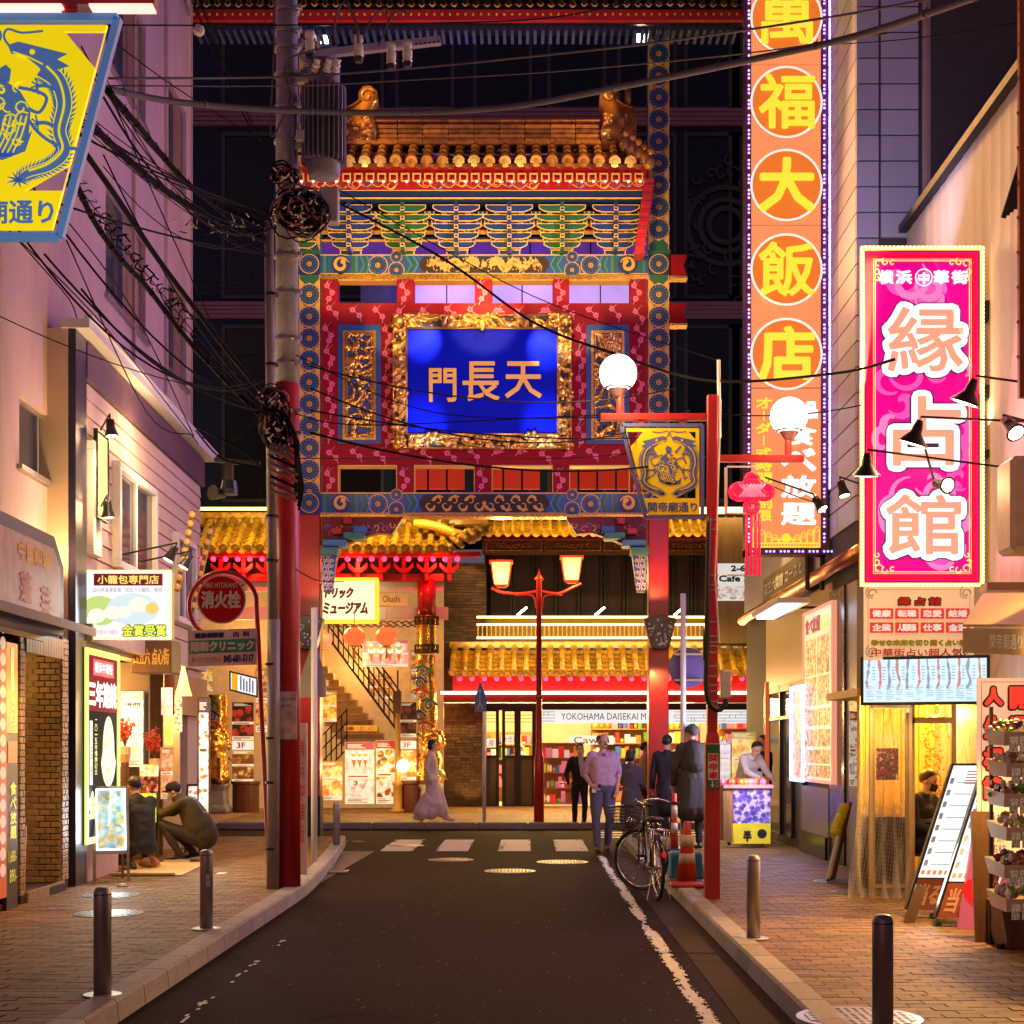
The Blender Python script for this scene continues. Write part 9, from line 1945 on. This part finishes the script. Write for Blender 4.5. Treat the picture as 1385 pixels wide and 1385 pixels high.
 if mask:
  m=MB();n_=12;
  for j in range(6):
   for i in range(n_+1):a=(i/n_-.5)*2.2;z=-.085+.08*j/5;q_=.088+.012*math.cos(a*1.4)-.012*abs(j-3)/3;m.v.append(Hh(q_*math.sin(a)*.95,q_*math.cos(a)+.012,z))
  for j in range(5):
   for i in range(n_):b_=j*(n_+1)+i;m.f.append([b_,b_+1,b_+n_+2,b_+n_+1]);m.m.append(0)
  m.tube([Hh(.08,.02,-.02),Hh(.086,-.01,.0)],.002,4);m.tube([Hh(-.08,.02,-.02),Hh(-.086,-.01,.0)],.002,4);part('face_mask',m,mask,root,smooth=True)
 root.location=loc;root.rotation_euler=(0,0,yaw);return root,P,Hh
SH=mat('leather_brown',(.1,.05,.03),.4);SHB=mat('shoe_black',(.015,.013,.012),.35)
MAUVE=mat('shirt_mauve',C(185,145,165),.8,var=.14,sc=30);GREYT=mat('trouser_grey',C(90,82,98),.8,var=.1,sc=20)
BLKC=mat('cloth_black',(.014,.013,.016),.8,var=.3,sc=12);WHTC=mat('cloth_white',C(225,215,205),.8,var=.05);NVC=mat('cloth_navy',(.02,.022,.035),.8,var=.3,sc=12)
def px_person(px,pyf,z0=0.):Y=(CH-z0)*F/(pyf-HY);return V((WX(px,Y),Y,z0))
r_,P,Hh=person('bald man with moustache in a mauve short-sleeved shirt walking toward the camera',px_person(815,1151),.12,dict(elR=(-.26,.05,1.14),wrR=(-.2,-.2,.98),fR=(.7,-.5,-.35),elL=(.25,.05,1.15),wrL=(.2,-.12,.92),fL=(-.3,-.3,-.8),knL=(.1,-.06,.5),anL=(.09,.1,.1),knR=(-.11,-.06,.5),anR=(-.1,-.1,.09),look=(.5,-1,.0)),dict(top=MAUVE,legs=GREYT,shoe=SH,sleeve='short',hem=.98,legw=1.12),hair='bald',moust=True,h=1.8,girth=1.25,vox=.0095,hairm=HAIRG)
m=MB();w=r_;part_w=WL[r_.name]
def padd(root,name,m,mt,smooth=True):o=bpy.data.objects.new(name,m.mesh(name,mt,V((0,0,0)),smooth));COL.objects.link(o);o.parent=root;WL[o.name]=V((0,0,0));return o
k=1.8/1.75
for s_ in (1,-1):m.add([V((s_*.01,-.1,1.46))*k,V((s_*.075,-.04,1.49))*k,V((s_*.085,-.055,1.45))*k,V((s_*.045,-.125,1.41))*k],[(0,1,2,3)])
padd(r_,'collar',m,MAUVE);m=MB()
for i in range(5):m.ball(V((.0,-.155-.002*i,1.36-i*.085))*k,.007,6)
padd(r_,'buttons',m,WHTC);m=MB();m.box(-.19,-.16,.9,-.13,-.15,.98);padd(r_,'pocket_tag',m,WHTC,False);m=MB();m.ball(V((-.09,-.29,.98))*k,(.025,.02,.035),8);padd(r_,'phone',m,BLACK)
r_,P,Hh=person('masked man in black suit and pale blue shirt at the far side of the junction',px_person(784,1121),.1,dict(elR=(-.27,.05,1.14),wrR=(-.24,-.1,.93),knL=(.1,-.06,.5),anL=(.08,-.05,.09),look=(.35,-1,-.05)),dict(top=BLKC,legs=BLKC,shoe=SHB),mask=mat('mask_white',C(235,225,215),.7),h=1.66,skin=SKIN2)
m=MB();m.add([V((-.05,-.137,1.42)),V((.06,-.137,1.42)),V((.05,-.142,1.05)),V((.0,-.142,1.02))],[(0,3,2,1)]);padd(r_,'shirt_front',m,mat('shirt_pale_blue',C(190,205,225),.7),False);m=MB();m.box(-.42,-.2,.88,-.22,-.12,.9);padd(r_,'folder',m,BLACK,False)
coatg=mat('coat_grey',C(92,84,92),.85,var=.1,sc=16)
r_,P,Hh=person('short woman with bobbed black hair in a long grey cardigan, facing the market',px_person(853,1143),2.5,dict(elR=(-.2,-.05,1.14),wrR=(-.12,-.2,1.08),elL=(.2,-.05,1.14),wrL=(.1,-.2,1.08),look=(-.3,-1,0)),dict(top=coatg,legs=mat('denim',(.08,.1,.18),.8),shoe=SHB),hair='bob',h=1.56,extra=[((0,.02,.95),(0,.04,.5),.15,.19,'top'),((.05,0,.8),(.07,0,.5),.14,.15,'top'),((-.05,0,.8),(-.07,0,.5),.14,.15,'top')],skin=SKIN2)
m=MB();m.tube([(.1,-.2,1.0),(.12,-.25,.5)],.008,6);m.tube([(.18,-.2,1.0),(.28,-.3,.5)],.008,6);m.box(.08,-.26,.8,.2,-.2,1.0);padd(r_,'tripod',m,BLACK,False)
r_,P,Hh=person('person in a long beige coat half hidden behind the right gate column',V((WX(872,25.6),25.6,.0)),1.5,{},dict(top=mat('coat_beige',C(185,150,105),.8),legs=BLKC,shoe=SHB),hair='short',h=1.68,extra=[((0,.0,.9),(0,.0,.55),.16,.2,'top')],face=False)
coatb=mat('coat_dark',(.035,.025,.018),.75,var=.3,sc=10)
r_,P,Hh=person('tall man in a long dark coat and cap seen from behind',V((WX(936,21.4),21.4,.12)),pi+.25,dict(look=(.35,-1,.05),elL=(.25,-.02,1.14),wrL=(.24,-.1,.92)),dict(top=coatb,legs=BLKC,shoe=SHB),hair='short',cap=mat('cap_grey',(.07,.06,.065),.8),h=1.8,hairm=HAIRG,girth=1.1,extra=[((.04,.02,1.0),(.06,.03,.58),.17,.2,'top'),((-.04,.02,1.0),(-.06,.03,.58),.17,.2,'top'),((0,.05,1.38),(0,.05,1.2),.16,.18,'top')])
r_,P,Hh=person('person in black partly hidden behind the white sign pole',V((WX(902,22.8),22.8,.12)),pi-.3,{},dict(top=BLKC,legs=BLKC,shoe=SHB),hair='short',h=1.66,face=False,extra=[((0,.02,.95),(0,.03,.6),.16,.18,'top')])
r_,P,Hh=person('fruit vendor in white apron bending over the cart',V((WX(1013,22.7),22.7,.12)),.5,dict(pel=(0,.15,.95),wai=(0,.1,1.06),che=(0,0,1.25),nek=(0,-.12,1.38),hea=(0,-.2,1.5),shL=(.16,-.05,1.36),shR=(-.16,-.05,1.36),elL=(.2,-.2,1.14),elR=(-.2,-.2,1.14),wrL=(.12,-.42,1.05),wrR=(-.12,-.42,1.05),look=(0,-1,-.6)),dict(top=WHTC,legs=BLKC,shoe=SHB),hair='short',h=1.68,skin=SKIN2)
m=MB();m.box(-.17,-.12,.5,.17,-.1,1.1);padd(r_,'apron',m,WHTC,False)
r_,P,Hh=person('person in black with a red strap at the restaurant corner',V((WX(1037,22.9),23.2,.12)),-1.2,dict(elL=(.2,-.1,1.14),wrL=(.12,-.3,1.1)),dict(top=BLKC,legs=BLKC,shoe=SHB),hair='long',h=1.66,skin=SKIN2)
m=MB();m.tube([(-.15,-.12,1.45),(0,-.15,1.3),(.15,-.12,1.15)],.015,6);padd(r_,'strap',m,REDP)
LILC=mat('trousers_lilac',C(238,220,218),.8,var=.08,sc=10);IV=mat('blouse_ivory',C(245,235,215),.8,var=.05)
r_,P,Hh=person('woman in ivory blouse and wide lilac trousers walking right past the gold lion',V((WX(584,28.85),28.85,.12)),pi/2,dict(knL=(.09,-.2,.52),anL=(.08,-.3,.1),knR=(-.09,.02,.5),anR=(-.08,.32,.12),tR=(-.08,.2,.045),tL=(.08,-.44,.05),elR=(-.22,.1,1.14),wrR=(-.2,.02,.92),elL=(.22,-.05,1.14),wrL=(.18,-.22,1.0),look=(0,-1,-.1)),dict(top=IV,legs=LILC,shoe=WHTC,hem=.9,legw=1.25),hair='bob',h=1.62,skin=SKIN2,mask=mat('mask_white2',C(235,220,215),.7),extra=[((0,0,.88),(0,-.04,.4),.13,.2,'legs'),((.09,-.16,.5),(.08,-.2,.25),.12,.15,'legs'),((-.09,.1,.5),(-.06,.2,.24),.13,.18,'legs'),((0,0,.5),(0,.02,.26),.16,.2,'legs'),((0,0,1.0),(0,.02,.88),.14,.16,'top')])
olive=mat('jacket_olive',C(68,58,38),.85,var=.2,sc=12)
r_,P,Hh=person('man in olive jacket and black cap squatting on the left pavement',V((WX(256,19.1),19.1,.12)),-pi/2-.1,dict(pel=(0,.16,.34),wai=(0,.14,.46),che=(0,.0,.66),nek=(0,-.12,.8),hea=(0,-.2,.9),shL=(.17,-.06,.76),shR=(-.17,-.06,.76),elL=(.2,-.28,.62),elR=(-.2,-.28,.62),wrL=(.08,-.48,.72),wrR=(-.08,-.48,.6),fL=(0,-1,.1),fR=(0,-1,-.1),hiL=(.1,.12,.3),hiR=(-.1,.12,.3),knL=(.15,-.3,.48),knR=(-.15,-.26,.4),anL=(.14,-.08,.1),anR=(-.14,.02,.1),tL=(.15,-.24,.04),tR=(-.15,-.14,.04),look=(0,-1,-.45)),dict(top=olive,legs=mat('trousers_dark',(.03,.027,.025),.8),shoe=SHB),cap=BLKC,h=1.75,extra=[((0,.13,.5),(0,.2,.34),.17,.19,'top'),((.05,.0,.7),(.05,.14,.45),.14,.17,'top'),((-.05,.0,.7),(-.05,.14,.45),.14,.17,'top'),((0,-.12,.78),(0,-.06,.72),.1,.12,'top')],mask=mat('mask_white3',C(230,215,205),.7),skin=SKIN2)
m=MB();m.box(.1,-.27,.125-.12,.2,.05,.03);m.box(-.2,-.17,.005,-.1,.12,.03);padd(r_,'shoe_sole',m,WHTC,False)
r_,P,Hh=person('man in black jacket kneeling with his back to the street before the lit shop',V((WX(188,17.9),17.9,.12)),-pi*.8,dict(pel=(0,.1,.3),wai=(0,.08,.45),che=(0,.02,.68),nek=(0,-.08,.87),hea=(0,-.15,1.0),shL=(.18,-.02,.82),shR=(-.18,-.02,.82),elL=(.2,-.22,.62),elR=(-.2,-.22,.62),wrL=(.1,-.42,.6),wrR=(-.1,-.42,.6),hiL=(.1,.1,.28),hiR=(-.1,.1,.28),knL=(.16,-.24,.1),knR=(-.16,-.28,.34),anL=(.14,.14,.08),anR=(-.14,-.14,.09),tL=(.14,.22,.04),tR=(-.14,-.28,.04),look=(.3,-1,-.3)),dict(top=BLKC,legs=NVC,shoe=SHB),hair='short',h=1.74,face=True)
r_,P,Hh=person('fortune teller in dark jacket and black mask sitting inside the yellow booth',V((WX(1248,15.3),15.3,.12)),.75,dict(pel=(0,.1,.5),wai=(0,.08,.62),che=(0,.02,.84),nek=(0,-.03,1.0),hea=(0,-.07,1.14),shL=(.18,0,.95),shR=(-.18,0,.95),elL=(.23,-.05,.7),elR=(-.23,-.05,.7),wrL=(.14,-.25,.62),wrR=(-.14,-.25,.62),hiL=(.1,.06,.48),hiR=(-.1,.06,.48),knL=(.12,-.36,.5),knR=(-.12,-.36,.5),anL=(.12,-.3,.1),anR=(-.12,-.3,.1),look=(.35,-1,-.3)),dict(top=NVC,legs=BLKC,shoe=SHB),hair='short',h=1.72,mask=BLKC,skin=SKIN2)
t=thing('stool','low dark stool under the seated fortune teller','stool',(WX(1246,15.4),15.42,.12));m=MB();c=V((WX(1246,15.4),15.42,.12));m.box(c.x-.17,c.y-.17,.47,c.x+.17,c.y+.17,.51);part('seat',m,WOODD,t)
for a in (-.14,.14):
 for b_ in (-.14,.14):m=MB();m.bar((c.x+a,c.y+b_,.12),(c.x+a,c.y+b_,.47),.03,.03);part('leg',m,WOODD,t)
 # ================================================================ the bicycle
BK=mat('bike_black',(.012,.012,.013),.25,coat=.5);CHR=mat('chrome',(.7,.68,.65),.15,1);TYR=mat('tyre',(.012,.012,.012),.7)
bk=thing('bicycle','black city bicycle with wire basket standing at the right kerb, front wheel turned','bicycle',(0,0,0))
# local: rear wheel contact at origin, heading +Y
def wheel(parent,c,ax,name='wheel'):
 c=V(c);ax=V(ax).normalized();x=ax.cross(V((0,0,1))).normalized();y=V((0,0,1));R0=.325
 ring=lambda r_,n=40:[c+(x*math.cos(2*pi*i/n)+y*math.sin(2*pi*i/n))*r_ for i in range(n+1)]
 m=MB();m.tube(ring(R0),.019,8,cap=False);w=part(name,m,TYR,parent,smooth=True);m=MB();m.tube(ring(R0-.025),.011,6,cap=False);m.cyl(c-ax*.045,c+ax*.045,.022,n=10);part('rim',m,CHR,w,smooth=True);m=MB()
 for i in range(28):a=2*pi*i/28;s_=1 if i%2 else -1;m.tube([c+ax*.03*s_+(x*math.cos(a+.4*s_)+y*math.sin(a+.4*s_))*.02,c+(x*math.cos(a)+y*math.sin(a))*(R0-.025)],.0016,4,cap=False)
 part('spokes',m,CHR,w);return w
wheel(bk,(0,0,.345),(1,0,0));st_=math.radians(52);fx=V((0,1.06,.345));fax=V((math.cos(st_),math.sin(st_),0));fd=V((-math.sin(st_),math.cos(st_),0));wheel(bk,fx,fax)
m=MB();bb=V((0,.44,.3));seat=V((0,.27,.74));hd0=V((0,.86,.68));hd1=V((0,.83,.84));m.tube([bb,seat],.016,8);m.tube([bb,V((0,.62,.34)),hd0],.018,8);m.tube([seat.lerp(bb,.3),hd0.lerp(hd1,.3)],.014,8)
for s_ in (.05,-.05):m.tube([V((s_,0,.345)),bb+V((s_*.6,0,0))],.009,6);m.tube([V((s_,0,.345)),seat.lerp(bb,.2)+V((s_*.4,0,0))],.008,6)
m.tube([hd0,hd1],.02,8);part('frame',m,BK,bk,smooth=True)
m=MB();cr=fx+V((0,-.02,.4));m.tube([hd0,cr-fd*.02+V((0,0,-.02))],.014,6)
for s_ in (.05,-.05):m.tube([cr+fax*s_,fx+fax*s_],.01,6)
part('fork',m,BK,bk,smooth=True)
for c,ax,a0,a1,d_ in ((V((0,0,.345)),V((1,0,0)),.2,2.9,V((0,1,0))),(fx,fax,.4,2.4,fd)):
 m=MB();pts=[c+(d_*math.cos(a0+(a1-a0)*i/16)+V((0,0,1))*math.sin(a0+(a1-a0)*i/16))*.355 for i in range(17)]
 k0=len(m.v)
 for p in pts:nrm=(p-c).normalized();m.v+=[p-ax*.03-nrm*.01,p-ax*.015,p+ax*.015,p+ax*.03-nrm*.01]
 for i in range(16):
  for j in range(3):b_=i*4+j;m.f.append([b_,b_+1,b_+5,b_+4]);m.m.append(0)
 part('mudguard',m,BK,bk,smooth=True)
m=MB();hb=V((0,.8,1.0));m.tube([hd1,hb],.014,8);m.tube(smooth([tuple(hb+fax*a+fd*b_+V((0,0,c))) for a,b_,c in ((-.3,-.16,-.02),(-.22,-.02,.02),(-.06,.06,0),(.06,.06,0),(.22,-.02,.02),(.3,-.16,-.02))],5),.011,8);part('handlebar',m,CHR,bk,smooth=True)
m=MB()
for s_ in (1,-1):m.tube([hb+fax*.3*s_-fd*.16+V((0,0,-.02)),hb+fax*.315*s_-fd*.26+V((0,0,-.03))],.017,8);m.tube([hb+fax*.24*s_-fd*.0,hb+fax*.3*s_-fd*.12+V((0,0,-.04))],.006,5)
part('grip',m,BLACK,bk,smooth=True)
m=MB();m.tube([hb+fax*.12,hb+fax*.13+V((0,0,.03))],.02,8);m.lathe(fx+fd*.12+V((0,0,.42)),[(.02,-.04),(.04,.0),(.045,.04)],10,0,tuple(fd));part('headlamp',m,CHR,bk,smooth=True)
m=MB();m.ball(V((0,.2,.83)),(.1,.11,.035),14);m.ball(V((0,.36,.83)),(.04,.13,.025),12);part('saddle',m,BLACK,bk,smooth=True);m=MB();m.tube([seat,V((0,.25,.81))],.012,8)
for s_ in (.05,-.05):m.tube([V((s_,.12,.79)),V((s_*1.2,.16,.75)),V((s_,.3,.79))],.006,5)
part('seat_post',m,CHR,bk,smooth=True)
m=MB()
for s_ in (.07,-.07):m.tube([V((s_,-.22,.74)),V((s_,.16,.74)),V((s_*.6,.26,.68))],.007,6);m.tube([V((s_,-.15,.74)),V((s_*.8,0,.345))],.006,5);m.tube([V((s_,.02,.74)),V((s_*.8,0,.345))],.006,5)
for y in (-.22,-.14,-.06,.02,.1):m.tube([V((-.07,y,.74)),V((.07,y,.74))],.006,5)
part('carrier',m,CHR,bk,smooth=True);m=MB();m.ball(V((0,-.36,.5)),(.025,.015,.03),8);part('reflector',m,mat('reflector_red',(.7,.01,.02),.15,e=.4,ec=(1,.02,.02)),bk,smooth=True)
m=MB();bc=hd1+fd*.2+V((0,0,-.02));rows_=7
def bpnt(u,v,z):s_=.12+.045*z/.26;t_=.14+.05*z/.26;return bc+fax*u*t_+fd*v*s_+V((0,0,z-.14))
for i in range(rows_+1):
 z=.26*i/rows_;m.tube([bpnt(-1,-1,z),bpnt(1,-1,z),bpnt(1,1,z),bpnt(-1,1,z),bpnt(-1,-1,z)],.0035 if i<rows_ else .007,5)
for i in range(11):
 u=-1+.2*i
 for a in ((u,-1),(u,1),(-1,u),(1,u)):m.tube([bpnt(a[0],a[1],0),bpnt(a[0],a[1],.26)],.0026,4)
 m.tube([bpnt(u,-1,0),bpnt(u,1,0)],.0026,4)
part('basket',m,BK,bk)
m=MB();m.tube([bb-V((.06,0,0)),bb+V((.06,0,0))],.02,10);m.tube([bb+V((.07,0,0)),bb+V((.07,.1,-.14))],.01,6);m.tube([bb-V((.07,0,0)),bb+V((-.07,-.1,.14))],.01,6);part('crank',m,CHR,bk);m=MB();m.box(.07,.5,.14,.17,.58,.165);m.box(-.17,.3,.43,-.07,.38,.455);part('pedal',m,BLACK,bk)
m=MB();m.tube([V((-.05,0,.33)),V((-.12,-.06,.01)),V((.12,-.06,.01)),V((.05,0,.33))],.008,6);part('kickstand',m,CHR,bk)
bk.location=(WX(888,15.5),15.35,.004);bk.rotation_euler=(0,0,.09)
